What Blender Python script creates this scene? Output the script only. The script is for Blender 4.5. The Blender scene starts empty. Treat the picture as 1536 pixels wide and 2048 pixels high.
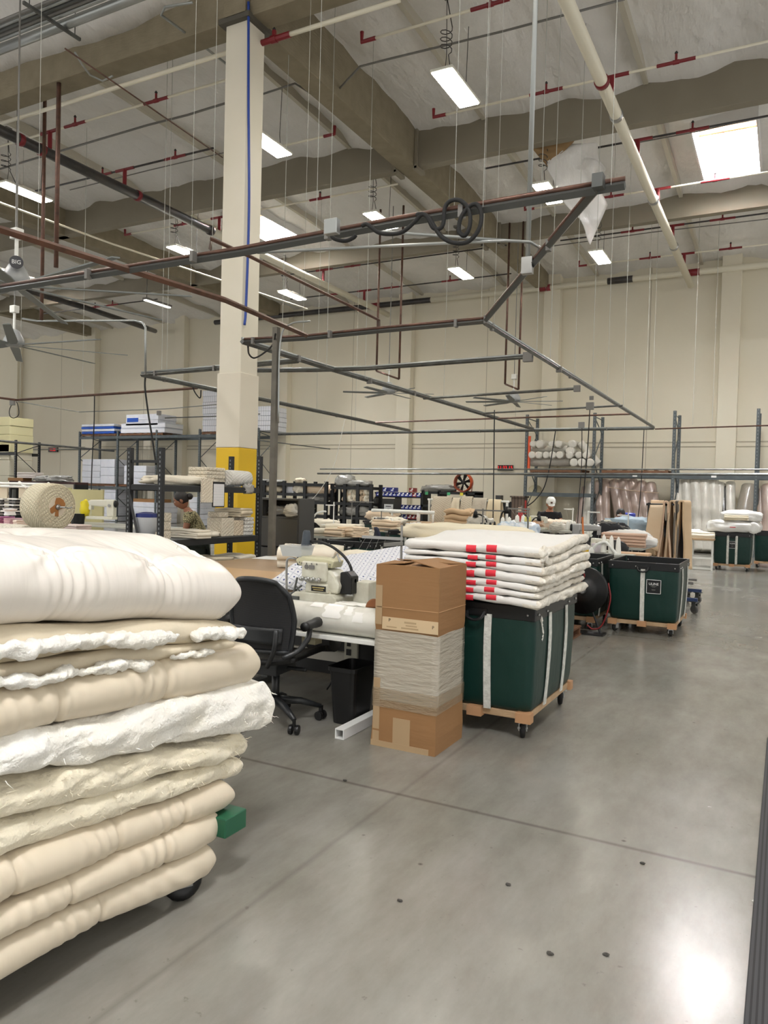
UNSEENW=45; EXPO=0.66; WLD=.72
import bpy, bmesh, math, random
from mathutils import Vector, Matrix, noise
random.seed(7)
PI=math.pi; sin=math.sin; cos=math.cos; rad=math.radians
sc=bpy.context.scene
COL=sc.collection
# ---------------------------------------------------------------- camera
H=1.55; FPX=1523.0
YAW,PITCH,ROLL=rad(27.833),rad(-1.381),rad(1.498)
_F=Vector((-sin(YAW)*cos(PITCH),cos(YAW)*cos(PITCH),sin(PITCH)))
_r=Vector((cos(YAW),sin(YAW),0)); _u=_r.cross(_F)
CR=_r*cos(ROLL)+_u*sin(ROLL); CU=-_r*sin(ROLL)+_u*cos(ROLL); CF=_F
CAM=Vector((0,0,H))
cam=bpy.data.cameras.new('camera'); camo=bpy.data.objects.new('camera',cam); COL.objects.link(camo)
cam.sensor_fit='VERTICAL'; cam.sensor_height=36; cam.lens=36*FPX/2048; cam.clip_start=.05; cam.clip_end=200
camo.matrix_world=Matrix(((CR.x,CU.x,-CF.x,0),(CR.y,CU.y,-CF.y,0),(CR.z,CU.z,-CF.z,H),(0,0,0,1)))
sc.camera=camo
def at(x,y,X=None,Y=None,Z=None):
    d=CR*((x-768)/FPX)-CU*((y-1024)/FPX)+CF
    if X is not None: return CAM+d*(X/d.x)
    if Y is not None: return CAM+d*(Y/d.y)
    return CAM+d*((Z-H)/d.z)
# ---------------------------------------------------------------- materials
MAT={}
def mat(name,col,rough=.6,metal=0,bump=None,var=None,emis=None,alpha=None,spec=None,coat=None,trans=None,sheen=None):
    """bump=(scale,strength,(sx,sy,sz)) ; var=(scale,amount,color2)"""
    if name in MAT: return MAT[name]
    m=bpy.data.materials.new(name); m.use_nodes=True; nt=m.node_tree; N=nt.nodes; L=nt.links
    b=N['Principled BSDF']; b.inputs['Base Color'].default_value=(*col,1); b.inputs['Roughness'].default_value=rough; b.inputs['Metallic'].default_value=metal
    if spec is not None: b.inputs['Specular IOR Level'].default_value=spec
    if coat: b.inputs['Coat Weight'].default_value=coat; b.inputs['Coat Roughness'].default_value=.15
    if trans: b.inputs['Transmission Weight'].default_value=trans
    if sheen: b.inputs['Sheen Weight'].default_value=sheen
    if alpha is not None: b.inputs['Alpha'].default_value=alpha
    if emis: b.inputs['Emission Color'].default_value=(*emis[0],1); b.inputs['Emission Strength'].default_value=emis[1]
    if bump or var:
        tc=N.new('ShaderNodeTexCoord')
    if bump:
        mp=N.new('ShaderNodeMapping'); mp.inputs['Scale'].default_value=bump[2] if len(bump)>2 else (1,1,1)
        nz=N.new('ShaderNodeTexNoise'); nz.inputs['Scale'].default_value=bump[0]; nz.inputs['Detail'].default_value=4
        bp=N.new('ShaderNodeBump'); bp.inputs['Strength'].default_value=bump[1]; bp.inputs['Distance'].default_value=.02
        L.new(tc.outputs['Object'],mp.inputs['Vector']); L.new(mp.outputs['Vector'],nz.inputs['Vector']); L.new(nz.outputs['Fac'],bp.inputs['Height']); L.new(bp.outputs['Normal'],b.inputs['Normal'])
    if var:
        n2=N.new('ShaderNodeTexNoise'); n2.inputs['Scale'].default_value=var[0]; n2.inputs['Detail'].default_value=5
        cr=N.new('ShaderNodeValToRGB'); cr.color_ramp.elements[0].position=.5-var[1]; cr.color_ramp.elements[1].position=.5+var[1]
        cr.color_ramp.elements[0].color=(*col,1); cr.color_ramp.elements[1].color=(*var[2],1)
        L.new(tc.outputs['Object'],n2.inputs['Vector']); L.new(n2.outputs['Fac'],cr.inputs['Fac']); L.new(cr.outputs['Color'],b.inputs['Base Color'])
    MAT[name]=m; return m
def S(r,g,b):  # sRGB 0-255 to linear
    f=lambda c:(c/255/12.92) if c<=10 else ((c/255+.055)/1.055)**2.4
    return (f(r),f(g),f(b))
def lines_mat(name,col,col2,scale,axis='Z',width=.1,rough=.7,bump=.3):
    m=mat(name,col,rough); nt=m.node_tree; N=nt.nodes; L=nt.links; b=N['Principled BSDF']
    tc=N.new('ShaderNodeTexCoord'); sp=N.new('ShaderNodeSeparateXYZ'); L.new(tc.outputs['Object'],sp.inputs[0])
    mu=N.new('ShaderNodeMath'); mu.operation='MULTIPLY'; mu.inputs[1].default_value=scale
    if len(axis)==2:
        ad=N.new('ShaderNodeMath'); ad.operation='ADD'; L.new(sp.outputs[axis[0]],ad.inputs[0]); L.new(sp.outputs[axis[1]],ad.inputs[1]); L.new(ad.outputs[0],mu.inputs[0])
    else: L.new(sp.outputs[axis],mu.inputs[0])
    fr=N.new('ShaderNodeMath'); fr.operation='FRACT'; L.new(mu.outputs[0],fr.inputs[0])
    lt=N.new('ShaderNodeMath'); lt.operation='LESS_THAN'; lt.inputs[1].default_value=width; L.new(fr.outputs[0],lt.inputs[0])
    mx=N.new('ShaderNodeMix'); mx.data_type='RGBA'; mx.inputs[6].default_value=(*col,1); mx.inputs[7].default_value=(*col2,1)
    L.new(lt.outputs[0],mx.inputs[0]); L.new(mx.outputs[2],b.inputs['Base Color']); return m
def quilt_mat(name,col,col2,s,rough=.8,dots=None):
    """diamond quilting as bump and slight tone"""
    m=mat(name,col,rough); nt=m.node_tree; N=nt.nodes; L=nt.links; b=N['Principled BSDF']
    tc=N.new('ShaderNodeTexCoord'); sp=N.new('ShaderNodeSeparateXYZ'); L.new(tc.outputs['Object'],sp.inputs[0])
    def M(op,a,bv=None):
        n=N.new('ShaderNodeMath'); n.operation=op
        for i,v in enumerate((a,bv)):
            if v is None: continue
            if isinstance(v,(int,float)): n.inputs[i].default_value=v
            else: L.new(v,n.inputs[i])
        return n.outputs[0]
    h=M('ADD',sp.outputs['X'],sp.outputs['Y']); z=M('ADD',sp.outputs['Z'],M('MULTIPLY',M('SUBTRACT',sp.outputs['Y'],sp.outputs['X']),.35))
    a=M('ABSOLUTE',M('SINE',M('MULTIPLY',M('ADD',h,z),s))); c=M('ABSOLUTE',M('SINE',M('MULTIPLY',M('SUBTRACT',h,z),s)))
    mn=M('MINIMUM',a,c); pw=M('POWER',mn,.5)
    bp=N.new('ShaderNodeBump'); bp.inputs['Strength'].default_value=.7; bp.inputs['Distance'].default_value=.015; L.new(pw,bp.inputs['Height']); L.new(bp.outputs['Normal'],b.inputs['Normal'])
    lt=M('LESS_THAN',mn,.13)
    mx=N.new('ShaderNodeMix'); mx.data_type='RGBA'; mx.inputs[6].default_value=(*col,1); mx.inputs[7].default_value=(*col2,1); L.new(lt,mx.inputs[0]); out=mx.outputs[2]
    if dots:
        dd=M('GREATER_THAN',M('MULTIPLY',a,c),.93); m2=N.new('ShaderNodeMix'); m2.data_type='RGBA'; m2.inputs[7].default_value=(*dots,1); L.new(dd,m2.inputs[0]); L.new(out,m2.inputs[6]); out=m2.outputs[2]
    L.new(out,b.inputs['Base Color']); return m
wallm=mat('wall_paint',S(226,220,201),.75,bump=(3,.08),var=(.35,.25,S(219,211,190)))
ceilm=mat('insulation',S(234,232,229),.36,bump=(2.4,1.0,(1.6,.7,1)),var=(.6,.2,S(222,220,216)))
for n_ in ceilm.node_tree.nodes:
    if n_.type=='BUMP': n_.inputs['Distance'].default_value=.07
glulam=mat('painted_timber',S(140,130,108),.75,bump=(6,.5,(1,1,6)),var=(4,.2,S(126,116,94)))
beamm=mat('painted_beam',S(139,132,116),.6,var=(1.2,.3,S(128,120,104)))
purlm=mat('purlin_paint',S(190,184,168),.6)
creamp=mat('cream_pipe',S(226,220,200),.4)
blackp=mat('black_pipe',S(46,44,44),.4,var=(5,.1,S(60,55,52)))
redm=mat('red_fitting',S(122,26,34),.45)
strutm=mat('galvanised_strut',S(120,122,120),.42,.75,var=(6,.2,S(92,92,88)))
bluest=mat('dark_strut',S(88,90,88),.45,.5)
emt=mat('conduit',S(165,168,166),.35,.75)
dull=mat('dull_conduit',S(120,118,114),.5,.3)
brownp=mat('copper_pipe',S(112,80,66),.38,.4,var=(9,.2,S(80,60,52)))
wirem=mat('wire',S(168,168,160),.6,0)
dwire=mat('dark_wire',S(60,58,56),.5)
blk=mat('black_metal',S(17,18,20),.5,var=(8,.2,S(23,25,27)))
blkpl=mat('black_plastic',S(11,11,12),.45)
rubber=mat('rubber',S(18,18,18),.7)
greyrack=mat('rack_grey',S(84,92,94),.5,var=(6,.2,S(70,77,80)))
greenv=mat('green_vinyl',S(14,47,40),.42,bump=(5,.55,(1,1,.6)),var=(3,.3,S(13,46,40)),spec=.35)
blkv=mat('black_vinyl',S(15,17,19),.4)
webb=mat('white_webbing',S(216,216,208),.75,bump=(60,.3),var=(30,.15,S(190,190,182)))
wood=mat('pale_wood',S(186,158,124),.7,bump=(20,.2,(1,1,6)),var=(7,.2,S(160,132,98)))
woodd=mat('pallet_wood',S(120,84,58),.8,var=(7,.2,S(94,64,44)))
steel=mat('steel',S(170,170,168),.3,.85)
cardb=mat('cardboard',S(146,108,68),.75,bump=(3,.15,(1,1,8)),var=(3,.25,S(138,101,63)))
cardd=mat('cardboard_inside',S(150,110,70),.8)
tapem=mat('paper_tape',S(168,142,108),.55)
satin=mat('satin',S(230,223,213),.27,sheen=.1,bump=(5,.5,(.35,1.6,.35)),spec=.45)
satin2=mat('ivory_sateen',S(214,201,178),.42,sheen=.1,bump=(5,.35,(.35,1.5,.4)),spec=.4)
batt=mat('batting',S(240,238,232),.95,sheen=.4,bump=(70,.55),var=(6,.3,S(242,236,220)))
batt2=mat('cream_batting',S(226,217,194),.95,sheen=.3,bump=(60,.5),var=(6,.3,S(230,220,194)))
muslin=mat('muslin',S(206,194,170),.85,bump=(14,.4),var=(5,.3,S(218,206,182)))
whiteq=mat('white_quilt',S(220,218,213),.85,bump=(9,.5))
tapered=mat('red_tape',S(214,40,58),.6)
beigef=mat('beige_fabric',S(226,204,176),.85,bump=(12,.4))
peach=mat('peach_fabric',S(222,180,146),.85,bump=(10,.3))
tanf=mat('tan_fabric',S(200,170,134),.85,bump=(10,.3))
creamf=mat('cream_fabric',S(232,224,206),.85,bump=(14,.5))
greyplast=mat('grey_bag',S(150,148,142),.25,bump=(14,.9),coat=.4)
clearwrap=mat('clear_wrap',S(206,200,186),.2,bump=(16,1.0,(1,1,3)),coat=.5)
pinkroll=mat('wrapped_pink_roll',S(196,176,164),.28,bump=(14,.8,(1,1,.5)),coat=.35,var=(3,.2,S(180,160,150)))
whiteroll=mat('wrapped_white_roll',S(220,216,204),.28,bump=(12,.9,(1,1,.5)),coat=.35,var=(3,.2,S(200,196,186)))
foamw=lines_mat('foam_box',S(232,234,240),S(196,200,212),6,'Z',.12)
foamg=mat('foam_block',S(228,230,236),.7,var=(5,.2,S(214,217,226)))
ridged=lines_mat('ridged_foam',S(228,230,236),S(186,190,202),9,'XY',.18)
bluep=mat('blue_plastic',S(24,80,176),.5)
bluebin=mat('blue_bin',S(28,44,140),.45)
redbin=mat('red_bin',S(150,36,40),.45)
paperw=mat('paper',S(238,238,236),.7)
whitep=mat('white_paint',S(232,232,226),.4)
cream=mat('machine_enamel',S(216,214,198),.35)
tabletop=mat('grey_laminate',S(176,176,166),.4,var=(9,.2,S(166,166,157)))
tantop=mat('masonite',S(176,148,116),.38,var=(1.5,.25,S(158,134,108)))
darkg=mat('dark_grey_cabinet',S(66,65,63),.45)
navy=mat('navy_fabric',S(24,30,54),.8)
skin=mat('skin',S(150,102,76),.55)
hairm=mat('dark_hair',S(22,16,14),.5)
orange=mat('orange_fan',S(196,82,40),.4)
yellow=mat('safety_yellow',S(226,184,20),.5)
brownl=mat('brown_leather',S(140,88,54),.5)
ledred=mat('red_led',S(150,16,16),.5,emis=(S(255,20,24),.9))
orangep=mat('orange_paint',S(224,92,50),.5)
vinylr=mat('vinyl_wrap',S(205,202,190),.2,coat=.5,bump=(4,.35),var=(3,.07,S(226,224,214)))
tealm=mat('green_paint',S(24,84,58),.4)
lampm=mat('lamp_lens',(1,1,1),.5,emis=((1.0,.95,.82),22))
skym=mat('skylight_dome',(1,1,1),.5,emis=((.95,.97,1.0),75))
clearb=mat('clear_bin',S(214,218,218),.15,alpha=.45)
threadw=mat('thread_white',S(236,234,226),.7)
thready=mat('thread_yellow',S(224,216,140),.7)
blouse=None
# ---------------------------------------------------------------- mesh builder
class MB:
    def __init__(s): s.v=[]; s.f=[]; s.mi=[]; s.cur=0
    def add(s,vs,fs):
        n=len(s.v); s.v+= [Vector(v) for v in vs]; s.f+=[tuple(n+i for i in f) for f in fs]; s.mi+=[s.cur]*len(fs); return s
    def box(s,x0,y0,z0,x1,y1,z1,rz=0,piv=None,M=None):
        if x0>x1:x0,x1=x1,x0
        if y0>y1:y0,y1=y1,y0
        if z0>z1:z0,z1=z1,z0
        vs=[Vector((x,y,z)) for z in(z0,z1) for y in(y0,y1) for x in(x0,x1)]
        if rz:
            p=Vector(piv) if piv else Vector(((x0+x1)/2,(y0+y1)/2,0)); R=Matrix.Rotation(rz,3,'Z'); p.z=0
            vs=[R@(v-p)+p for v in vs]
        if M: vs=[M@v for v in vs]
        return s.add(vs,[(0,2,3,1),(4,5,7,6),(0,1,5,4),(2,6,7,3),(0,4,6,2),(1,3,7,5)])
    def tube(s,pts,r,n=8,cap=True,closed=False):
        pts=[Vector(p) for p in pts]; m=len(pts); rs=r if isinstance(r,(list,tuple)) else [r]*m
        vs=[]; fs=[]; up=None
        for i,p in enumerate(pts):
            t=(pts[(i+1)%m]-pts[i-1]) if (closed or 0<i<m-1) else (pts[1]-pts[0] if i==0 else pts[-1]-pts[-2])
            if t.length<1e-9: t=Vector((0,0,1))
            t.normalize()
            if up is None: up=Vector((0,0,1)) if abs(t.z)<.9 else Vector((1,0,0))
            a=t.cross(up); 
            if a.length<1e-6: a=t.orthogonal()
            a.normalize(); b=a.cross(t).normalized(); up=b
            for k in range(n): q=2*PI*k/n; vs.append(p+a*(rs[i]*cos(q))+b*(rs[i]*sin(q)))
        for i in range(m if closed else m-1):
            for k in range(n): j=(i+1)%m; fs.append((i*n+k,i*n+(k+1)%n,j*n+(k+1)%n,j*n+k))
        if cap and not closed: fs+= [tuple(range(n))[::-1],tuple((m-1)*n+k for k in range(n))]
        return s.add(vs,fs)
    def lathe(s,prof,c=(0,0,0),n=20,axis='Z',M=None):
        c=Vector(c); vs=[];fs=[]
        for (r,z) in prof:
            for k in range(n):
                q=2*PI*k/n; v=Vector((r*cos(q),r*sin(q),z))
                if axis=='X': v=Vector((v.z,v.x,v.y))
                if axis=='Y': v=Vector((v.y,v.z,v.x))
                if M: v=M@v
                vs.append(c+v)
        m=len(prof)
        for i in range(m-1):
            for k in range(n): fs.append((i*n+k,i*n+(k+1)%n,(i+1)*n+(k+1)%n,(i+1)*n+k))
        fs+=[tuple(range(n))[::-1],tuple((m-1)*n+k for k in range(n))]
        return s.add(vs,fs)
    def ball(s,c,rx,ry=None,rz=None,n=14,m=9,nz=0,ns=3):
        ry=ry or rx; rz=rz or rx; c=Vector(c); vs=[];fs=[]
        for i in range(m+1):
            th=PI*i/m
            for k in range(n):
                q=2*PI*k/n; v=Vector((sin(th)*cos(q),sin(th)*sin(q),cos(th)))
                f=1+nz*noise.noise((v+c)*ns) if nz else 1
                vs.append(c+Vector((v.x*rx*f,v.y*ry*f,v.z*rz*f)))
        for i in range(m):
            for k in range(n): fs.append((i*n+k,(i+1)*n+k,(i+1)*n+(k+1)%n,i*n+(k+1)%n))
        return s.add(vs,fs)
    def prism(s,poly,y0,y1,ax='Y'):
        """poly of (a,b); ax Y: (x,z) extruded in y ; X: (y,z) in x ; Z: (x,y) in z"""
        mk={'Y':lambda a,b,t:(a,t,b),'X':lambda a,b,t:(t,a,b),'Z':lambda a,b,t:(a,b,t)}[ax]
        n=len(poly); vs=[mk(a,b,y0) for a,b in poly]+[mk(a,b,y1) for a,b in poly]
        fs=[tuple(range(n)),tuple(range(2*n-1,n-1,-1))]+[(i,i+n,(i+1)%n+n,(i+1)%n) for i in range(n)]
        return s.add(vs,fs)
    def sheet(s,f,nu,nv):
        vs=[f(i/nu,j/nv) for i in range(nu+1) for j in range(nv+1)]
        fs=[(i*(nv+1)+j,(i+1)*(nv+1)+j,(i+1)*(nv+1)+j+1,i*(nv+1)+j+1) for i in range(nu) for j in range(nv)]
        return s.add(vs,fs)
ORG={}
def org(o): return ORG.get(o.name,Vector((0,0,0)))
def tag(o,label=None,cat=None,group=None,kind=None):
    if label:o['label']=label
    if cat:o['category']=cat
    if group:o['group']=group
    if kind:o['kind']=kind
    return o
def obj(name,mb,m,parent=None,smooth=False,bev=0,sol=0,loc=None,sub=0,label=None):
    ms=m if isinstance(m,(list,tuple)) else [m]
    if loc is None:
        if parent: loc=org(parent)
        else:
            xs=[v.x for v in mb.v]; ys=[v.y for v in mb.v]; zs=[v.z for v in mb.v]
            loc=Vector(((min(xs)+max(xs))/2,(min(ys)+max(ys))/2,min(zs)))
    loc=Vector(loc)
    me=bpy.data.meshes.new(name); me.from_pydata([v-loc for v in mb.v],[],mb.f)
    for x in ms: me.materials.append(x)
    if len(ms)>1: me.polygons.foreach_set('material_index',mb.mi)
    bm=bmesh.new(); bm.from_mesh(me); bmesh.ops.recalc_face_normals(bm,faces=bm.faces); bm.to_mesh(me); bm.free()
    if smooth: me.polygons.foreach_set('use_smooth',[True]*len(me.polygons))
    o=bpy.data.objects.new(name,me); COL.objects.link(o)
    ORG[o.name]=loc
    if parent: o.parent=parent
    else: o.location=loc
    if sol: s=o.modifiers.new('s','SOLIDIFY'); s.thickness=sol; s.offset=0
    if bev: b=o.modifiers.new('b','BEVEL'); b.width=bev; b.segments=2; b.limit_method='ANGLE'
    if sub: b=o.modifiers.new('u','SUBSURF'); b.levels=sub; b.render_levels=sub
    if smooth=='angle' or (bev and smooth):
        pass
    if label:o['label']=label
    return o
def single(name,mb,m,label,cat,group=None,kind=None,**k):
    return tag(obj(name,mb,m,None,**k),label,cat,group,kind)
def struct(name,mb,m,**k):
    return tag(obj(name,mb,m,None,**k),kind='structure')
def thing(name,label,cat,loc=(0,0,0),group=None,kind=None):
    o=bpy.data.objects.new(name,None); COL.objects.link(o); o.location=loc; o.empty_display_size=.1
    ORG[o.name]=Vector(loc); return tag(o,label,cat,group,kind)
def copy_tree(o,label=None,loc=None,rz=None,group=None,parent=None):
    c=o.copy(); COL.objects.link(c); ORG[c.name]=Vector(loc) if loc is not None else org(o)
    if parent: c.parent=parent
    for ch in list(o.children): copy_tree(ch,parent=c)
    if label:c['label']=label
    if group:c['group']=group
    if loc is not None:c.location=loc
    if rz is not None:c.rotation_euler=(0,0,rz)
    return c
def text(body,size,loc,rot,m,parent,name='lettering',ext=.001,align='CENTER'):
    cu=bpy.data.curves.new(name,'FONT'); cu.body=body; cu.size=size; cu.align_x=align; cu.align_y='CENTER'; cu.extrude=ext; cu.resolution_u=3
    tmp=bpy.data.objects.new('tmp',cu); COL.objects.link(tmp); bpy.context.view_layer.update()
    me=bpy.data.meshes.new_from_object(tmp.evaluated_get(bpy.context.evaluated_depsgraph_get())); bpy.data.objects.remove(tmp); me.materials.clear(); me.materials.append(m)
    o=bpy.data.objects.new(name,me); COL.objects.link(o); o.parent=parent; o.location=Vector(loc)-org(parent); o.rotation_euler=rot; ORG[o.name]=Vector(loc); return o
def cat_(pts,n=8):
    P=[Vector(p) for p in pts]; P=[P[0]*2-P[1]]+P+[P[-1]*2-P[-2]]; out=[]
    for i in range(1,len(P)-2):
        for k in range(n):
            t=k/n; a,b,c,d=P[i-1],P[i],P[i+1],P[i+2]
            out.append(.5*((2*b)+(c-a)*t+(2*a-5*b+4*c-d)*t*t+(3*b-a-3*c+d)*t**3))
    out.append(P[-2]); return out
def nz(x,y,z,s=1): return noise.noise(Vector((x*s,y*s,z*s)))
# accordion-folded cloth: thick ribbon folded `n` times, stacked in z, extruded along the width
def folded(mb,c,w,d,t,n,rz=0,amp=.006,seg=14,fold='Y',nstep=10,skew=0,seed=0):
    """c=base centre; w=extrusion width; d=fold length; t=layer thickness; n layers"""
    path=[]; r=t*.5
    for i in range(n):
        a=-d/2+r; b=d/2-r
        if i%2: a,b=b,a
        dd=random.uniform(-.03,.03)*d
        for k in range(nstep+1):
            q=k/nstep; path.append((a+(b-a)*q+dd,i*t+r+amp*1.2*nz(q*4,i*3.1,seed)))
        if i<n-1:
            sg=1 if b>a else -1
            for k in range(1,5):
                th=-PI/2+PI*k/5; path.append((b+sg*r*cos(th)+dd,i*t+r+r*(1+sin(th))))
    hw=t*.5*.92; m=len(path); L=[];Rr=[]
    for i,(x,z) in enumerate(path):
        x0,z0=path[max(0,i-1)]; x1,z1=path[min(m-1,i+1)]
        tx,tz=x1-x0,z1-z0; l=math.hypot(tx,tz) or 1; nx,nzv=-tz/l,tx/l
        L.append((x+nx*hw,z+nzv*hw)); Rr.append((x-nx*hw,z-nzv*hw))
    ring=L+Rr[::-1]; K=len(ring); vs=[];fs=[]
    Rm=Matrix.Rotation(rz,3,'Z'); c=Vector(c)
    for j in range(seg+1):
        u=-w/2+w*j/seg
        for (x,z) in ring:
            a=nz(u*5+seed,x*4,z*6)*amp*2; b=nz(u*4,x*5+7,z*5+seed)*amp*1.5
            e=1 if 0<j<seg else 0
            p=Vector((u+(0 if e else amp*2*nz(x*20,z*20,seed)),x+a+skew*z,max(0,z+b))) 
            vs.append(c+Rm@p)
    for j in range(seg):
        for k in range(K): fs.append((j*K+k,j*K+(k+1)%K,(j+1)*K+(k+1)%K,(j+1)*K+k))
    h=m
    for j,rev in((0,0),(seg,1)):
        for k in range(m-1):
            f=(j*K+k,j*K+k+1,j*K+K-2-k,j*K+K-1-k); fs.append(f if rev else f[::-1])
    return mb.add(vs,fs)
# lumpy soft bag / pillow
def lump(mb,c,rx,ry,rz,n=22,m=14,amp=.18,fs_=3,p=2.6,rot=0,flat=True,seed=0):
    c=Vector(c); vs=[];fs=[]; Rm=Matrix.Rotation(rot,3,'Z')
    sp=lambda v:math.copysign(abs(v)**(2/p),v)
    for i in range(m+1):
        th=PI*i/m
        for k in range(n):
            q=2*PI*k/n; v=Vector((sp(sin(th))*sp(cos(q)),sp(sin(th))*sp(sin(q)),sp(cos(th))))
            f=1+amp*noise.noise(v*fs_+Vector((seed,seed*2,0)))+amp*.5*noise.noise(v*fs_*2.7+Vector((seed,0,seed)))
            z=v.z*rz*f
            if flat and z<-rz*.85: z=-rz*.85
            vs.append(c+Rm@Vector((v.x*rx*f,v.y*ry*f,z+rz*.85)))
    for i in range(m):
        for k in range(n): fs.append((i*n+k,(i+1)*n+k,(i+1)*n+(k+1)%n,i*n+(k+1)%n))
    return mb.add(vs,fs)
# cylinder roll of cloth between two points, ends puckered
def roll(mb,a,b,r,n=20,m=10,amp=.05,seed=0,hole=.25,sag=0):
    a=Vector(a);b=Vector(b);t=(b-a).normalized(); u=t.orthogonal().normalized(); w=t.cross(u); vs=[];fs=[]; L=(b-a).length
    sts=[(0,hole),(0,.55),(0,.9),(.015,1)]+[(k/m,1) for k in range(1,m)]+[(1-.015,1),(1,.9),(1,.55),(1,hole)]
    for (q,s) in sts:
        for k in range(n):
            th=2*PI*k/n; f=s*(1+amp*nz(cos(th)*1.5+seed,sin(th)*1.5,q*L*2.2+seed))
            p=a+t*(L*q)+(u*cos(th)+w*sin(th))*(r*f); p.z-=sag*sin(PI*q)
            if s<1: p+=t*(amp*.5*r*(1 if q else -1)*nz(th*2,s*9,seed))
            vs.append(p)
    M_=len(sts)
    for i in range(M_-1):
        for k in range(n): fs.append((i*n+k,i*n+(k+1)%n,(i+1)*n+(k+1)%n,(i+1)*n+k))
    fs+=[tuple(range(n))[::-1],tuple((M_-1)*n+k for k in range(n))]
    return mb.add(vs,fs)

ORDN=['leftmost','second','third','fourth','fifth','sixth','seventh','eighth','ninth','tenth','eleventh','twelfth']
# ================================================================ SETTING
WY=26.0
def cz(y): return 9.22+(26-y)*.035
# floor
fm=mat('polished_concrete',S(132,130,123),.3); nt=fm.node_tree; N=nt.nodes; L=nt.links; b=N['Principled BSDF']
tc=N.new('ShaderNodeTexCoord')
def noi(sc_,det=6,vec=None,rough=.6):
    n=N.new('ShaderNodeTexNoise'); n.inputs['Scale'].default_value=sc_; n.inputs['Detail'].default_value=det; n.inputs['Roughness'].default_value=rough
    L.new(vec or tc.outputs['Object'],n.inputs['Vector']); return n.outputs['Fac']
def ramp(f,p0,c0,p1,c1):
    r=N.new('ShaderNodeValToRGB'); r.color_ramp.elements[0].position=p0; r.color_ramp.elements[1].position=p1
    r.color_ramp.elements[0].color=(*c0,1); r.color_ramp.elements[1].color=(*c1,1); L.new(f,r.inputs['Fac']); return r.outputs['Color']
def mixm(a,bb,f,mode='MULTIPLY'):
    m=N.new('ShaderNodeMix'); m.data_type='RGBA'; m.blend_type=mode; m.inputs[0].default_value=f; L.new(a,m.inputs[6]); L.new(bb,m.inputs[7]); return m.outputs[2]
mp=N.new('ShaderNodeMapping'); mp.inputs['Scale'].default_value=(1,.35,1); mp.inputs['Rotation'].default_value=(0,0,.25); L.new(tc.outputs['Object'],mp.inputs['Vector'])
base=ramp(noi(.45,4),.15,S(108,105,97),.85,S(160,158,151))
base=mixm(base,ramp(noi(6,8,mp.outputs['Vector'],.7),.28,(.70,.69,.67),.85,(1.12,1.12,1.12)),.7)
base=mixm(base,ramp(noi(26,4),.66,(1,1,1),.74,(.55,.54,.52)),.6)
base=mixm(base,ramp(noi(1.5,7,mp.outputs['Vector'],.65),.3,(.80,.775,.72),.62,(1,1,1)),.8)
v=N.new('ShaderNodeTexVoronoi'); v.inputs['Scale'].default_value=2.6; L.new(tc.outputs['Object'],v.inputs['Vector'])
base=mixm(base,ramp(v.outputs['Distance'],.012,(.3,.29,.27),.036,(1,1,1)),.85)
v2=N.new('ShaderNodeTexVoronoi'); v2.inputs['Scale'].default_value=1.3; L.new(mp.outputs['Vector'],v2.inputs['Vector'])
w2=N.new('ShaderNodeMix'); w2.data_type='RGBA'; w2.inputs[7].default_value=(*S(222,220,214),1)
L.new(base,w2.inputs[6]); L.new(ramp(v2.outputs['Distance'],.014,(.9,.9,.9),.03,(0,0,0)),w2.inputs[0]); base=w2.outputs[2]
sp=N.new('ShaderNodeSeparateXYZ'); L.new(tc.outputs['Object'],sp.inputs[0])
def joint(axis,off,per,wd=.0022):
    a=N.new('ShaderNodeMath'); a.operation='ADD'; a.inputs[1].default_value=-off+100*per; L.new(sp.outputs[axis],a.inputs[0])
    d=N.new('ShaderNodeMath'); d.operation='DIVIDE'; d.inputs[1].default_value=per; L.new(a.outputs[0],d.inputs[0])
    f=N.new('ShaderNodeMath'); f.operation='PINGPONG'; f.inputs[1].default_value=.5; L.new(d.outputs[0],f.inputs[0])
    return ramp(f.outputs[0],wd/per*.6,(.42,.41,.4),wd/per*1.6,(1,1,1))
base=mixm(base,joint('Y',3.5,5.45),.8); base=mixm(base,joint('X',-1.72,5.6,.0016),.35)
L.new(base,b.inputs['Base Color'])
rr=N.new('ShaderNodeMapRange'); rr.inputs[1].default_value=.3; rr.inputs[2].default_value=.7; rr.inputs[3].default_value=.19; rr.inputs[4].default_value=.275
L.new(noi(1.6,6),rr.inputs[0]); L.new(rr.outputs[0],b.inputs['Roughness']); b.inputs['Specular IOR Level'].default_value=.6
bp=N.new('ShaderNodeBump'); bp.inputs['Strength'].default_value=.05; bp.inputs['Distance'].default_value=.006; L.new(noi(5,4),bp.inputs['Height']); L.new(bp.outputs['Normal'],b.inputs['Normal'])
struct('floor',MB().box(-44,-9,-.2,9,26.4,0),fm,loc=(0,0,0))
# far wall with plinth band
struct('wall_far',MB().box(-44,WY,0,9,WY+.3,9.9),wallm)
for i,z in enumerate((4.02,3.86)): 
    y0=at(1240,885 if i==0 else 894,Y=WY).z
    struct('trim_%d'%(i+1),MB().box(-44,WY-.012,y0-.025,9,WY,y0+.012),mat('groove',S(176,168,148),.8))
# panel recess lines below the band
for i,x in enumerate([-1.72-5.58*k for k in range(8)]):
    mb=MB().box(x-.28,WY-.32,0,x+.28,WY-.002,cz(WY)+.02)
    struct('trim_%d'%(3+i),mb,wallm,bev=.01)
for i,x in enumerate([-1.72-5.58*k-2.4 for k in range(7)]):
    struct('trim_%d'%(11+i),MB().box(x-.008,WY-.004,0,x+.008,WY-.0005,9.3),mat('seam',S(160,152,134),.9))
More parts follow.
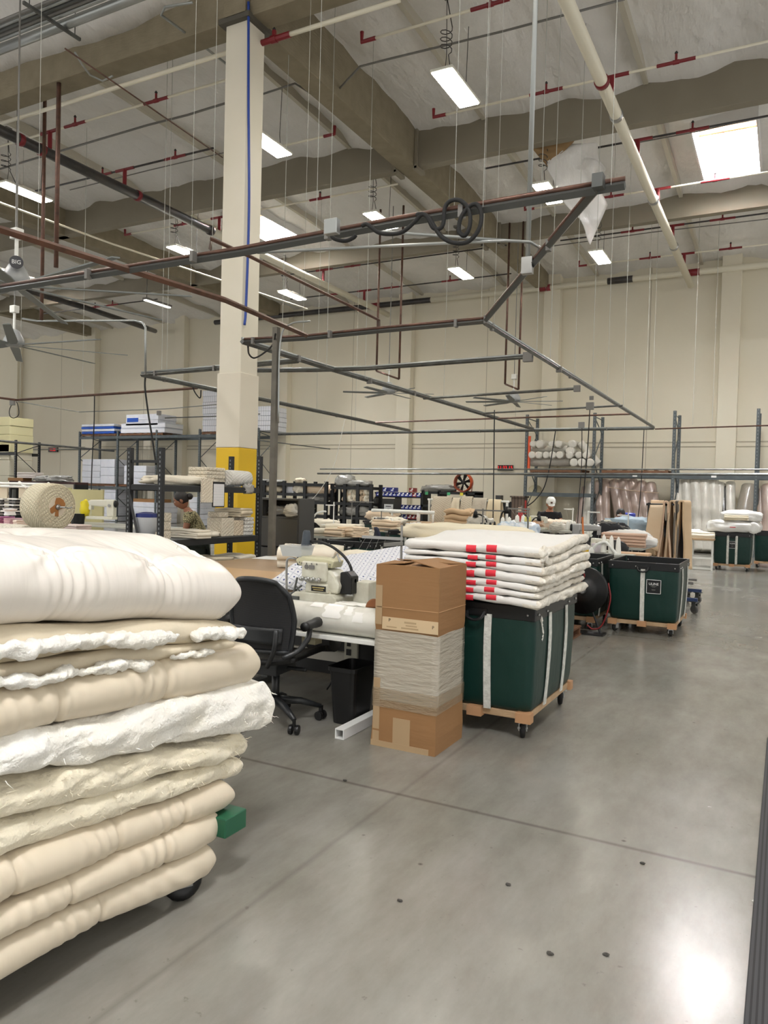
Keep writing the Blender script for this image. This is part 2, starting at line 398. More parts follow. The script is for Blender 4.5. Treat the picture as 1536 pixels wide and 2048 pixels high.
# ceiling of vinyl faced insulation, sagging between purlins
purl=[at(820,0,Z=9.7).x,at(1153,278,Z=9.45).x,at(527,247,Z=9.6).x,at(243,143,Z=9.7).x,at(333,105,Z=9.7).x,at(97,263,Z=9.7).x]
PX=sorted([-1.0+1.62*k*-1 for k in range(-6,26)]); BY=[-1.1,4.35,9.8,15.25,20.7,26.15]
SK=[(-2.0,-.8,17.0,19.7),(-14.4,-13.2,17.0,19.7),(-26.1,-24.9,17.0,19.7),(.4,1.6,-3.2,-.5),(-14.4,-13.2,3.0,5.7)]
def inside(x,y): return any(a<=x<=b_ and c<=y<=d for a,b_,c,d in SK)
xs=sorted(set([round(-44+.3*k,2) for k in range(178)]+[v_ for s_ in SK for v_ in s_[:2]])); ys=sorted(set([round(-9+.3*k,2) for k in range(118)]+[26.4]+[v_ for s_ in SK for v_ in s_[2:]]))
def ceilz(x,y):
    k=((x+1.0)/1.62)%1; d=min((abs(y-b_) for b_ in BY)); e=max(0,1-d/.9)
    g=.42*e*e*(.6+.8*abs(nz(x,y,4,.9))) if abs(y-9.8)<2 and y<9.8 else 0
    if 8.2<y<=9.31:
        q=9.3-y; zz=9.2+.16*nz(x,2,3,.55)+.07*nz(x,y,3,2.1)+.45*max(0,q)**1.2
        return min(zz,cz(y)-.1)
    return cz(y)-.17*sin(PI*k)*(.6+.6*nz(x,y,1,.4))-.22*e*e*(.5+.9*abs(nz(x,y,0,1.1)))-.08*nz(x,y,3,1.7)-g
mb=MB(); mb.v=[Vector((x,y,ceilz(x,y))) for x in xs for y in ys]; ny=len(ys)
mb.f=[(i*ny+j,(i+1)*ny+j,(i+1)*ny+j+1,i*ny+j+1) for i in range(len(xs)-1) for j in range(ny-1) if not inside((xs[i]+xs[i+1])/2,(ys[j]+ys[j+1])/2)]
mb.mi=[0]*len(mb.f)
struct('ceiling',mb,ceilm,smooth=True,loc=(0,0,0))
struct('roof_deck',MB().box(-44,-9,10.75,9,26.4,10.85),purlm)
for i,(a,b_,c,d) in enumerate(SK):
    t=thing('skylight',['square skylight glowing in the roof at the right','bright skylight in the roof just right of the cream column','long bright skylight at the far left above the ceiling fan','skylight in the roof over the aisle','skylight in the roof over the sewing floor'][i],'skylight',((a+b_)/2,(c+d)/2,9.4),kind='structure')
    zb=9.2; zt=10.1; w=MB()
    w.box(a-.04,c-.04,zb,a,d+.04,zt).box(b_,c-.04,zb,b_+.04,d+.04,zt).box(a,c-.04,zb,b_,c,zt).box(a,d,zb,b_,d+.04,zt)
    obj('curb',w,ceilm,t); obj('dome',MB().box(a,c,zt-.04,b_,d,zt),skym,t)
    obj('joist',MB().box(a,(c+d)/2-.05,zt-.42,b_,(c+d)/2+.04,zt-.15),mat('joist_wood',S(196,120,70),.7),t)
# purlins under the insulation seams (along y)
pm=[x for x in PX if -30<x<3]
pi_=0
for i,x in enumerate(pm):
    if i%2: continue
    for j in range(2,5):
        y0,y1=BY[j]+.15,BY[j+1]-.15; mb=MB()
        mb.v=[Vector((x+sx,y,cz(y)+dz)) for y in(y0,y1) for sx in(-.045,.045) for dz in(-.2,0)]
        mb.f=[(0,1,3,2),(4,6,7,5),(0,2,6,4),(1,5,7,3),(0,4,5,1),(2,3,7,6)]; mb.mi=[0]*6; pi_+=1
        struct('purlin',mb,purlm)
# cross beams (along x) and girder (along y)
for j,y in enumerate(BY[3:5]):
    for (x0,x1) in ((-44,-7.87),(-7.43,9)):
        struct('beam',MB().box(x0,y-.11,8.72,x1,y+.11,9.5),beamm,bev=.008)
for (x0,x1) in ((-44,-7.87),(-7.43,9)):
    struct('beam',MB().box(x0,9.5-.2,8.72,x1,9.5+.2,9.85),glulam,bev=.01)
struct('beam',MB().box(-7.86,9.2,8.72,-7.44,WY,9.75),glulam,bev=.012)
struct('beam',MB().box(-19.0,9.2,8.72,-18.6,WY,9.75),glulam,bev=.012)
struct('beam',MB().box(-30.0,9.2,8.72,-29.6,WY,9.75),glulam,bev=.012)
for y in BY[3:5]:   # hangers where the beams meet the girder
    for sx in(-7.40,-7.90):
        t=MB().box(sx-.03,y-.2,8.66,sx+.03,y-.12,9.5).box(sx-.03,y+.12,8.66,sx+.03,y+.2,9.5).box(sx-.05,y-.2,8.64,sx+.05,y+.2,8.71)
        struct('beam_hanger',t,beamm)
# column
t=thing('column','cream square steel column with a yellow painted base','column',(-7.65,9.5,0),kind='structure')
obj('shaft',MB().box(-7.87,9.29,2.2,-7.45,9.71,8.72),mat('column_paint',S(228,222,206),.5,var=(1.2,.2,S(220,213,194)),bump=(3,.1)),t,bev=.012)
obj('yellow_base',MB().box(-7.885,9.275,0,-7.435,9.725,2.2),yellow,t,bev=.012)
obj('corner_guard',MB().box(-7.89,9.27,2.2,-7.43,9.73,3.35),mat('column_sleeve',S(222,214,196),.55),t,bev=.01)
obj('cap_plate',MB().box(-7.95,9.2,8.66,-7.37,9.8,8.74),mat('plate',S(80,76,66),.6),t)
# black ribbed mat on the floor at the right edge
single('floor_mat',MB().box(-.06,-1.5,0,1.1,5.6,.012),lines_mat('ribbed_rubber',S(58,58,60),S(30,30,32),60,'X',.4,.7),'black ribbed rubber mat lying along the right edge of the aisle','mat')
# floor debris
for i,(x,y) in enumerate([(1100,1909),(1212,1911),(690,1562),(1016,1771),(800,1803),(1285,1728),(1510,1805)]):
    p=at(x,y,Z=0); mb=MB().ball(p+Vector((0,0,.004)),.012,.008,.005,8,5,.5,60)
    single('lint_scrap',mb,[mat('dark_lint',S(60,58,54),.9),mat('pale_lint',S(206,204,196),.9)][i in(6,)],'scrap of debris on concrete, '+['lower right, the left of two dark ones','lower right, the right of two dark ones','left of the cardboard box corner','in the middle of the aisle floor','beneath the near end of the comforter pile','towards the right mat','right beside the ribbed mat'][i],'debris')
# ---------------------------------------------------------------- lights
W=bpy.data.worlds.new('world'); sc.world=W; W.use_nodes=True; W.node_tree.nodes['Background'].inputs[0].default_value=(1,.98,.94,1); W.node_tree.nodes['Background'].inputs[1].default_value=WLD
lamps=[((912,181),'nearest LED high bay light, right of the girder'),((762,444),'LED high bay light left of the girder, above the copper pipe rail'),((922,549),'LED high bay light below the coiled black hose'),
 ((1200,517),'LED high bay light farthest right, near the far wall'),((585,593),'LED high bay light just right of the column'),((372,507),'LED high bay light left of the column, under the black main'),
 ((50,388),'long LED light at the left edge under the timber beam'),((533,290),'LED light half hidden by the right edge of the column'),((1095,390),'LED light beneath the torn insulation flap')]
lproto=None
def mklamp():
    t=thing('high_bay_light','x','light',(0,0,0),'LED high bay lights hung from the roof')
    obj('housing',MB().box(-.19,-.6,.03,.19,.6,.075).box(-.12,-.16,.075,.12,.16,.13),mat('lamp_housing',S(214,212,200),.4),t,bev=.01)
    obj('lens',MB().box(-.165,-.57,.012,.165,.57,.03),lampm,t)
    for s_ in(-.45,.45): obj('hanging_cable',MB().tube([(0,s_,.07),(0,s_*.9,.35),(0,s_,1.25)],.006,6),dwire,t)
    c=MB(); pts=[(0.03+.09*sin(k*.7),-.5+.1*cos(k*.7),.35+.012*k) for k in range(30)]
    obj('cord_coil',c.tube([(0,-.2,.1)]+pts+[(0,-.45,1.2)],.008,5),dwire,t)
    obj('junction_box',MB().box(-.06,-.52,1.2,.06,-.38,1.26),dull,t)
    return t
for i,(p,l) in enumerate(lamps):
    P=at(p[0],p[1],Z=8.0)
    if lproto is None: lproto=mklamp(); o=lproto; o.location=P
    else: o=copy_tree(lproto,loc=P)
    o['label']=l
P=at(315,607,Z=7.9)
o=thing('strip_light','unlit slim strip light near the far wall at left','light',P)
obj('housing',MB().box(P.x-.1,P.y-.6,P.z,P.x+.1,P.y+.6,P.z+.07),dull,o); obj('tube',MB().box(P.x-.06,P.y-.58,P.z-.03,P.x+.06,P.y+.58,P.z),mat('tube_glow',(1,1,1),.5,emis=((1,.96,.85),3)),o)  # weak glow put into the tube although this lamp is off
obj('hanger',MB().tube([(P.x,P.y-.5,P.z+.07),(P.x,P.y-.5,P.z+1)],.01).tube([(P.x,P.y+.5,P.z+.07),(P.x,P.y+.5,P.z+1)],.01),blkpl,o)
def unseen_area(x,y,z,sx,sy,e,c=(1,.95,.85)):
    l=bpy.data.lights.new('lamp','AREA'); l.shape='RECTANGLE'; l.size=sx; l.size_y=sy; l.energy=e; l.color=c
    o=bpy.data.objects.new('lamp',l); o.location=(x,y,z); COL.objects.link(o)
for x in(-14.7,-4.75,1.5):  # unseen area lights without fixtures, added out of frame to light the near end
    for y in(6.8,2.3,-2.2): 
        unseen_area(x,y,8.0,.35,1.15,UNSEENW*(.6 if x>0 else 1.1))
sc.view_settings.view_transform='Standard'; sc.view_settings.look='None'; sc.view_settings.gamma=1; sc.view_settings.exposure=EXPO; sc.view_settings.use_curve_mapping=False
sc.cycles.use_denoising=True; sc.cycles.max_bounces=6; sc.cycles.diffuse_bounces=4; sc.cycles.glossy_bounces=3; sc.cycles.transparent_max_bounces=8; sc.cycles.sample_clamp_indirect=6
# ================================================================ OVERHEAD SERVICES
def pl(*pts,**k): return [at(x,y,**k) for x,y in pts]
def ext(a,b,f0=0,f1=0): return [a-(b-a)*f0,b+(b-a)*f1]
# sprinkler mains
def main(name,label,pts,r,m,collars=None):
    t=thing(name,label,'pipe',pts[0]); obj('pipe_run',MB().tube(pts,r,16),m,t,smooth=True); return t
a,b=at(1112.6,-10,Z=8.3),at(1381,543,Z=8.3); a,b=Vector((-3.0,5,8.3)),Vector((-3.0,25.55,8.3)); xr=(at(1266,297,Z=8.3).x+at(1363,512,Z=8.3).x+at(1112,0,Z=8.3).x)/3
xl=at(430,465,Z=8.3).x
t=main('sprinkler_main','fat cream sprinkler main running away overhead at the right','a',0,0) if 0 else thing('sprinkler_main','fat cream sprinkler main running away overhead at the right','pipe',(xr,5,8.3))
obj('pipe_run',MB().tube([(xr,5,8.3),(xr,WY-.45,8.3)],.1,18),creamp,t,smooth=True)
c=MB()
for y in (12.6,13.8,18.0,21.5): obj('coupling',MB().tube([(xr,y-.05,8.3),(xr,y+.05,8.3)],.118,18),redm if y==12.6 else steel,t,smooth=True)
t=thing('sprinkler_main','long black sprinkler main slanting across the left of the roof','pipe',(xl,5,8.3))
yj=at(421,462,X=xl).y
obj('pipe_run',MB().tube([(xl,5,8.3),(xl,yj,8.3)],.105,18),blackp,t,smooth=True)
obj('coupling',MB().tube([(xl,yj-.06,8.3),(xl,yj+.06,8.3)],.125,18),blackp,t,smooth=True)
for x in(40,83,275): y=at(x,275+.452*x,X=xl).y; obj('coupling',MB().tube([(xl,y-.05,8.3),(xl,y+.05,8.3)],.12,18),redm,t,smooth=True,label='red coupling')
t=thing('sprinkler_main','cream sprinkler main continuing the black one behind the column','pipe',(xl,yj,8.3))
obj('pipe_run',MB().tube([(xl,yj+.07,8.3),(xl,WY-.45,8.3)],.1,18),creamp,t,smooth=True)
zw=at(860,600,Y=WY-.35).z
t=thing('sprinkler_header','sprinkler header along the far wall, black at left and cream at right','pipe',(xl,WY-.35,zw))
xa=at(862,600,Y=WY-.35).x
obj('black_run',MB().tube([(-22,WY-.35,zw),(xa,WY-.35,zw)],.1,14),blackp,t,smooth=True,label='black painted length')
obj('cream_run',MB().tube([(xa,WY-.35,zw),(9,WY-.35,zw)],.095,14),creamp,t,smooth=True,label='cream painted length')
for (p0,p1,m_) in((1080,1101,redm),(1215,1265,blackp),(1366,1398,redm),(738,762,redm),(1092,1094,steel)):
    x0=at(p0,575,Y=WY-.35).x; x1=at(p1,575,Y=WY-.35).x
    obj('coupling',MB().tube([(x0,WY-.35,zw),(x1,WY-.35,zw)],.108,14),m_,t,smooth=True)
t=thing('sprinkler_main','black sprinkler main at far left under the ceiling fans','pipe',(0,0,7.8))
p=pl((0,562),(90,592),(170,615),(290,655),Z=8.2); obj('pipe_run',MB().tube(p+[at(310,662,Y=WY-.35)],.1,14),blackp,t,smooth=True)
# branch lines with red tees
def branch(label,a,b,Z,tees,m=creamp,r=.022,elbow=None,risers=()):
    A,B=at(*a,Z=Z),at(*b,Z=Z); A.y=B.y=(A.y+B.y)/2
    t=thing('sprinkler_branch',label,'pipe',(A+B)/2,'sprinkler branch lines under the roof')
    obj('pipe_run',MB().tube([A,B],r,8),m,t,smooth=True)
    for x in tees:
        k=(x-a[0])/(b[0]-a[0]); P=at(x,a[1]+(b[1]-a[1])*k,Y=A.y); P.z=Z
        g=MB().tube([P-Vector((.3,0,0)),P+Vector((.3,0,0))],r*1.35,8).tube([P-Vector((.05,0,0)),P+Vector((.05,0,0))],r*1.7,8).tube([P,P+Vector((0,0,.13))],r,6)
        obj('tee_fitting',g,redm,t,label='red sprinkler tee')
        obj('sprinkler_head',MB().lathe([(.018,0),(.03,.02),(.01,.05)],P+Vector((0,0,.13)),8),blkpl,t)
    if elbow: 
        P=A if elbow==1 else B; s_=1 if elbow==1 else -1
        obj('elbow',MB().tube([P+Vector((.25*s_,0,0)),P,P+Vector((0,0,.16))],r*1.5,8),redm,t,label='red end elbow')
    for X in risers:
        if X=='r':X=xr
        if X=='l':X=xl
        obj('riser_tee',MB().tube([(X+.0,A.y,8.36),(X,A.y,Z)],r*2,10).tube([(X-.28,A.y,Z),(X+.28,A.y,Z)],r*1.5,8),redm,t,label='red riser tee')
    return t
branch('sprinkler branch crossing the main at upper right, below the nearest lamp',(863,230),(1536,89),8.75,(1092,1352),elbow=1,risers='r')
branch('sprinkler branch at the very top, above the nearest lamp',(718,78),(1075,-10),8.75,(980,),elbow=1)
branch('black and cream sprinkler branch passing under the torn insulation',(970,337),(1536,232),8.75,(1385,),m=blackp,risers='r')
branch('sprinkler branch running just under the right skylight',(1046,416),(1536,349),8.75,(1222,1430),elbow=1,risers='r')
branch('sprinkler branch below the second beam at right',(1118,478),(1536,430),8.75,(1265,1445),m=blackp,risers='r')
branch('last sprinkler branch before the far wall at right',(1155,529),(1536,492),8.75,(1300,1461),elbow=1,risers='r')
branch('sprinkler branch crossing the black main at upper left',(0,297),(462,152),8.75,(150,312),risers='l')
branch('sprinkler branch just below the left beam',(0,372),(462,320) if 0 else (462,318),8.75,(350,205),m=blackp,risers='l')
branch('short sprinkler branch right of the column ending in a red elbow',(530,300),(669,268),8.75,(),elbow=2)
branch('sprinkler branch over the middle skylight',(255,472),(792,365),8.75,(365,640),elbow=1,risers='l')
branch('thick plain branch pipe touching the left timber beam',(0,248),(462,103),8.5,(),r=.035)
branch('thick branch pipe right of the column top',(530,84),(800,0),8.5,(548,),r=.035)
branch('black sprinkler branch behind the copper rail at centre',(560,550),(1015,492),8.75,(705,650),m=blackp,risers='l')
branch('last black sprinkler branch before the far wall at centre',(585,600),(1020,545),8.75,(783,673,900),m=blackp,risers='l')
branch('thin sprinkler branch at far left under the beams',(75,627),(320,600),8.4,(225,190),m=blackp)
# electrical conduits on the roof
def run(name,label,cat_n,pts,r,m,n=8,group=None,smooth=True,**k):
    P=[at(*p,**k) if len(p)==2 else Vector(p) for p in pts]
    return single(name,MB().tube(P,r,n),m,label,cat_n,group,smooth=smooth,loc=P[0])
run('conduit','grey conduit crossing the roof above the nearest lamp','conduit',[(520,190),(590,167),(636,196),(665,192),(720,133),(770,120),(885,92),(1012,61),(1250,-2)],.018,dull,Z=8.9)
run('conduit','grey conduit crossing behind the thick black main at left','conduit',[(0,338),(296,250),(375,230),(462,203)],.022,dull,Z=9.0)
run('conduit','grey conduit bending down from the top left duct bank','conduit',[(385,5),(330,14),(322,30),(390,80),(462,135)],.02,emt,Z=8.8)
run('conduit','thin brown pipe slanting down to the column at left','pipe',[(130,97),(445,315)],.012,brownp,Z=8.0)
run('conduit','pale flexible conduit hanging below the timber beam','conduit',[(150,105),(165,130),(180,150),(205,162),(225,152)],.016,emt,Z=8.4)
run('conduit','pair of thin conduits along the second beam at right','conduit',[(1100,476),(1300,442),(1536,410)],.014,emt,Z=8.9)
run('conduit','grey conduit under the ceiling near the far wall, right','conduit',[(1085,495),(1300,465),(1536,438)],.014,dull,Z=8.9)
run('conduit','conduit passing in front of the skylight at right','conduit',[(1250,290),(1400,262),(1536,232)],.014,dull,Z=9.0)
run('conduit','black conduit along the middle of the left roof bay','conduit',[(140,380),(300,340),(462,302)],.012,dull,Z=8.9)
# top-left duct bank
a,b=at(-60,122,Z=8.6),at(330,-28,Z=8.6)
run('round_duct','large silver conduit in the duct bank at top left','conduit',[tuple(a),tuple(b)],.075,emt,16)
for i in range(5):
    o_=Vector((0,-.16-.075*i,.02)); run('conduit',['thick','second','third','fourth','lowest'][i]+' small steel conduit beneath the large one at top left','conduit',[tuple(a+o_),tuple(b+o_)],.028 if i else .035,[emt,dull,bluest,emt,dull][i],10)
p=(a*.46+b*.54)
single('strut_hanger',MB().box(p.x-.02,p.y-.75,p.z-.13,p.x+.02,p.y+.25,p.z-.085).tube([(p.x,p.y+.15,p.z-.1),(p.x,p.y+.15,p.z+1)],.008).tube([(p.x,p.y-.65,p.z-.1),(p.x,p.y-.65,p.z+1)],.008),strutm,'slotted strut trapeze holding the conduits at top left','hanger')
# torn insulation by the beam
def torn(u,v):
    P0=at(1072,292,Y=15.6); P1=at(1195,285,Y=15.6); P2=at(1180,490,Y=16.6); P3=at(1215,410,Y=17.2)
    a_=P0.lerp(P1,u); b_=P2.lerp(P3,u); p=a_.lerp(b_,v)
    w_=sin(PI*v); p+=Vector((.35*w_*nz(u*3,v*3,1),-.3*w_+.5*w_*nz(u*2,v*4,5),.25*w_*nz(u*3,v*2,8))); return p
single('torn_insulation',MB().sheet(torn,16,24),ceilm,'torn white insulation sheet hanging down beside the second beam','insulation',smooth=True,sol=.01)
def torn2(u,v):
    a_=at(1060,292,Y=15.45).lerp(at(1150,280,Y=15.45),u); b_=at(1095,333,Y=15.6).lerp(at(1098,335,Y=15.8),u)
    p=a_.lerp(b_,v); p.y+=.15*nz(u*3,v*3,2); return p
single('paper_backing',MB().sheet(torn2,8,8),mat('kraft_paper',S(150,122,84),.8),'brown paper backing drooping from the torn insulation','insulation',smooth=True,sol=.008)
# ---------------- hung strut frames at 3.6 m
Z0=3.6
def rail(label,pts,m=strutm,w=.022,pipe=None,Z=Z0,name='strut_rail',cat_n='rail',pr=.018,couplings=()):
    P=[at(*p,Z=Z) for p in pts]; t=thing(name,label,cat_n,P[0])
    obj('channel',MB().tube(P,w*1.35,4),m,t)
    if pipe: obj('pipe',MB().tube([p+Vector((0,0,w+pr)) for p in P],pr,8),pipe,t,smooth=True)
    for k in couplings:
        q=P[0].lerp(P[-1],k); obj('clamp',MB().box(q.x-.018,q.y-.03,q.z-.04,q.x+.018,q.y+.03,q.z+.05),dull,t)
    return t
t=rail('long copper pipe and strut rail sweeping across the whole upper picture',[(-40,586),(480,506),(800,446),(1250,370)],bluest,.024,brownp,couplings=(.02,.25,.45,.66,.83))
P=at(1197,362,Z=Z0+.03); obj('corner_bracket',MB().box(P.x-.035,P.y-.04,P.z-.05,P.x+.035,P.y+.04,P.z+.04),bluest,t)
rail('slanting strut from the rail end down to the frame corner at right',[(1197,375),(968,645)],bluest,.024,brownp,couplings=(.3,.97))
rail('long strut rail running away to the right over the sewing floor',[(968,645),(1180,776),(1308,856)],strutm,.024,emt,couplings=(.02,.3,.6))
rail('strut rail from the right frame corner to the column, brown at its end',[(968,643),(758,662),(612,677),(486,684)],bluest,.022,brownp,couplings=(.1,.6,.95))
rail('long double strut rail running away from the column front',[(484,683),(650,735),(860,797),(1067,859)],strutm,.028,emt,couplings=(.1,.4,.7))
rail('far strut rail closing the right frame near the racks',[(552,869),(1308,857)],strutm,.026,emt,couplings=(.3,.6,.9))
rail('brown pipe continuing right from the far frame corner',[(1310,858),(1536,851),(1600,849)],brownp,.014)
rail('strut rail of the left frame heading right behind the column',[(283,750),(447,736),(597,722)],strutm,.026,emt,couplings=(.1,.5))
rail('strut rail of the left frame running away past the column',[(283,750),(447,784),(512,797),(820,862)],strutm,.026,emt,couplings=(.05,.3,.6))
rail('brown pipe rail at left carrying the hose loop',[(-20,793),(33,800),(280,784),(395,776)],brownp,.02)
rail('thin pale conduit zigzagging below the left pipe rail',[(35,803),(158,824),(330,818),(445,808)],emt,.009)
rail('thin cross rail below the white foam stack at left',[(330,836),(445,832),(520,828)],strutm,.012)
rail('first cross rail inside the right frame, nearest the pole',[(515,742),(633,741),(733,738),(1060,714)],strutm,.02,emt)
rail('second cross rail inside the right frame, level with the far fans',[(847,797),(1155,777)],strutm,.02)
rail('third cross rail inside the right frame',[(960,827),(1245,811)],strutm,.016)
rail('fourth brown cross rail inside the right frame',[(751,845),(1263,828)],brownp,.016)
rail('long brown pipe rail slanting in from the left edge to the frame',[(-20,452),(450,600),(613,671)],brownp,.024)
rail('brown pipe running from the big rail down to the frame above the pole',[(421,498),(421,477),(500,513),(758,640),(758,657)],brownp,.014,Z=3.75)
rail('thin cream pipe slanting behind the left rails',[(-20,398),(225,488),(615,618)],creamp,.018,Z=7.6,name='cream_pipe',cat_n='pipe')
rail('upper thin lighting track over the sewing machines',[(640,938),(1620,939)],strutm,.012,Z=2.2)
rail('lower thicker lighting track over the sewing machines',[(635,947),(1620,949)],strutm,.02,Z=2.12)
rail('strut track at far left below the pipe rail',[(-20,880),(228,902)],strutm,.03,Z=3.1)
rail('wall conduit behind the far left track',[(30,898),(235,899)],emt,.02,Z=3.3)
rail('thin track ending in a black tip beside the foam racks',[(512,880),(660,898)],bluest,.012,Z=3.1)
# steel post
P=at(553,655,Z=Z0); t=thing('strut_post','tall grey steel post standing behind the tan cutting table','post',(P.x,P.y,0))
obj('channel',MB().box(P.x-.035,P.y-.035,.01,P.x+.035,P.y+.035,Z0),mat('old_strut',S(116,112,102),.55,.4,var=(6,.25,S(90,86,78))),t)
obj('foot_plate',MB().box(P.x-.1,P.y-.1,0,P.x+.1,P.y+.1,.012),bluest,t)
obj('conduit',MB().tube(cat_([(P.x+.06,P.y,2.4),(P.x+.06,P.y,3.4),(P.x+.2,P.y,3.62),(P.x+.5,P.y,3.64)],6),.012),emt,t,smooth=True)
# junction boxes
for i,(x,y,s_,l) in enumerate([(664,454,.058,'silver junction box on the copper rail, left of the hoses'),(1056,714,.07,'small grey box on the first cross rail'),(1118,739,.045,'round box under the right rail, upper'),(1154,777,.06,'small grey box on the second cross rail'),(1183,796,.04,'round box under the right rail, lower'),(739,762,.05,'small box on the double rail left of the far fan'),(1180,812,.08,'square box on the third cross rail with a drop cord'),(1163,850,.08,'square box low on the far rail with a drop cord'),(318,826,.06,'tiny box on the cross rail left of the column'),(25,805,.07,'grey box at the corner of the left pipe rail')]):
    P=at(x,y,Z=Z0-.02); mb=MB().box(P.x-s_,P.y-s_*.5,P.z-s_,P.x+s_,P.y+s_*.5,P.z+s_)
    single('junction_box',mb,emt if i==0 else dull,l,'electrical box',bev=.006)
P=at(1055,528,Z=Z0)
t=thing('conduit_drop','bright steel conduit dropping from the roof to the right strut','conduit',P)
obj('pipe_run',MB().tube([P,(P.x,P.y,9.3)],.022,10),emt,t,smooth=True)
obj('outlet_box',MB().box(P.x-.05,P.y-.03,P.z-.09,P.x+.05,P.y+.03,P.z+.06),steel,t,bev=.005)
run('conduit','bright steel conduit arcing from the copper rail to the drop box','conduit',[(515,505),(880,487),(1010,481),(1060,484),(1080,495),(1070,515)],.014,emt,Z=3.68)
run('conduit','second bright conduit beside the hoses','conduit',[(755,462),(800,466),(1012,481)],.014,emt,Z=3.7)
# hoses
Yh=at(800,446,Z=Z0).y-.06
def hose(label,pts,r,m,Y=None,Z=None,X=None,name='hose',cat_n='hose'):
    P=[at(x,y,Y=Y,X=X,Z=Z) for x,y in pts]
    return single(name,MB().tube(cat_(P,6),r,8),m,label,cat_n,smooth=True,loc=P[0])
hose('thick black hose coiled in two loops around the copper rail',[(724,452),(735,449),(760,466),(800,466),(828,445),(843,430),(858,436),(880,470),(905,485),(935,484),(957,460),(963,430),(955,410),(940,412),(922,435),(918,462),(930,471),(940,450),(938,420),(922,402),(903,401),(890,415),(887,445),(880,457),(866,455),(853,432),(838,428),(833,432)],.016,rubber,Y=Yh)
hose('short black hose sagging below the silver junction box',[(660,466),(668,477),(690,482),(706,476),(712,470)],.016,rubber,Y=Yh)
hose('black air hose looping at the frame corner beside the column',[(551,668),(545,690),(525,708),(508,716),(498,708),(496,692)],.012,rubber,Z=3.45)
hose('black hose hanging from the left frame corner down to the shelves',[(291,752),(290,775),(297,830),(305,880),(312,930)],.016,rubber,Y=at(291,752,Z=Z0).y)
hose('black drop cord hanging to the machine with the yellow bag',[(189,792),(188,850),(184,930),(182,1000)],.012,rubber,Y=at(189,792,Z=Z0).y)
hose('looped hose at the corner of the left pipe rail',[(25,806),(19,820),(20,832),(28,836),(37,830),(37,815),(33,803)],.01,rubber,Y=at(25,806,Z=Z0).y)
hose('small hose loop under the left frame near the column',[(385,772),(390,785),(400,796),(402,780)],.012,rubber,Y=at(385,772,Z=Z0).y)
hose('dark drop cord hanging right of the column',[(514,812),(515,870),(520,930),(528,1000)],.01,rubber,Y=at(514,808,Z=Z0).y)
hose('long thin cord slanting down to the grey cabinet',[(690,838),(668,930),(640,980),(618,1005)],.008,threadw,Y=at(690,838,Z=Z0).y)
hose('dark drop cord from the far rail to the middle sewing tables',[(989,820),(988,900),(987,980),(986,1045)],.014,rubber,Y=at(989,820,Z=Z0).y)
hose('dark drop cord falling from the third cross rail box',[(1180,815),(1175,900),(1168,980),(1162,1062)],.012,rubber,Y=at(1180,815,Z=Z0).y)
hose('dark drop cord falling from the low rail box',[(1164,852),(1163,930),(1158,1000),(1154,1075)],.012,rubber,Y=at(1164,852,Z=Z0).y)
hose('dark drop cord right of the leaning pink rolls',[(1288,860),(1284,940),(1280,1000),(1273,1060)],.012,rubber,Y=at(1288,860,Z=Z0).y)
hose('black cable drooping from the rack to the tables',[(1111,862),(1100,930),(1088,975),(1070,1000),(1055,1012)],.016,rubber,Y=at(1111,862,Z=Z0).y)
hose('blue air line on the column',[(497,4),(497,200),(498,420),(492,610),(489,650)],.02,mat('blue_hose',S(34,66,150),.4),X=-7.40,name='air_line')
# ---------------- vertical drops
def wire(x,y,Z=Z0,top=None,r=.006,m=wirem): 
    P=at(x,y,Z=Z); P2=Vector((P.x,P.y,top or cz(P.y)-.02))
    o=single('hanging_wire',MB().tube([P,P2],r,5),m,'thin steel wire hanging from the roof to the strut frames','wire','steel wires holding the strut frames',loc=P)
for (x,y) in [(381,588),(424,520),(76,480),(632,482),(908,428),(966,415),(1222,372),(1246,817),(1290,845),(1149,757),(1214,797),(1184,778),(1073,712),(323,757),(333,760),(563,735),(606,672),(633,820),(653,733),(887,806),(962,643),(988,657),(1100,727),(1303,853),(40,800),(165,792),(730,757),(1030,861),(710,862),(470,745)]:
    wire(x,y,r=.0021 if y<700 else .005)
for (x,y) in [(1385,850),(1424,855)]: wire(x,y,r=.006)
# brown drop pipes in pairs
def droppair(label,a,b,Y,bar=True,r=.03):
    A,B=at(*a,Y=Y),at(*b,Y=Y); t=thing('drop_pipe',label,'pipe',A)
    for P in(A,B): obj('pipe_run',MB().tube([P,(P.x,P.y,cz(P.y)-.1)],r,10),brownp,t,smooth=True)
    if bar: obj('cross_bar',MB().tube([A,B],r*.9,10),brownp,t,smooth=True)
droppair('pair of brown pipes holding the left far ceiling fan',(753,742),(798,758),18.6)
droppair('pair of brown pipes holding the right far ceiling fan',(1010,768),(1037,779),20.6)
P=at(88,132,Z=9.6)
for (x,y,l) in((112,535,'thick brown pipe dropping down in front of the left beams, right one'),(83,640,'brown pipe dropping down at the left, behind the thick one')):
    Y=P.y if x==83 else P.y-.6; Q=at(x,y,Y=Y); single('drop_pipe',MB().tube([Q,(Q.x,Q.y,cz(Q.y)-.1)],.04 if x==112 else .035,10),brownp,l,'pipe',smooth=True,loc=Q)
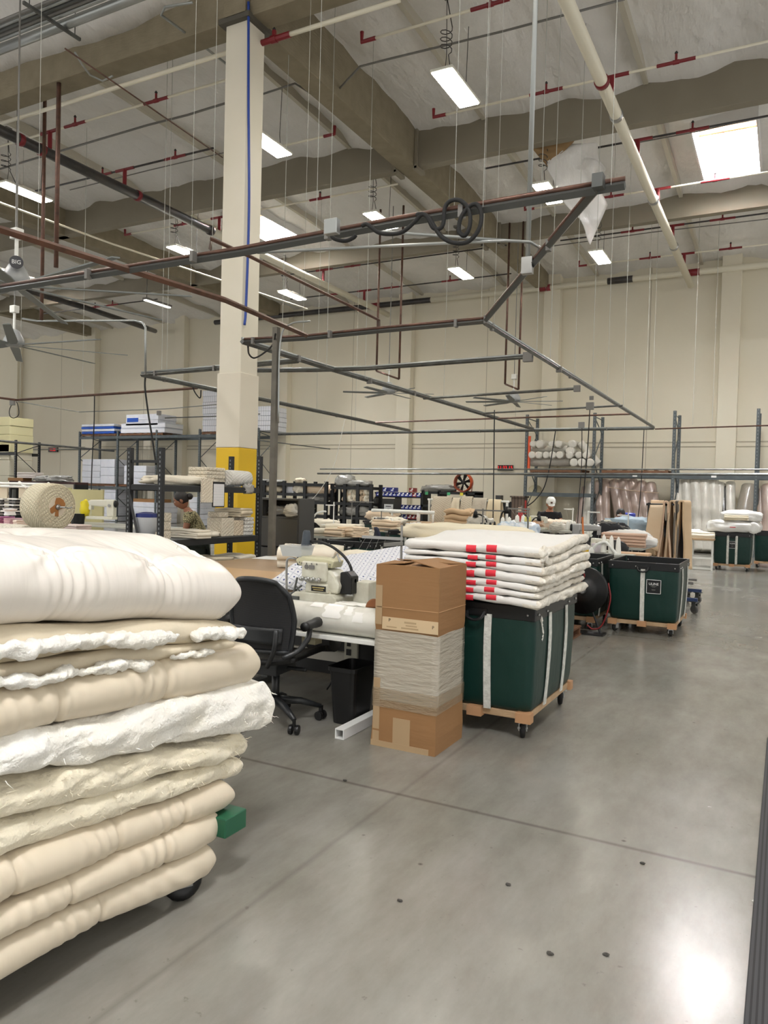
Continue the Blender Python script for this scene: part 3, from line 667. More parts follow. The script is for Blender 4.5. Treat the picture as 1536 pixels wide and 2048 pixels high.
# ---------------- big ceiling fans
def fan(label,x,y,Z,dia,nb,rot,logo=None,mw=.11):
    P=at(x,y,Z=Z) if Z else None
    t=thing('ceiling_fan',label,'fan',P)
    obj('down_rod',MB().tube([P+Vector((0,0,.2)),P+Vector((0,0,.62))],.025,8),whitep,t)
    obj('motor_box',MB().box(P.x-.07,P.y-.06,P.z+.62,P.x+.07,P.y+.06,P.z+.76),whitep,t,bev=.01)
    obj('mount',MB().tube([P+Vector((0,0,.76)),(P.x,P.y,cz(P.y))],.012,8),dull,t)
    obj('hub',MB().lathe([(.05,.3),(.10,.27),(.19,.1),(.19,.02),(.12,-.03)],P,20),mat('fan_grey',S(150,152,152),.4),t,smooth=True)
    for k in range(nb):
        q=rot+2*PI*k/nb; M=Matrix.Translation(P)@Matrix.Rotation(q,4,'Z')@Matrix.Rotation(.16,4,'X')
        b=MB(); pts=[(.15,-.05),(.4,-mw*.7),(dia/2,-mw*.5),(dia/2,mw*.5),(.4,mw*.7),(.15,.05)]
        b.prism(pts,-.008,.008,'Z'); b.v=[M@v_ for v_ in b.v]; obj('blade',b,mat('fan_blade',S(120,124,122),.45,.3),t)
    if logo:
        c=Vector(P)+Vector((.115,-.2,.32)); 
        d=(CAM-P); d.z=0; d.normalize(); rt=math.atan2(d.y,d.x)+PI/2; c=P+d*.21+Vector((0,0,.26))
        mbx=MB().lathe([(.085,0),(.085,.012)],(0,0,0),24); M=Matrix.Translation(c)@Matrix.Rotation(rt,4,'Z')@Matrix.Rotation(PI/2,4,'X'); mbx.v=[M@v_ for v_ in mbx.v]
        obj('badge',mbx,mat('badge_dark',S(34,34,40),.4),t)
        text('BIG',.075,c+d*.015,(PI/2,0,rt),paperw,t)
    return t
fan('large ceiling fan at far left with a round dark badge, upper one',32,572,4.2,4.6,8,.62,True,.11)
fan('large ceiling fan at far left below the badged one',28,690,4.25,4.2,8,.1,None,.13)
Pf=at(777,782,Y=18.6); fan('ceiling fan hung at centre below the double rail',777,786,at(777,786,Y=18.6).z,2.5,6,.5)
fan('ceiling fan hung at right centre in front of the cream wall',1027,803,at(1027,803,Y=20.6).z,2.7,8,.2)
# white conduit bending at left
run('conduit','white conduit bending down beside the lower left fan','conduit',[(45,637),(75,642),(270,641),(285,645),(291,655),(291,748)],.02,emt,Y=at(291,748,Z=Z0).y)
# digital clocks on the wall
def clock(label,x0,y0,x1,y1,txt):
    A=at(x0,y0,Y=WY-.09); B=at(x1,y1,Y=WY-.09); t=thing('digital_clock',label,'clock',((A.x+B.x)/2,WY-.05,B.z))
    obj('case',MB().box(A.x,WY-.08,B.z,B.x,WY-.005,A.z),blkpl,t,bev=.008)
    text(txt,(A.z-B.z)*.85,((A.x+B.x)/2,WY-.083,(A.z+B.z)/2),(PI/2,0,0),ledred,t,name='digits')
clock('black digital wall clock with red digits left of the roll rack',995,930,1025,941,'11:33 15')
clock('black digital wall clock with red digits at the far left',96,895,114,904,'11:33')
# ================================================================ FOREGROUND
def softslab(mb,ys,X0,X1,ZB,ZT,er=.5,disp=None,nb=8,nc=14,nt=26,capmat=0,closed0=True):
    """rounded soft slab swept along y. er: end rounding length factor of thickness"""
    rings=[]; y0,y1=ys[0],ys[-1]; K=nb+nc+nt+5
    for y in ys:
        x0,x1=X0(y),X1(y); th=ZT((x0+x1)/2,y)-ZB((x0+x1)/2,y); R=th*er
        e=1.0
        for d in(y-y0,y1-y):
            if d<R: e=min(e,math.sqrt(max(0,1-(1-d/R)**2)))
        e=max(e,.03); ring=[]
        pts=[]
        h=.5
        for k in range(nb): pts.append((k/nb,'b',0))
        for k in range(nc): pts.append((1,'c',-PI/2+PI*(k+.5)/nc))
        for k in range(nt): pts.append((1-k/nt,'t',0))
        for k in range(5): pts.append((0,'l',PI/2+PI*(k+.5)/5))
        for (q,kind,a) in pts:
            zb=ZB; 
            if kind in'bt':
                qq=q**.7 if kind=='t' else q
                x=x0+th/2+(x1-x0-th)*qq; nx,nzv=0,(-1 if kind=='b' else 1)
                b_,t_=ZB(x,y),ZT(x,y); mid=(b_+t_)/2; z=mid+(t_-b_)/2*e*nzv
            else:
                cx=x1-th/2 if kind=='c' else x0+th/2
                x=cx+th/2*cos(a)*(e if e<.5 else 1); b_,t_=ZB(x,y),ZT(x,y); mid=(b_+t_)/2; z=mid+(t_-b_)/2*e*sin(a)
                nx,nzv=cos(a),sin(a)
            d=disp(x,y,z,nx,nzv)*min(1,e*1.2) if disp else 0
            ring.append(Vector((x+nx*d,y,z+nzv*d)))
        rings.append(ring)
    vs=[v for r in rings for v in r]; fs=[];mi=[]
    for i in range(len(ys)-1):
        for k in range(K):
            fs.append((i*K+k,i*K+(k+1)%K,(i+1)*K+(k+1)%K,(i+1)*K+k)); mi.append(capmat if nb-1<=k<nb+nc else 0)
    fs+=[tuple(range(K))[::-1],tuple((len(ys)-1)*K+k for k in range(K))]; mi+=[0,0]
    n=len(mb.v); mb.v+=vs; mb.f+=[tuple(n+i for i in f) for f in fs]; mb.mi+=mi; return mb
def rope(mb,pts,r,amp=.35,n=14,sub=14,fs_=28,seed=0,flat=.8):
    P=cat_(pts,sub); m=len(P); vs=[];fs=[]
    for i,p in enumerate(P):
        t=(P[min(m-1,i+1)]-P[max(0,i-1)]).normalized(); a=t.cross(Vector((0,0,1))).normalized(); b=a.cross(t)
        q=i/(m-1); e=min(1,q*12+.05,(1-q)*12+.05)**.5; rr=r*e
        for k in range(n):
            th=2*PI*k/n; d=a*cos(th)+b*sin(th)*flat; w=p+d*rr
            f=1+amp*nz(w.x+seed,w.y,w.z,fs_)+amp*.9*nz(w.x,w.y+seed,w.z,fs_*.35)+amp*.5*nz(w.x,w.y,w.z,fs_*2.7)
            vs.append(p+d*rr*f)
    for i in range(m-1):
        for k in range(n): fs.append((i*n+k,i*n+(k+1)%n,(i+1)*n+(k+1)%n,(i+1)*n+k))
    fs+=[tuple(range(n))[::-1],tuple((m-1)*n+k for k in range(n))]
    return mb.add(vs,fs)
# name, zb/zt near (y=1.35), zb/zt at the far end, yend, x bulge, material, label, fluff
LAY=[(.135,.255,.06,.172,2.30,.00,satin2,'bottom ivory comforter of the big pile, drooping over the cart edge',0,(.95,1.75)),
(.257,.357,.17,.292,2.35,.01,satin2,'second ivory comforter from the bottom of the big pile',0,(1.12,1.62,2.02)),
(.357,.498,.268,.385,2.42,.02,satin2,'shiny ivory comforter third from the bottom of the big pile',0,(.9,1.42,1.8,2.12)),
(.498,.60,.385,.455,2.50,.0,batt2,'cream batting comforter fourth from the bottom of the pile',.006,()),
(.60,.71,.455,.535,2.52,.01,batt2,'cream fluffy comforter fifth from the bottom, lumpy edge',.007,()),
(.71,.845,.52,.735,2.69,.03,batt,'fluffy white batting comforter sticking out at mid height of the pile',.010,()),
(.845,.975,.73,.905,2.60,.02,satin2,'ivory sateen comforter with creases above the fluffy white one',0,(1.0,1.55,2.0)),
(.975,1.045,.90,.945,2.45,-.02,muslin,'thin comforter third from the top with ragged batting edge',.002,()),
(1.045,1.15,.945,1.01,2.47,-.01,muslin,'thin folded comforter second from the top, batting peeking out',.002,()),
(1.15,1.395,1.01,1.262,2.44,.02,satin,'topmost thick glossy ivory comforter with tufted dimples',0,(.7,1.12,1.56,2.0))]
for i,(b0,t0,b1,t1,ye,bx,m_,lab,fl,tf) in enumerate(LAY):
    lift=max(0,.275-b0)+.0; 
    def lerpz(a,b,y,ye=ye): 
        k=(y-1.35)/(ye-1.35); k=max(-.35,min(1,k)); return a+(b-a)*(k if k<0 else k**1.25)
    def sm(x): t=min(1,max(0,(-2.02-x)/.3)); return t*t*(3-2*t)
    ZB=lambda x,y,b0=b0,b1=b1,L_=max(0,.275-b0),f=lerpz: f(b0,b1,y)+ (L_+max(0,(b0-b1)*((y-1.35)/1.0))*.7)*sm(x)
    ZT=lambda x,y,t0=t0,t1=t1,L_=max(0,.275-b0)*.8,f=lerpz,tp=(i==9): f(t0,t1,y)+ (L_+max(0,(t0-t1)*((y-1.35)/1.0))*.6)*sm(x)-(.05*max(0,(-2.6-x)) if tp else 0)
    X1=lambda y,bx=bx,i=i: -1.9+bx+.018*nz(y*1.6,i*3.3,0)-.06*max(0,(y-2.15))*2
    X0=lambda y: -3.42
    def disp(x,y,z,nx,nzv,i=i,tf=tf,fl=fl):
        d=.012*nz(x*3,y*3,z*4+i)
        side=max(0,nx)
        for yc in tf:
            g=y-yc; 
            if i==9:
                for (dx,zc,g0) in((-1.975,1.325,0),(-2.42,1.36,-.22),(-2.9,1.33,.05)):
                    gg=g-g0; r2=gg*gg+(x-dx)**2+(z-zc+.06*(y-1.35))**2; q=math.sqrt(r2)
                    d-=.055*math.exp(-q/.035)+.026*math.exp(-r2/.02); th=math.atan2((x-dx)-(z-zc),gg); d+=.010*sin(th*8+nz(x,y,z,8)*2)*math.exp(-r2/.018)*min(1,r2/.0006)
                d+=.0055*side*sin(g*150+z*10+nz(x,y,z,6)*3)*math.exp(-((g-.03)/.10)**2)*(.4+.6*max(0,sin((z-1.16)*11)))
                d-=.006*side*math.exp(-(g/.03)**2)
            else:
                d-=.017*math.exp(-(g/.010)**2)*(.35+.65*side)+.004*math.exp(-(g/.1)**2)
                d+=.004*sin(g*120+z*22+nz(x,y,z,7)*4)*math.exp(-((g+.08)/.13)**2)*side+.003*sin(y*70+z*40+nz(x,y,z,5)*5)*max(0,nz(y,i*2.3,1,1.7))*side
        if fl:
            p=(x,y,z); d+=fl*3.0*nz(x,y*.7,z*1.2,8)+fl*1.6*nz(x,y*.5,z*1.8,18)+fl*.5*nz(x,y*.6,z,50)
        return d
    n=150 if fl else 190
    ys=[.25+.9*k/14 for k in range(14)]+[1.15+(ye-1.15)*(k/n) for k in range(n+1)]
    # denser stations at the rounded far end
    t=thing('comforter',lab,'comforter',(-2.65,1.2,b0),'folded comforters piled on the cart')
    mb=MB(); softslab(mb,ys,X0,X1,ZB,ZT,.55,disp,8,26 if (fl or i==9) else 18,44 if i==9 else 26)
    obj('shell',mb,m_,t,smooth=True)
    if i in(7,8):
        zc=lambda y,b0=b0,b1=b1,t0=t0,t1=t1,f=lerpz: (f(b0,b1,y)*.55+f(t0,t1,y)*.45)
        if i==8:
            obj('batting',rope(MB(),[(-1.885,y,zc(y)-.0+.012*nz(y*6,1,1)) for y in(1.1,1.3,1.5,1.7,1.9,2.04)],.027,.75,18,20,24,1),batt,t,smooth=True)
            obj('batting',rope(MB(),[(-1.90,y,zc(y)+.01*nz(y*6,3,1)) for y in(2.12,2.24,2.36,2.44)],.024,.8,18,20,26,4),batt,t,smooth=True)
        else:
            obj('batting',rope(MB(),[(-1.895,y,zc(y)-.012+.012*nz(y*6,5,1)) for y in(1.1,1.3,1.5,1.62,1.78,1.93)],.022,.95,18,20,26,7),batt,t,smooth=True)
            obj('batting',rope(MB(),[(-1.905,y,zc(y)-.008) for y in(2.02,2.14,2.26)],.014,.9,16,16,30,9),batt,t,smooth=True)
    if i==9:
        def endb(mb_):
            P=[]; 
            for k in range(9): a=-.95*PI/2+.95*PI*k/8; P.append((-2.0+.055*cos(a),2.415+.05*cos(a),1.135+.115*sin(a)))
            rope(mb_,P,.045,.4,18,14,20,3,1.0); return mb_
        dz=lambda x,y,z,nx,nzv: .016*nz(x*4,y*12,z*9)+.018*nz(x*9,y*22,z*22)+.005*nz(x*30,y*50,z*50)
        obj('batting',softslab(MB(),[2.30+.24*k/34 for k in range(35)],lambda y:-3.35,lambda y:-1.915-.10*max(0,y-2.36)/.17,lambda x,y:ZB(x,min(y,2.44))+.012,lambda x,y:ZT(x,min(y,2.44))-.006-.12*max(0,y-2.36),.8,dz,8,24,60),batt,t,smooth=True)
        w=MB().lathe([(.03,0),(.02,.02),(.012,.035),(.003,.06)],(-2.14,2.30,1.265),9); 
        for v_ in w.v: v_+=Vector((nz(v_.x,v_.y,v_.z,70)*.012,nz(v_.y,v_.x,v_.z,70)*.012,0))
        obj('lint_tuft',w,batt,t,smooth=True)
    if i in(3,4,5):
        f=MB(); random.seed(30+i)
        for k in range(70):
            y=random.uniform(1.25,ye-.02); zz=random.uniform(lerpz(b0,b1,y)+.02,lerpz(t0,t1,y)-.01); x=X1(y)-.004
            q=[Vector((x,y,zz))]; d_=Vector((random.uniform(.2,1),random.uniform(-.3,1),random.uniform(-.6,.8))).normalized()
            for s_ in range(3): q.append(q[-1]+d_*.009+Vector((0,random.uniform(-.004,.004),random.uniform(-.005,.004))))
            f.tube(q,[.0016,.0013,.0009,.0003],4)
        tag(obj('loose_fibres',f,batt if i==5 else batt2,t),kind='stuff')
random.seed(11)
# cart under the pile
t=thing('platform_cart','green framed platform cart with black casters under the comforter pile','cart',(-2.7,1.2,0))
obj('deck',MB().box(-3.35,.15,.215,-2.02,2.3,.262),mat('deck_wood',S(70,64,54),.7),t)
obj('frame_bar',MB().box(-3.38,2.3,.2,-1.87,2.43,.275),tealm,t,bev=.004,label='green painted end bar')
def caster(t,x,y,zt,r=.065,w=.04,name='caster',rz=0,wm=blkpl,fm_=steel):
    R=Matrix.Translation((x,y,0))@Matrix.Rotation(rz,4,'Z'); o=MB().box(-.045,-.05,zt-.012,.045,.05,zt).box(-w*.5-.012,-.03,r*.8,-w*.5-.006,.03,zt-.012).box(w*.5+.006,-.03,r*.8,w*.5+.012,.03,zt-.012).tube([(-w*.5-.016,0,r),(w*.5+.016,0,r)],.009,8).box(-w*.5-.012,-.03,zt-.03,w*.5+.012,.03,zt-.012)
    o.v=[R@v_ for v_ in o.v]; f=obj(name,o,fm_,t)
    wh=MB().lathe([(r*.5,-w*.42),(r*.55,-w/2),(r*.86,-w/2),(r*.97,-w*.36),(r,0),(r*.97,w*.36),(r*.86,w/2),(r*.55,w/2),(r*.5,w*.42)],(0,0,r),20,'X'); wh.v=[R@v_ for v_ in wh.v]
    obj('wheel',wh,wm,f,smooth=True,label='black rubber wheel'); return f
for (x,y) in((-1.965,2.17),(-3.25,2.17),(-1.965,.4),(-3.25,.4)): caster(t,x,y,.215,.075,.045,rz=-.5)
# ---------------------------------------------------------------- bulk carts
def bulkcart(label,loc,rz=0,W_=.77,D=1.0,Hh=.84,straps=(0,),side=(-.25,.25),lab=None,labx=.13,zdk=.15,wires=False):
    t=thing('laundry_cart',label,'cart',(0,0,0),'green vinyl bulk carts on casters')
    hw,hd=W_/2,D/2
    def ring(z,k):  # rounded rect
        f=.5+.5*min(1,(z-zdk)/.5); tx=.91+.09*f if z<Hh-.05 else 1; b=1+.0*k
        pts=[]; rr=.05
        for (cx,cy,a0) in((1,-1,-PI/2),(1,1,0),(-1,1,PI/2),(-1,-1,PI)):
            for q in range(5): a=a0+PI/2*q/4; pts.append((cx*(hw*tx-rr)+rr*cos(a),cy*(hd*tx-rr)+rr*sin(a)))
            # mid points for bulge
        out=[]
        n=len(pts)
        for i in range(n):
            a,b_=Vector(pts[i]),Vector(pts[(i+1)%n]); out.append(a)
            if (b_-a).length>.3:
                for q in range(1,8): out.append(a.lerp(b_,q/8))
        return out
    L=[zdk+.01,zdk+.03,zdk+.08,zdk+.16,zdk+.26,zdk+.36,zdk+.46,zdk+.56,Hh-.06,Hh-.005]
    vs=[];fs=[];K=0
    for li,z in enumerate(L):
        r_=ring(z,li); K=len(r_); tb=sin(PI*min(1,(z-zdk)/(Hh-zdk)))
        s_=.965 if li==0 else (.985 if li==1 else 1)
        for p in r_:
            q=1+ (.028*tb if max(abs(p.x)/hw,abs(p.y)/hd)>0 else 0)*(1-min(1,(abs(p.x)/hw*abs(p.y)/hd)))
            n_=.010*nz(p.x*3+loc[0],p.y*3+loc[1],z*3)*tb
            vs.append(Vector((p.x*s_*q*(1+n_),p.y*s_*q*(1+n_),z)))
    m=len(L)
    for i in range(m-1):
        for k in range(K): fs.append((i*K+k,i*K+(k+1)%K,(i+1)*K+(k+1)%K,(i+1)*K+k))
    fs.append(tuple(range(K))[::-1])
    mb=MB().add(vs,fs); obj('liner',mb,greenv,t,smooth=True,sol=.006)
    rm=MB(); o=.008
    for (a,b_) in(((-hw-o,-hd-o),(hw+o,-hd+.012)),((-hw-o,hd-.012),(hw+o,hd+o)),((-hw-o,-hd+.012),(-hw+.012,hd-.012)),((hw-.012,-hd+.012),(hw+o,hd-.012))):
        rm.box(a[0],a[1],Hh-.085,b_[0],b_[1],Hh+.008)
    obj('rim_band',rm,blkv,t,bev=.006)
    rv=[(x,-hd-o-.004,Hh-.045) for x in(-hw+.04,-hw*.12-.035,hw*.12+.0,hw-.04)]+[(hw+o+.004,y,Hh-.045) for y in(-hd+.06,-.28,.28,hd-.06)]+[(-hw+.04,hd-.016,Hh-.045),(hw-.06,hd-.016,Hh-.045)]
    for p in rv: obj('rivet',MB().ball(p,.009,n=8,m=5),steel,t)
    def strap(x,y,nx,ny):
        pts=[]
        for z in (Hh-.06,Hh-.2,Hh-.35,Hh-.5,zdk+.1,zdk-.0):
            f=.5+.5*min(1,(z-zdk)/.5); tx=.91+.09*f; tb=sin(PI*min(1,max(0,(z-zdk)/(Hh-zdk))))
            if nx: X_=nx*hw*tx*(1+.028*tb)+nx*.012; pts.append((X_,y,z))
            else: Y_=ny*hd*tx*(1+.028*tb)+ny*.012; pts.append((x,Y_,z))
        mb_=MB(); w=.024
        vs_=[]
        for p in pts:
            for s_ in(-1,1):
                for dd in(-.004,.004):
                    vs_.append(Vector(p)+(Vector((dd,s_*w,0)) if nx else Vector((s_*w,dd,0))))
        fs_=[]
        for i in range(len(pts)-1): a=i*4; fs_+=[(a,a+1,a+5,a+4),(a+2,a+6,a+7,a+3),(a,a+4,a+6,a+2),(a+1,a+3,a+7,a+5)]
        fs_+=[(0,2,3,1),(len(vs_)-4,len(vs_)-3,len(vs_)-1,len(vs_)-2)]
        obj('strap',mb_.add(vs_,fs_),webb,t,label='white webbing strap')
    for x in straps: strap(x,0,0,-1)
    for x in straps: strap(x,0,0,1)
    for y in side: strap(0,y,1,0); strap(0,y,-1,0)
    if 1:
        hnd=MB().tube(cat_([(-.06,-hd-.02,Hh-.05),(-.045,-hd-.05,Hh-.085),(0,-hd-.055,Hh-.1),(.045,-hd-.05,Hh-.085),(.06,-hd-.02,Hh-.05)],5),.011,8).box(-.075,-hd-.022,Hh-.07,.075,-hd-.008,Hh-.03)
        obj('handle',hnd,blkv,t,smooth=False)
        hnd=MB().tube(cat_([(-.06,hd+.02,Hh-.05),(0,hd+.055,Hh-.1),(.06,hd+.02,Hh-.05)],5),.011,8); obj('handle',hnd,blkv,t)
    dk=MB(); dz=zdk-.045
    dk.box(-hw*.93,-hd*.94,dz,hw*.93,-hd*.94+.05,zdk).box(-hw*.93,hd*.94-.05,dz,hw*.93,hd*.94,zdk)
    dk.box(-hw*.93,-hd*.94+.05,dz,-hw*.93+.05,hd*.94-.05,zdk).box(hw*.93-.05,-hd*.94+.05,dz,hw*.93,hd*.94-.05,zdk)
    for y in(-.15,.15): dk.box(-hw*.9,y-.04,dz+.01,hw*.9,y+.04,zdk-.002)
    obj('wood_deck',dk,wood,t,bev=.003)
    for (x,y) in((-1,-1),(1,-1),(-1,1),(1,1),(0,-1)): obj('corner_block',MB().box(x*hw*.86-.05,y*hd*.95-.035,dz-.012,x*hw*.86+.05,y*hd*.95+.035,zdk+.006),mat('block_wood',S(176,134,96),.7),t)
    for (x,y) in((-1,-1),(1,-1),(-1,1),(1,1)): caster(t,x*hw*.8,y*hd*.86,dz,.045 if zdk<.16 else .06,.032,rz=.35*x,wm=rubber)
    if lab:
        y=-hd*1.0-.018; z1=Hh-.19; s_=.125
        P=MB().box(labx-s_,y-.002,z1-s_*1.15,labx+s_*.62,y+.0015,z1+s_*.35); obj('label_patch',MB().box(labx-.075,y-.001,z1-.155,labx+.085,y+.002,z1+.005),blkv,t,label='black square label with white border')
        f=MB(); a,b_,c,d=labx-.075,labx+.085,z1-.155,z1+.005
        f.box(a,y-.0025,c,b_,y-.0005,c+.005).box(a,y-.0025,d-.005,b_,y-.0005,d).box(a,y-.0025,c,a+.005,y-.0005,d).box(b_-.005,y-.0025,c,b_,y-.0005,d); obj('label_border',f,paperw,t)
        text(lab[0],.040,((a+b_)/2,y-.003,d-.05),(PI/2,0,0),paperw,t)
        mx_=(a+b_)/2
        for zz,w_ in((d-.075,.034),(d-.083,.018),(d-.112,.022),(d-.121,.019)): obj('fine_print',MB().box(mx_-w_,y-.003,zz-.002,mx_+w_,y-.0025,zz+.002),dull,t)
    t.location=loc; t.rotation_euler=(0,0,rz); return t
c1=bulkcart('green bulk cart piled with white quilts, beside the tall cardboard box',(-1.765,5.215,0),straps=(.085,),side=(-.22,.2),D=1.07,Hh=.85,zdk=.17)
for k in(0,1): 
    pass
c2=bulkcart('empty green bulk cart with a square black label and one front strap',(-1.435,9.66,0),straps=(0.0,),D=1.0,W_=.77,Hh=.83,zdk=.15,lab=('ULINE','- - - - -','H-1200'),labx=.118)
c3=bulkcart('dark green bulk cart behind the quilt cart with a hose reel against it',(-2.33,9.55,0),straps=(0.0,),D=.95,Hh=.84,zdk=.15)
c4=bulkcart('green bulk cart holding rolled white comforters near the far racks',(-1.06,19.5,0),straps=(-.09,.09),D=1.0,W_=.78,Hh=.86,zdk=.15,lab=('ULINE','VINYL','TRUCK'),labx=0,side=(-.1,.3))
c5=bulkcart('green bulk cart cut off by the right edge of the photo',(-.27,21.0,0),straps=(.2,),D=1.0,Hh=.86)
single('strap_fray',rope(MB(),[(-1.368,4.80,.79),(-1.366,4.81,.73),(-1.362,4.83,.67),(-1.37,4.84,.62)],.005,1.2,6,8,80,2),batt,'frayed white thread clinging to the front corner of the quilt cart','lint')
# seven folded quilts
fx=[1086,1108,1121,1136,1157,1172,1187,1203]; rx_=[1097,1119,1136,1156,1175,1190,1203,1224]
names=['topmost folded white quilt on the cart, its right end torn open','second folded white quilt from the top on the cart','third folded white quilt from the top on the cart','fourth folded white quilt from the top, in the middle of the cart pile','fifth folded white quilt from the top on the cart','sixth folded white quilt, second from the bottom on the cart','bottom folded white quilt hanging over the cart rim']
for i in range(7):
    zA=[at(974,fx[j],Y=4.62).z for j in(i,i+1)]; zR=[at(1094,rx_[j],Y=4.62).z for j in(i,i+1)]; xA=at(974,1150,Y=4.62).x; xR=at(1094,1150,Y=4.62).x
    x1b=[-1.31,-1.315,-1.30,-1.30,-1.345,-1.34,-1.325][i]
    def zf(j,x,y,zA=zA,zR=zR):
        k=(x-xA)/(xR-xA); k=max(-.9,min(1.4,k)); s_=(zR[j]-zA[j])*(k if k>0 else k*.35)
        bk=max(0,min(1,(y-4.95)/.4)); b_=bk*bk*(3-2*bk)
        return zA[j]+s_+b_*(.035*(7-i)/7 + max(0,(x+1.5))*.1)+ .005*nz(x*4,y*3,i)
    def X1(y,x1b=x1b,i=i): bk=max(0,min(1,(y-4.95)/.35)); return x1b+.035*bk*bk*(3-2*bk)+.012*nz(y*5,i*2,1)
    X0=lambda y: -2.27
    def disp(x,y,z,nx,nzv,i=i):
        d=.006*nz(x*6,y*6,z*9+i); 
        if nx>.2: d+=.013*nz(x*16,y*16,z*30)+.008*nz(x*40,y*40,z*40)
        for xc in(-2.05,-1.78,-1.55): 
            if y<4.75: d-=.008*math.exp(-((x-xc)/.02)**2)
        return d
    t=thing('folded_quilt',names[i],'quilt',(-1.8,5.1,.86),'folded white quilts on the green cart')
    ys=[4.6+.03*(k/8)**1.5 for k in range(8)]+[4.63+(5.72-4.63)*k/46 for k in range(44)]+[5.70,5.715,5.72]
    mb=softslab(MB(),ys,X0,X1,lambda x,y:zf(1,x,y)+.002,lambda x,y:zf(0,x,y)-.002,.42,disp,10,12,16,1)
    obj('shell',mb,[whiteq,mat('quilt_edge',S(216,207,190),.9,bump=(26,.8),var=(6,.2,S(228,224,214)))],t,smooth=True)
    for px in(941,981):
        z=(at(px,fx[i]*.5+fx[i+1]*.5,Y=4.6).z); x=at(px+random.uniform(-4,4),1150,Y=4.6).x
        th=zA[0]-zA[1]; v=[]; 
        mb=MB()
        for q in range(7):
            a=-.9+1.8*q/6; v.append((4.6+.42*th*(1-cos(a*.95))-.004,z+th*.40*sin(a)+ (.0)))
        vs=[];w=.034
        for (yy,zz) in v: vs+=[(x-w,yy,zz),(x+w,yy,zz)]
        mb.add(vs,[(2*q,2*q+1,2*q+3,2*q+2) for q in range(6)]); obj('tape_tab',mb,tapered,t,sol=.003,label='strip of red tape')
# frayed tuft on the top quilt
single('quilt_tuft',lump(MB(),(-1.335,4.68,1.13),.035,.06,.06,20,14,.9,3,2,0,False,3),mat('quilt_edge',S(226,214,190)),'ragged open corner of batting on the front right of the quilt pile','batting',smooth=True)
# folded quilts bulging at the rear right
for i,(y,z,r,l) in enumerate([(5.35,1.17,.055,'rounded fold of the quilt pile at the rear right, top')]): pass
# ---------------------------------------------------------------- cardboard box
bx0,bx1,by0,by1,bh=-2.21,-1.79,4.112,4.532,1.115
t=thing('cardboard_box','tall brown cardboard box wrapped around the middle with clear film','box',((bx0+bx1)/2,(by0+by1)/2,0))
mb=MB(); L=[(0,0),(.1,.002),(.3,-.004),(.5,-.012),(.65,-.010),(.75,-.001),(bh,0)]
vs=[];fs=[]
for z,o in L: vs+=[(bx0-o+(-.012 if z<.1 else 0),by0-o,z),(bx1+o,by0-o,z),(bx1+o,by1+o,z),(bx0-o,by1+o,z)]
for i in range(len(L)-1):
    for k in range(4): fs.append((i*4+k,i*4+(k+1)%4,i*4+4+(k+1)%4,i*4+4+k))
fs.append((3,2,1,0)); obj('carton',MB().add(vs,fs),cardb,t,sol=.006)
obj('crease',MB().box(bx0+.01,by0-.004,.855,bx1-.0,by0-.002,.859).box(bx1+.002,by0,.855,bx1+.004,by1,.859),mat('crease',S(186,146,104),.7),t)
def flap(vs_): obj('flap',MB().add(vs_,[(0,1,2,3)]),cardb,t,sol=.005)
z=bh
flap([(bx0,by0,z),(bx1,by0,z),(bx1-.03,by0+.2,z+.005),(bx0+.02,by0+.2,z+.012)])
flap([(bx1,by0,z),(bx1,by1,z),(bx1-.19,by1-.02,z+.028),(bx1-.2,by0+.03,z+.035)])
flap([(bx0,by1,z),(bx1,by1,z),(bx1-.03,by1-.19,z+.015),(bx0+.02,by1-.19,z+.02)])
flap([(bx0,by0,z),(bx0,by1,z),(bx0+.17,by1-.03,z+.012),(bx0+.18,by0+.03,z+.018)])
tp=MB().box(bx0+.0,by0-.004,.02,bx0+.045,by0-.0005,.42); obj('tape',tp,tapem,t,label='pale paper tape down the lower left edge')
obj('tape',MB().box(bx0-.001,by0-.004,.75,bx0+.045,by0-.0005,.99),tapem,t,label='pale paper tape down the upper left edge')
obj('tape',MB().box(bx0+.14,by0-.005,.02,bx0+.255,by0-.001,.19),tapem,t,label='square patch of tape near the bottom')
obj('tape',MB().box(bx0-.01,by0-.006,.0,bx1-.04,by0-.0015,.035),tapem,t,label='tape strip along the bottom edge')
obj('printed_tape',MB().box(bx0+.05,by0-.006,.725,bx1+.001,by0-.0005,.80),mat('printed_tape',S(204,180,144),.5),t,label='printed tape band with small lettering')
dk=mat('tape_ink',S(84,66,50),.7)
text('P',.028,(bx0+.1,by0-.0065,.782),(PI/2,0,0),dk,t); text('P',.028,(bx1-.03,by0-.0065,.765),(PI/2,0,0),dk,t)
for zz,q in((.775,'- - - - - -'),(.757,'-- ---- --'),(.74,'---- -- ----')): pass
obj('tape_print',MB().box(bx0+.2,by0-.0065,.772,bx0+.28,by0-.006,.783).box(bx0+.21,by0-.0065,.755,bx0+.285,by0-.006,.763).box(bx0+.18,by0-.0065,.738,bx0+.295,by0-.006,.747).box(bx0+.08,by0-.0065,.738,bx0+.15,by0-.006,.745),mat('tape_print',S(170,146,112),.7),t)
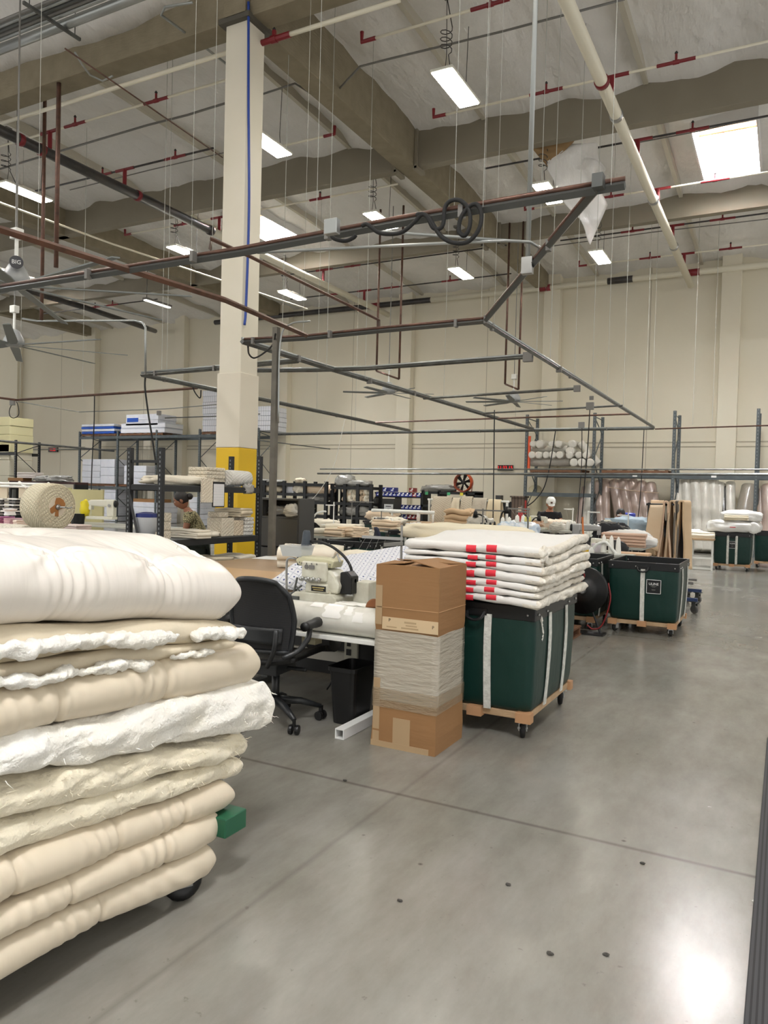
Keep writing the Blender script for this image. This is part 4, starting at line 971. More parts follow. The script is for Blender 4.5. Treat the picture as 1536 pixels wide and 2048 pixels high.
def wrapband(z0,z1,m_,o,lab):
    pts=[(bx0,by0),(bx1,by0),(bx1,by1),(bx0,by1)]; nzs=int((z1-z0)/.008); nn=10; vs=[];fs=[]; per=[]
    for k in range(4):
        a,b_=Vector(pts[k]),Vector(pts[(k+1)%4])
        for q in range(nn): per.append(a.lerp(b_,q/nn))
    K=len(per); c_=Vector(((bx0+bx1)/2,(by0+by1)/2))
    for i in range(nzs+1):
        z=z0+(z1-z0)*i/nzs
        for p in per:
            d=(p-c_); d.normalize(); q=o+.0016*nz(p.x*2+p.y*2,z*22+p.x*4,o*99)+.0008*nz(p.x*8,p.y*8,z*70); 
            vs.append((p.x+(q if p.x>bx1-.001 else -q if p.x<bx0+.001 else 0),p.y+(q if p.y>by1-.001 else -q if p.y<by0+.001 else 0),z+.006*nz(p.x*5,p.y*5,i)))
    for i in range(nzs):
        for k in range(K): fs.append((i*K+k,i*K+(k+1)%K,(i+1)*K+(k+1)%K,(i+1)*K+k))
    obj('stretch_wrap',MB().add(vs,fs),m_,t,smooth=True,label=lab)
wrapband(.29,.715,mat('wrap_film',S(206,200,184),.2,alpha=.66,bump=(12,.55,(1,1,5)),coat=.5),.002,'whitish clear stretch film')
wrapband(.245,.36,mat('wrap_film2',S(190,170,140),.25,alpha=.5,bump=(26,1.0,(1,1,6)),coat=.4),.006,'lower thin band of stretch film')
# ---------------------------------------------------------------- square tube on floor
t=thing('square_tube','white square steel tube lying on the floor under the sewing table','tube',(-2.43,4.1,0),None)
w=MB(); 
for (a,b_,c,d) in((-2.462,-2.398,.002,.008),(-2.462,-2.398,.060,.066),(-2.462,-2.456,.008,.06),(-2.404,-2.398,.008,.06)): w.box(a,4.08,c,b_,4.95,d)
obj('wall_faces',w,mat('tube_white',S(222,222,220),.4),t)
# waste bin
t=thing('waste_bin','black plastic waste bin under the sewing table','bin',(-2.58,4.5,0)); hh=.385
def rr(w_,d_,z,r_=.04,n=5):
    o=[]
    for (cx,cy,a0) in((1,-1,-PI/2),(1,1,0),(-1,1,PI/2),(-1,-1,PI)):
        for q in range(n): a=a0+PI/2*q/(n-1); o.append(Vector((-2.575+cx*(w_-r_)+r_*cos(a),4.48+cy*(d_-r_)+r_*sin(a),z)))
    return o
R=[rr(.08,.12,.0),rr(.085,.125,.003),rr(.105,.15,hh-.03),rr(.115,.16,hh-.028),rr(.115,.16,hh),rr(.105,.15,hh),rr(.08,.12,.02)]
vs=[v_ for r_ in R for v_ in r_]; K=20; fs=[(i*K+k,i*K+(k+1)%K,(i+1)*K+(k+1)%K,(i+1)*K+k) for i in range(len(R)-1) for k in range(K)]+[tuple(range(K)),tuple(6*K+k for k in range(K))]
obj('body',MB().add(vs,fs),blkpl,t)
# ---------------------------------------------------------------- office chair
def officechair(label,loc,rz,mesh_col,mesh=True):
    t=thing('office_chair',label,'chair',(0,0,0)); B=blkpl
    dark=mat('chair_frame',S(34,36,38),.4)
    for k in range(5):
        a=PI/2+.3+2*PI*k/5; p=Vector((cos(a)*.31,sin(a)*.31,.095)); mbk=MB().tube([(cos(a)*.03,sin(a)*.03,.15),(cos(a)*.17,sin(a)*.17,.135),p],[.03,.024,.016],8)
        lg=obj('base_leg',mbk,dark,t,smooth=True)
        w=MB(); R_=Matrix.Translation((p.x,p.y,0))@Matrix.Rotation(a+.8,4,'Z')
        for s_ in(-.022,.022): w.lathe([(.012,s_-.011),(.03,s_-.011),(.032,s_),(.03,s_+.011),(.012,s_+.011)],(0,0,.032),14,'X')
        w.box(-.008,-.012,.03,.008,.012,.1); w.v=[R_@v_ for v_ in w.v]; obj('twin_wheel',w,B,lg)
    obj('gas_column',MB().tube([(0,0,.12),(0,0,.34)],.026,12).tube([(0,0,.34),(0,0,.42)],.018,12),dark,t,smooth=True)
    obj('tilt_mechanism',MB().box(-.1,-.17,.35,.1,.1,.43).tube([(-.2,-.02,.38),(.24,-.02,.38)],.014,8),dark,t,bev=.02)
    def seat(u,v): x=(u-.5)*.5; y=(v-.45)*.48; return Vector((x,y,.455+.03*abs(u-.5)**2*4-.04*max(0,v-.8)*5*.2-.012*cos(u*PI-PI/2)))
    obj('seat',MB().sheet(seat,14,12),mesh_col,t,smooth=True,sol=.035)
    # backrest: leaning back; front of chair is +y
    def bk(u,v):
        a=(u-.5)*2; z=.52+.47*v; w_=.235*(1-.12*abs(v-.45)*2)*(1-.35*max(0,v-.82)*5*abs(a)**3)
        return Vector((a*w_,-.24-.07*v+.05*a*a+.035*sin(PI*v),z-.03*a*a*(v**3)))
    if mesh:
        obj('mesh_panel',MB().sheet(bk,18,24),lines_mat('chair_mesh',S(22,22,24),S(44,44,46),140,'Z',.4,.6),t,smooth=True,sol=.004)
        per=[bk(k/14,0) for k in range(14)]+[bk(1,k/16) for k in range(16)]+[bk(1-k/14,1) for k in range(14)]+[bk(0,1-k/16) for k in range(16)]
        obj('back_frame',MB().tube(per,.017,8,closed=True),dark,t,smooth=True)
        obj('lumbar_pad',MB().sheet(lambda u,v: bk(.1+.8*u,.12+.22*v)+Vector((0,-.04,0)),10,5),dark,t,smooth=True,sol=.022)
        obj('back_support',MB().tube(cat_([(-.17,-.3,.68),(-.16,-.31,.55),(-.06,-.22,.42)],5),.016,8).tube(cat_([(.17,-.3,.68),(.16,-.31,.55),(.06,-.22,.42)],5),.016,8),dark,t,smooth=True)
        for s_ in(-1,1):
            obj('armrest',MB().tube(cat_([(s_*.2,-.27,.5),(s_*.27,-.2,.54),(s_*.285,-.1,.6),(s_*.28,-.06,.66)],5),.018,8),dark,t,smooth=True)
            obj('arm_pad',MB().tube(cat_([(s_*.285,-.15,.685),(s_*.285,0,.69),(s_*.27,.13,.685)],5),[.03]*5+[.034]*5+[.026],10),B,t,smooth=True)
    else:
        def b2(u,v): a=(u-.5)*2; rr_=1-.25*max(0,(v-.6)/.4)**2*1.2; return Vector((a*.22*rr_,-.24-.04*v+.03*a*a,.56+.36*v-.05*abs(a)**3*v))
        obj('backrest',MB().sheet(b2,12,12),mesh_col,t,smooth=True,sol=.05)
        obj('back_bar',MB().tube(cat_([(0,-.29,.7),(0,-.3,.5),(0,-.15,.4)],5),.018,8),dark,t)
    t.location=loc; t.rotation_euler=(0,0,rz); return t
officechair('black mesh task chair pulled up between the comforter pile and the sewing table',(-2.99,4.17,0),.1,blkpl)
# ================================================================ SEWING TABLE + OVERLOCK
def ZS(z): return z
t=thing('sewing_table','grey topped industrial sewing table in front of the tan table','table',(-2.95,4.8,0))
obj('table_top',MB().box(-3.95,4.48,.685,-2.2,5.18,.72),tabletop,t,bev=.006)
for x in(-3.7,-2.32):
    obj('leg',MB().box(x-.03,4.62,.03,x+.03,4.68,.685).box(x-.03,5.0,.03,x+.03,5.06,.685).box(x-.035,4.45,.0,x+.035,5.15,.04),bluest,t)
obj('cross_bar',MB().box(-3.7,4.98,.25,-2.32,5.02,.33),mat('cross_bar',S(196,192,180),.5),t)
obj('front_tray',MB().box(-3.35,4.26,.575,-2.22,4.47,.605).box(-3.35,4.45,.605,-2.22,4.48,.66),whitep,t,bev=.004)
obj('control_box',MB().box(-2.80,4.74,.285,-2.69,5.0,.60),cream,t,bev=.004,label='tall cream drive control box')
obj('control_panel',MB().box(-2.775,4.735,.44,-2.745,4.741,.475).box(-2.78,4.735,.375,-2.742,4.741,.42),blkpl,t)
obj('motor',MB().lathe([(.03,-.12),(.09,-.11),(.1,0),(.09,.11),(.03,.12)],(-3.05,4.85,.45),18,'X').box(-3.1,4.8,.52,-3.0,4.9,.69),blkpl,t,label='black motor unit'); obj('controller_body',MB().box(-2.69,4.76,.30,-2.5,5.0,.62),blkpl,t)
obj('push_button_box',MB().box(-2.40,4.50,.585,-2.31,4.57,.665),whitep,t,bev=.004)
obj('red_button',MB().box(-2.39,4.494,.605,-2.365,4.50,.64),redbin,t); obj('green_button',MB().box(-2.35,4.494,.605,-2.325,4.50,.64),mat('green_btn',S(60,140,70),.4),t)
obj('power_socket',MB().box(-2.93,4.38,.50,-2.82,4.47,.565).box(-2.885,4.375,.515,-2.865,4.381,.55),[mat('socket_box',S(222,212,176),.5)],t,bev=.003,label='beige power socket')
obj('power_cord',MB().tube(cat_([(-2.6,5.0,.55),(-2.8,5.1,.35),(-3.0,5.05,.2),(-3.1,5.0,.02)],6),.007,6),blkpl,t,smooth=True)
# wrapped roll lying in the tray
t=thing('wrapped_roll','long fat grey roll in peeling clear wrap lying along the table front','roll',(-2.75,4.35,.605))
obj('roll_body',roll(MB(),(-3.42,4.35,.705),(-2.215,4.35,.705),.097,28,16,.02,3),vinylr,t,smooth=True)
for i,(x,w,a0,a1) in enumerate([(-2.62,.12,.2,1.5),(-2.50,.05,.5,1.3),(-2.76,.08,.9,1.6),(-2.42,.06,.1,.8)]):
    def f(u,v,x=x,w=w,a0=a0,a1=a1): th=a0+(a1-a0)*v; q=w*(.5+.5*nz(v*5,x*9,1,1.5)+.6)*(u-.5); return Vector((x+q,4.35-cos(th)*.0995,.705+sin(th)*.0995))
    obj('wrap_patch',MB().sheet(f,6,10),mat('torn_film',S(240,238,232),.25,coat=.4),t,smooth=True,label='torn white patch of film')
obj('tape_ring',MB().tube([(-3.12,4.35+.099*cos(k*PI/10),.705+.099*sin(k*PI/10)) for k in range(20)],.003,5,closed=True),dull,t)
# overlock machine
t=thing('overlock_machine','cream industrial overlock sewing machine on the nearest table','sewing machine',(-3.08,4.85,.72)); e=mat('enamel_worn',S(214,212,196),.35,var=(14,.15,S(198,194,176)))
obj('base',MB().prism([(-3.28,.722),(-2.88,.722),(-2.88,.77),(-2.92,.80),(-3.24,.80),(-3.28,.77)],4.74,5.0),e,t,bev=.008)
obj('body',MB().prism([(-3.14,.80),(-2.9,.80),(-2.88,.86),(-2.92,.93),(-2.96,.97),(-3.2,.99),(-3.22,.9),(-3.17,.86)],4.78,4.96),e,t,bev=.015)
obj('front_cover',MB().box(-3.2,4.755,.885,-2.98,4.79,1.03,M=None).box(-3.16,4.75,.80,-2.96,4.78,.87),e,t,bev=.012)
obj('head_arm',MB().prism([(-3.26,.99),(-2.96,.985),(-2.94,1.04),(-2.99,1.055),(-3.25,1.06),(-3.29,1.03)],4.80,4.95),mat('enamel_yellowed',S(200,196,164),.4),t,bev=.012)
obj('handwheel',MB().lathe([(.02,-.03),(.055,-.03),(.06,-.01),(.06,.01),(.04,.03),(.015,.04)],(-2.84,4.88,.90),20,'X'),blkpl,t,smooth=True)
obj('belt_guard',MB().prism([(-2.90,.80),(-2.80,.80),(-2.80,.93),(-2.84,.97),(-2.9,.96)],4.82,4.93),blkpl,t,bev=.01)
obj('side_box',MB().box(-2.83,4.90,.725,-2.70,5.06,.89),e,t,bev=.006)
obj('oil_window',MB().lathe([(.045,0),(.045,.01),(.03,.018)],(-2.99,4.77,.80),18,'Y'),e,t)
for k in range(4):
    x=-3.17+.048*k; g=MB().tube([(x,4.755,.905),(x,4.70,.90)],.007,8).lathe([(.017,-.0),(.02,.008),(.017,.016)],(x,4.715,.902),12,'Y').lathe([(.011,0),(.013,.012),(.008,.018)],(x,4.695,.902),10,'Y')
    obj('tension_knob',g,steel,t,smooth=True)
obj('name_plate',MB().box(-3.10,4.744,.815,-2.975,4.75,.855),blkpl,t)
obj('plate_print',MB().box(-3.09,4.7425,.838,-2.985,4.7438,.846).box(-3.08,4.7425,.824,-2.995,4.7438,.829),mat('plate_gold',S(190,170,110),.5),t)
obj('emblem',MB().lathe([(.018,0),(.018,.004)],(-3.15,4.748,.99),16,'Y').box(-3.125,4.745,.975,-3.08,4.752,1.005),dull,t)
obj('thread_guide_rail',MB().tube(cat_([(-3.36,4.8,.78),(-3.365,4.8,.98),(-3.355,4.8,1.03),(-3.32,4.8,1.04),(-3.29,4.83,1.03)],6),.009,8),steel,t,smooth=True)
obj('presser_foot',MB().box(-3.32,4.72,.735,-3.2,4.80,.765).tube([(-3.27,4.76,.765),(-3.25,4.78,.9)],.008,6).tube([(-3.3,4.76,.765),(-3.22,4.8,.84)],.008,6).box(-3.38,4.70,.722,-3.12,4.84,.736).tube([(-3.24,4.75,.84),(-3.21,4.76,.80)],.006,6),bluest,t)
random.seed(5)
for k in range(7): 
    x=-3.24+.045*k; obj('screw',MB().ball((x,4.749 if k in(1,2,3,4) else 4.79,1.015-.0*k),.006,n=6,m=4),dull,t)
obj('thread_post',MB().tube([(-3.0,4.87,1.05),(-2.96,4.87,1.09),(-2.93,4.87,1.03)],.008,6),steel,t)
# clear parts bin above the machine
P=at(594,1104,Y=4.87)
t=thing('parts_bin','translucent plastic bin mounted above the overlock machine','bin',(P.x,P.y,P.z-.05))
def bn(w0,w1,d0,d1,h,zc): return [(-w0,-d0,zc),(w0,-d0,zc),(w0,d0,zc),(-w0,d0,zc),(-w1,-d1,zc+h),(w1,-d1,zc+h),(w1,d1,zc+h),(-w1,d1,zc+h)]
v_=[Vector(q)+P for q in bn(.085,.10,.07,.085,.075,-.03)]; obj('bin_shell',MB().add(v_,[(0,3,2,1),(0,1,5,4),(1,2,6,5),(2,3,7,6),(3,0,4,7)]),clearb,t,sol=.004)
obj('lid',MB().box(P.x-.105,P.y-.09,P.z+.045,P.x+.105,P.y+.09,P.z+.053),clearb,t)
obj('bracket',MB().box(P.x+.015,P.y-.02,P.z-.10,P.x+.095,P.y+.02,P.z-.03),mat('slate_plastic',S(78,92,102),.5),t)
# gooseneck lamp
g=[at(x,y,Y=4.98) for x,y in((694,1192),(702,1165),(703,1140),(690,1115),(665,1094),(640,1084),(622,1083))]
t=thing('gooseneck_lamp','black flexible gooseneck lamp curving over the overlock machine','lamp',(g[0].x,4.98,.72))
obj('flexible_neck',MB().tube([(g[0].x,4.98,.72)]+cat_(g,8),.011,10),blkpl,t,smooth=True)
Q=at(613,1085,Y=4.98); obj('lamp_head',MB().lathe([(.045,-.075),(.048,-.06),(.036,0),(.03,.06),(.022,.075)],(Q.x,Q.y,Q.z+.02),18),mat('lamp_slate',S(52,60,68),.4),t,smooth=True)
# thread stand
a=at(803,1078,Y=4.9)
t=thing('thread_stand','grey thread stand pole with two arms behind the cardboard box','thread stand',(a.x,4.9,.72))
obj('pole',MB().tube([(a.x+.004,4.9,.722),(a.x,4.9,a.z+.10)],.009,8),dull,t,smooth=True)
b1=at(725,1074,Y=4.9); obj('guide_arm',MB().box(b1.x,4.89,b1.z-.008,a.x+.012,4.91,b1.z+.012),steel,t); b2=at(770,1087,Y=4.7)
obj('guide_arm',MB().prism([(a.x-.005,4.89),(b2.x,4.68),(b2.x+.01,4.67),(a.x+.014,4.9)],a.z-.045,a.z-.02,'Z'),steel,t)
for k in range(4): x=b1.x+.03+.055*k; obj('thread',MB().tube([(x,4.9,b1.z),(x-.18+.03*k,4.9,.95)],.0005,3),threadw,t)
# cones beside it
CN={}
def cone(mt=threadw,r=.03,h=.1,name='thread_cone'):
    k=(name,mt.name,r,h)
    if k in CN: return CN[k].copy_tree_() if 0 else CN[k]
def mkcone(loc,label,group,mt=threadw,r=.03,h=.1):
    k=(mt.name,r,h)
    if k not in CN:
        o=single('thread_cone',MB().lathe([(r*.9,0),(r,h*.06),(r*.62,h*.86),(r*.5,h*.9),(r*.3,h*.92),(r*.26,h)],(0,0,0),12),mt,label,'thread cone',group,smooth=True,loc=(0,0,0)); CN[k]=o; o.location=loc; return o
    return copy_tree(CN[k],label,loc,group=group)
for i,(x,y) in enumerate([(-2.56,4.95),(-2.48,4.93),(-2.40,4.98)]): mkcone((x,y,.72),ORDN[i]+' white thread cone on the nearest sewing table, left of the cardboard box','cones on the nearest table',r=.036,h=.115)
single('tool_tray',MB().box(-2.86,4.66,.722,-2.5,4.82,.745),blkpl,'flat black tray with scraps beside the overlock machine','tray',bev=.004)
def sc_(u,v): return Vector((-2.86+.36*u,4.66+.15*v,.752+.012*nz(u*6,v*5,2)))
single('scrap_cloth',MB().sheet(sc_,14,6),threadw,'crumpled white scrap on the black tool tray','scrap',smooth=True,sol=.004)
def lp(u,v): a=PI*u; return Vector((-2.50+.065*cos(a)+.1*v,4.62+.02*v,.75+.07*sin(a)*(1-.3*v)+.01*v))
single('leather_pouch',MB().sheet(lp,14,6),brownl,'brown leather tool holster at the table corner','pouch',smooth=True,sol=.006)
# ---------------------------------------------------------------- tan cutting table
t=thing('cutting_table','huge tan topped cutting table behind the sewing table','table',(-4.2,6.8,0))
obj('table_top',MB().box(-5.72,5.22,.695,-2.75,8.4,.73),tantop,t,bev=.005)
obj('board',MB().box(-5.6,5.24,.731,-3.5,6.25,.738),mat('pale_board',S(196,162,118),.35,var=(1.2,.2,S(186,150,106))),t,label='lighter tan board on the near half')
for (x,y) in((-5.6,5.35),(-5.6,8.25),(-2.87,5.9),(-2.87,8.25),(-4.2,8.25),(-4.2,5.5)): obj('leg',MB().box(x-.045,y-.045,0,x+.045,y+.045,.695),wood,t)
obj('under_shade_sheet',MB().box(-5.5,5.42,.03,-2.95,5.44,.69),blkpl,t)  # black sheet added to stand for the deep shade under the table
obj('apron',MB().box(-5.6,8.28,.58,-2.9,8.32,.69).box(-5.62,5.4,.58,-5.58,8.2,.69).box(-5.6,5.3,.58,-2.9,5.33,.69),wood,t)
# quilted print fabric heaped on it
qf=quilt_mat('quilted_print',S(222,223,228),S(186,190,204),30,.8,dots=S(60,76,130))
def heap(u,v):
    x=-3.95+1.35*u+.08*sin(v*5); y=5.27+1.5*v-.12*sin(u*4)*(1-v); 
    e=min(1,min(u,1-u)*7)**.5*min(1,min(v,1-v)*8)**.5
    z=.742+e*(.10+.14*v+.05*sin(u*7+v*4)+.03*nz(u*3,v*3,1,1.6)+.07*u)
    return Vector((x,y,z))
mb=MB().sheet(heap,50,40); 
single('quilted_fabric',mb,qf,'heap of white quilted fabric with small blue dots on the tan table','fabric',smooth=True,sol=.02)
t=thing('folded_comforter','folded off white comforter in three layers on the tan table','comforter',(-4.35,7.0,.74))
obj('folds',folded(MB(),(-4.55,6.95,.74),.62,.55,.075,3,rad(20),.012,22,seed=4),creamf,t,smooth=True)
obj('puffy_end',lump(MB(),(-4.0,7.25,.735),.42,.26,.10,28,16,.22,2.5,2.8,rad(15),True,5),creamf,t,smooth=True)
single('paper_sheet',MB().box(-5.68,7.35,.732,-5.3,7.75,.735,.2),paperw,'white paper sheet at the far left corner of the tan table','paper')
# ---------------------------------------------------------------- black storage shelf by the woman
SX0,SX1,SY0,SY1=-6.68,-6.2,6.38,8.18
t=thing('storage_shelf','black steel storage shelf stacked with quilted fabric before the column','shelf',((SX0+SX1)/2,(SY0+SY1)/2,0))
for (x,y) in((SX0,SY0),(SX1,SY0),(SX0,SY1),(SX1,SY1)):
    mb=MB().box(x-.03,y-.025,0,x+.03,y+.025,2.0); p=obj('post',mb,blk,t)
    hl=MB(); 
    for k in range(38): hl.box(x-.008,y-.0265,.08+.05*k,x+.008,y-.0255,.105+.05*k)
    tag(obj('slots',hl,mat('slot_light',S(120,124,126),.6),p),kind='stuff')
for z in(.46,.92,1.55):
    obj('shelf_board',MB().box(SX0+.03,SY0,z+.02,SX1-.03,SY1,z+.035),mat('shelf_deck',S(96,98,98),.5),t)
    obj('beam',MB().box(SX1-.025,SY0,z-.04,SX1+.025,SY1,z+.03),blk,t); obj('beam',MB().box(SX0-.025,SY0,z-.04,SX0+.025,SY1,z+.03),blk,t)
    obj('beam',MB().box(SX0,SY0-.02,z-.03,SX1,SY0+.02,z+.03),blk,t)
obj('brace',MB().tube([(SX0,SY0-.02,1.5),(SX1-.1,SY0-.02,.3)],.022,4),blk,t); obj('brace',MB().box(SX0,SY0-.015,1.83,SX1,SY0+.015,1.86),blk,t)
qc=quilt_mat('quilted_cream',S(228,218,198),S(206,194,170),70); qw=quilt_mat('quilted_white',S(238,236,230),S(214,210,200),70)
random.seed(3)
def bundle(label,c,rx,ry,rz,m_,rot=0,amp=.16,seed=0,cat_n='fabric',name='fabric_bundle',group=None,p=2.8,n=26,mm=16):
    return single(name,lump(MB(),c,rx,ry,rz,n,mm,amp,3,p,rot,True,seed),m_,label,cat_n,group,smooth=True)
def block(label,c,w,d,h,m_,rot=0,name='quilted_stack',cat_n='fabric',layers=1,group=None,bev=.012):
    x,y,z=c
    if layers==1: return single(name,MB().box(x-w/2,y-d/2,z,x+w/2,y+d/2,z+h,rot,c),m_,label,cat_n,group,bev=bev)
    t_=thing(name,label,cat_n,c,group)
    for k in range(layers):
        o=.006; hh=h/layers
        obj('layer',MB().box(x-w/2+random.uniform(-o,o),y-d/2+random.uniform(-o,o),z+k*hh,x+w/2+random.uniform(-o,o),y+d/2+random.uniform(-o,o),z+(k+1)*hh-.003,rot,c),m_,t_,bev=min(.012,hh*.3))
    return t_
# on the middle (z=.955) and the top (1.585), bottom (.495)
zt=1.588
bundle('limp cream fabric bundle along the top board of the black shelf',(-6.42,6.95,zt),.17,.62,.06,creamf,.05,.2,1)
block('stack of cream quilted squares on the top board of the black shelf',(-6.45,7.42,zt),.30,.36,.235,qc,layers=5)
roll_=single('quilted_roll',roll(MB(),(-6.3,7.62,1.70),(-6.35,8.1,1.70),.10,22,12,.09,2),qw,'rolled white quilted fabric in clear wrap, top right of the black shelf','roll',smooth=True)
block('white foam block behind the quilted roll on the black shelf',(-6.55,7.93,zt),.16,.42,.20,ridged)
bundle('translucent bag corner hanging from the black shelf top',(-6.19,7.93,1.50),.03,.10,.07,greyplast,0,.4,9)
zm=.957
t=thing('white_bucket','white plastic bucket with a blue rim on the middle board of the shelf','bucket',(-6.42,6.52,zm)); obj('body',MB().lathe([(.10,0),(.125,.24),(.13,.25),(.11,.25),(.09,.02)],(-6.52,6.5,zm),24),mat('bucket',S(206,210,214),.4),t,smooth=True); obj('blue_rim',MB().lathe([(.132,.25),(.132,.29),(.05,.31)],(-6.52,6.5,zm),24),mat('blue_rim',S(24,40,110),.4),t)
block('narrow stack of quilted cream blocks just right of the near shelf post',(-6.38,6.62,zm),.13,.10,.31,qc,layers=3,name='quilted_stack')
block('small quilted cream block at the near front of the middle board',(-6.3,6.52,zm),.12,.12,.09,qc)
t=thing('folded_fabric','folded cream cloth in thick layers on the middle board by the woman','fabric',(-6.32,7.0,zm)); obj('folds',folded(MB(),(-6.36,7.02,zm),.26,.5,.026,4,PI/2,.005,14,seed=8),creamf,t,smooth=True); obj('tail',lump(MB(),(-6.33,7.33,zm),.13,.14,.04,20,12,.2,3,2.6,0,True,2),creamf,t,smooth=True)
block('tall quilted cream box shape on the middle board of the black shelf',(-6.36,7.60,zm),.24,.25,.235,qc)
block('quilted cream pack standing on top of the tall quilted box shape',(-6.42,7.62,zm+.237),.18,.2,.07,qc)
block('beige quilted block next to the tall quilted box shape',(-6.34,7.82,zm),.2,.19,.20,quilt_mat('quilted_beige',S(222,206,182),S(200,184,158),60))
block('white quilted stack in five layers at the far end of the middle board',(-6.34,8.02,zm),.22,.2,.24,qw,layers=5)
t=thing('folded_fabric','heap of beige folded cloth on the far end of the middle board','fabric',(-6.38,7.9,zm+.245)); obj('folds',folded(MB(),(-6.40,7.92,zm+.243),.26,.4,.028,4,PI/2+.1,.008,14,seed=3),muslin,t,smooth=True)
zb=.497
block('quilted cream block on the bottom board at the near end',(-6.36,6.62,zb),.3,.22,.15,qc); block('quilted cream cube on the bottom board behind the near post',(-6.36,6.9,zb),.3,.24,.2,qc)
t=thing('folded_fabric','thick folded grey cream cloth on the bottom board of the black shelf','fabric',(-6.36,7.4,zb)); obj('folds',folded(MB(),(-6.38,7.42,zb),.34,.5,.035,6,PI/2,.006,14,seed=5),muslin,t,smooth=True)
t=thing('folded_fabric','pile of pale folded cloth at the far end of the bottom board','fabric',(-6.36,7.9,zb)); obj('folds',folded(MB(),(-6.38,7.9,zb),.34,.42,.03,7,PI/2,.008,14,seed=6),creamf,t,smooth=True)
# clipboard with a printed sheet
P=at(438,990,X=-6.15); t=thing('clipboard','clipboard with a printed form hanging from the shelf beam','clipboard',P)
obj('board',MB().box(-6.165,P.y-.11,P.z-.15,-6.155,P.y+.11,P.z+.16),blkpl,t); obj('sheet',MB().box(-6.154,P.y-.098,P.z-.135,-6.152,P.y+.098,P.z+.135),lines_mat('printed_form',S(232,232,232),S(176,176,180),70,'Z',.35,.7),t)
P=at(415,985,X=-6.16); single('fabric_swatch',MB().box(-6.17,P.y-.11,P.z-.12,-6.155,P.y+.10,P.z+.17),qc,'cream quilted swatch hanging beside the clipboard','fabric')
# ---------------------------------------------------------------- people
def person(label,loc,rz,J,shirtm,pants,hair,height=1.0,extras=None,skinm=skin):
    """J: dict of joint positions (local, facing -y); builds a continuous skinned body, shirt, trousers, hair"""
    t=thing('person',label,'person',(0,0,0))
    def skinobj(name,V,E_,m,root=0,sub=2):
        me=bpy.data.meshes.new(name); me.from_pydata([Vector(v[:3]) for v in V],E_,[]); me.materials.append(m)
        o=bpy.data.objects.new(name,me); COL.objects.link(o); o.parent=t; ORG[o.name]=Vector((0,0,0))
        md=o.modifiers.new('skin','SKIN'); md.use_smooth_shade=True
        for i,v in enumerate(V): me.skin_vertices[0].data[i].radius=(v[3],v[4] if len(v)>4 else v[3])
        me.skin_vertices[0].data[root].use_root=True
        o.modifiers.new('sub','SUBSURF').levels=1; o.modifiers['sub'].render_levels=sub
        return o
    names=list(J['V'].keys()); idx={n:i for i,n in enumerate(names)}
    skinobj('body',[J['V'][n] for n in names],[(idx[a],idx[b]) for a,b in J['E']],skinm,idx['pelvis'])
    hd=Vector(J['head'][:3]); R=Matrix.Rotation(J['head'][3],3,'Z')@Matrix.Rotation(J['head'][4],3,'X')
    def H_(name,mb,m,parent=None,**k): mb.v=[R@v+hd for v in mb.v]; return obj(name,mb,m,t,smooth=True,loc=(0,0,0),**k)
    s=height
    hm=MB(); vs=[];n=18;m_=14   # head facing -y
    for i in range(m_+1):
        th=PI*i/m_
        for k in range(n):
            q=2*PI*k/n; x=sin(th)*cos(q)*.076; y=sin(th)*sin(q)*.095; z=cos(th)*.118
            if z<-.02: f=1-.38*((-z-.02)/.1); x*=f; y=y*f-.012*((-z)/.1)*(1 if y<0 else -1)
            g=math.exp(-((q-1.5*PI)/.22)**2)
            y-=.024*g*math.exp(-((z+.012)/.026)**2)+.008*g*math.exp(-((z+.055)/.012)**2)
            y+=.010*(math.exp(-((q-1.5*PI-.45)/.2)**2)+math.exp(-((q-1.5*PI+.45)/.2)**2))*math.exp(-((z-.014)/.016)**2)
            vs.append(Vector((x,y,z)))
    fs=[(i*n+k,(i+1)*n+k,(i+1)*n+(k+1)%n,i*n+(k+1)%n) for i in range(m_) for k in range(n)]
    hm.add(vs,fs); H_('head',hm,skinm)
    for sx in(-1,1):
        H_('ear',MB().ball((sx*.078,.008,-.005),.012,.022,.032,10,7),skinm); H_('eye',MB().ball((sx*.03,-.078,.012),.011,.009,.007,8,6),paperw); H_('eyebrow',MB().ball((sx*.03,-.086,.032),.018,.006,.004,8,5),hairm)
    H_('mouth',MB().ball((0,-.083,-.055),.022,.008,.006,10,5),mat('lips',S(138,78,68),.5))
    if hair=='bun':
        hb=MB().ball((0,.016,.028),.088,.098,.105,18,12,.05,14); hb.ball((0,.125,.01),.048,.045,.045,14,9,.08,20); H_('hair',hb,hairm)
    elif hair=='short':
        H_('hair',MB().ball((0,.018,.03),.084,.094,.10,18,12,.06,16),hairm)
    for (nm,mm,V,E_,rt) in J['cloth']:
        mm_={'shirt':shirtm,'pants':pants}[mm]; nn=list(V.keys()); ii={a:i for i,a in enumerate(nn)}
        skinobj(nm,[V[a] for a in nn],[(ii[a],ii[b]) for a,b in E_],mm_,ii[rt])
    if extras: extras(t,H_)
    t.location=loc; t.rotation_euler=(0,0,rz); return t
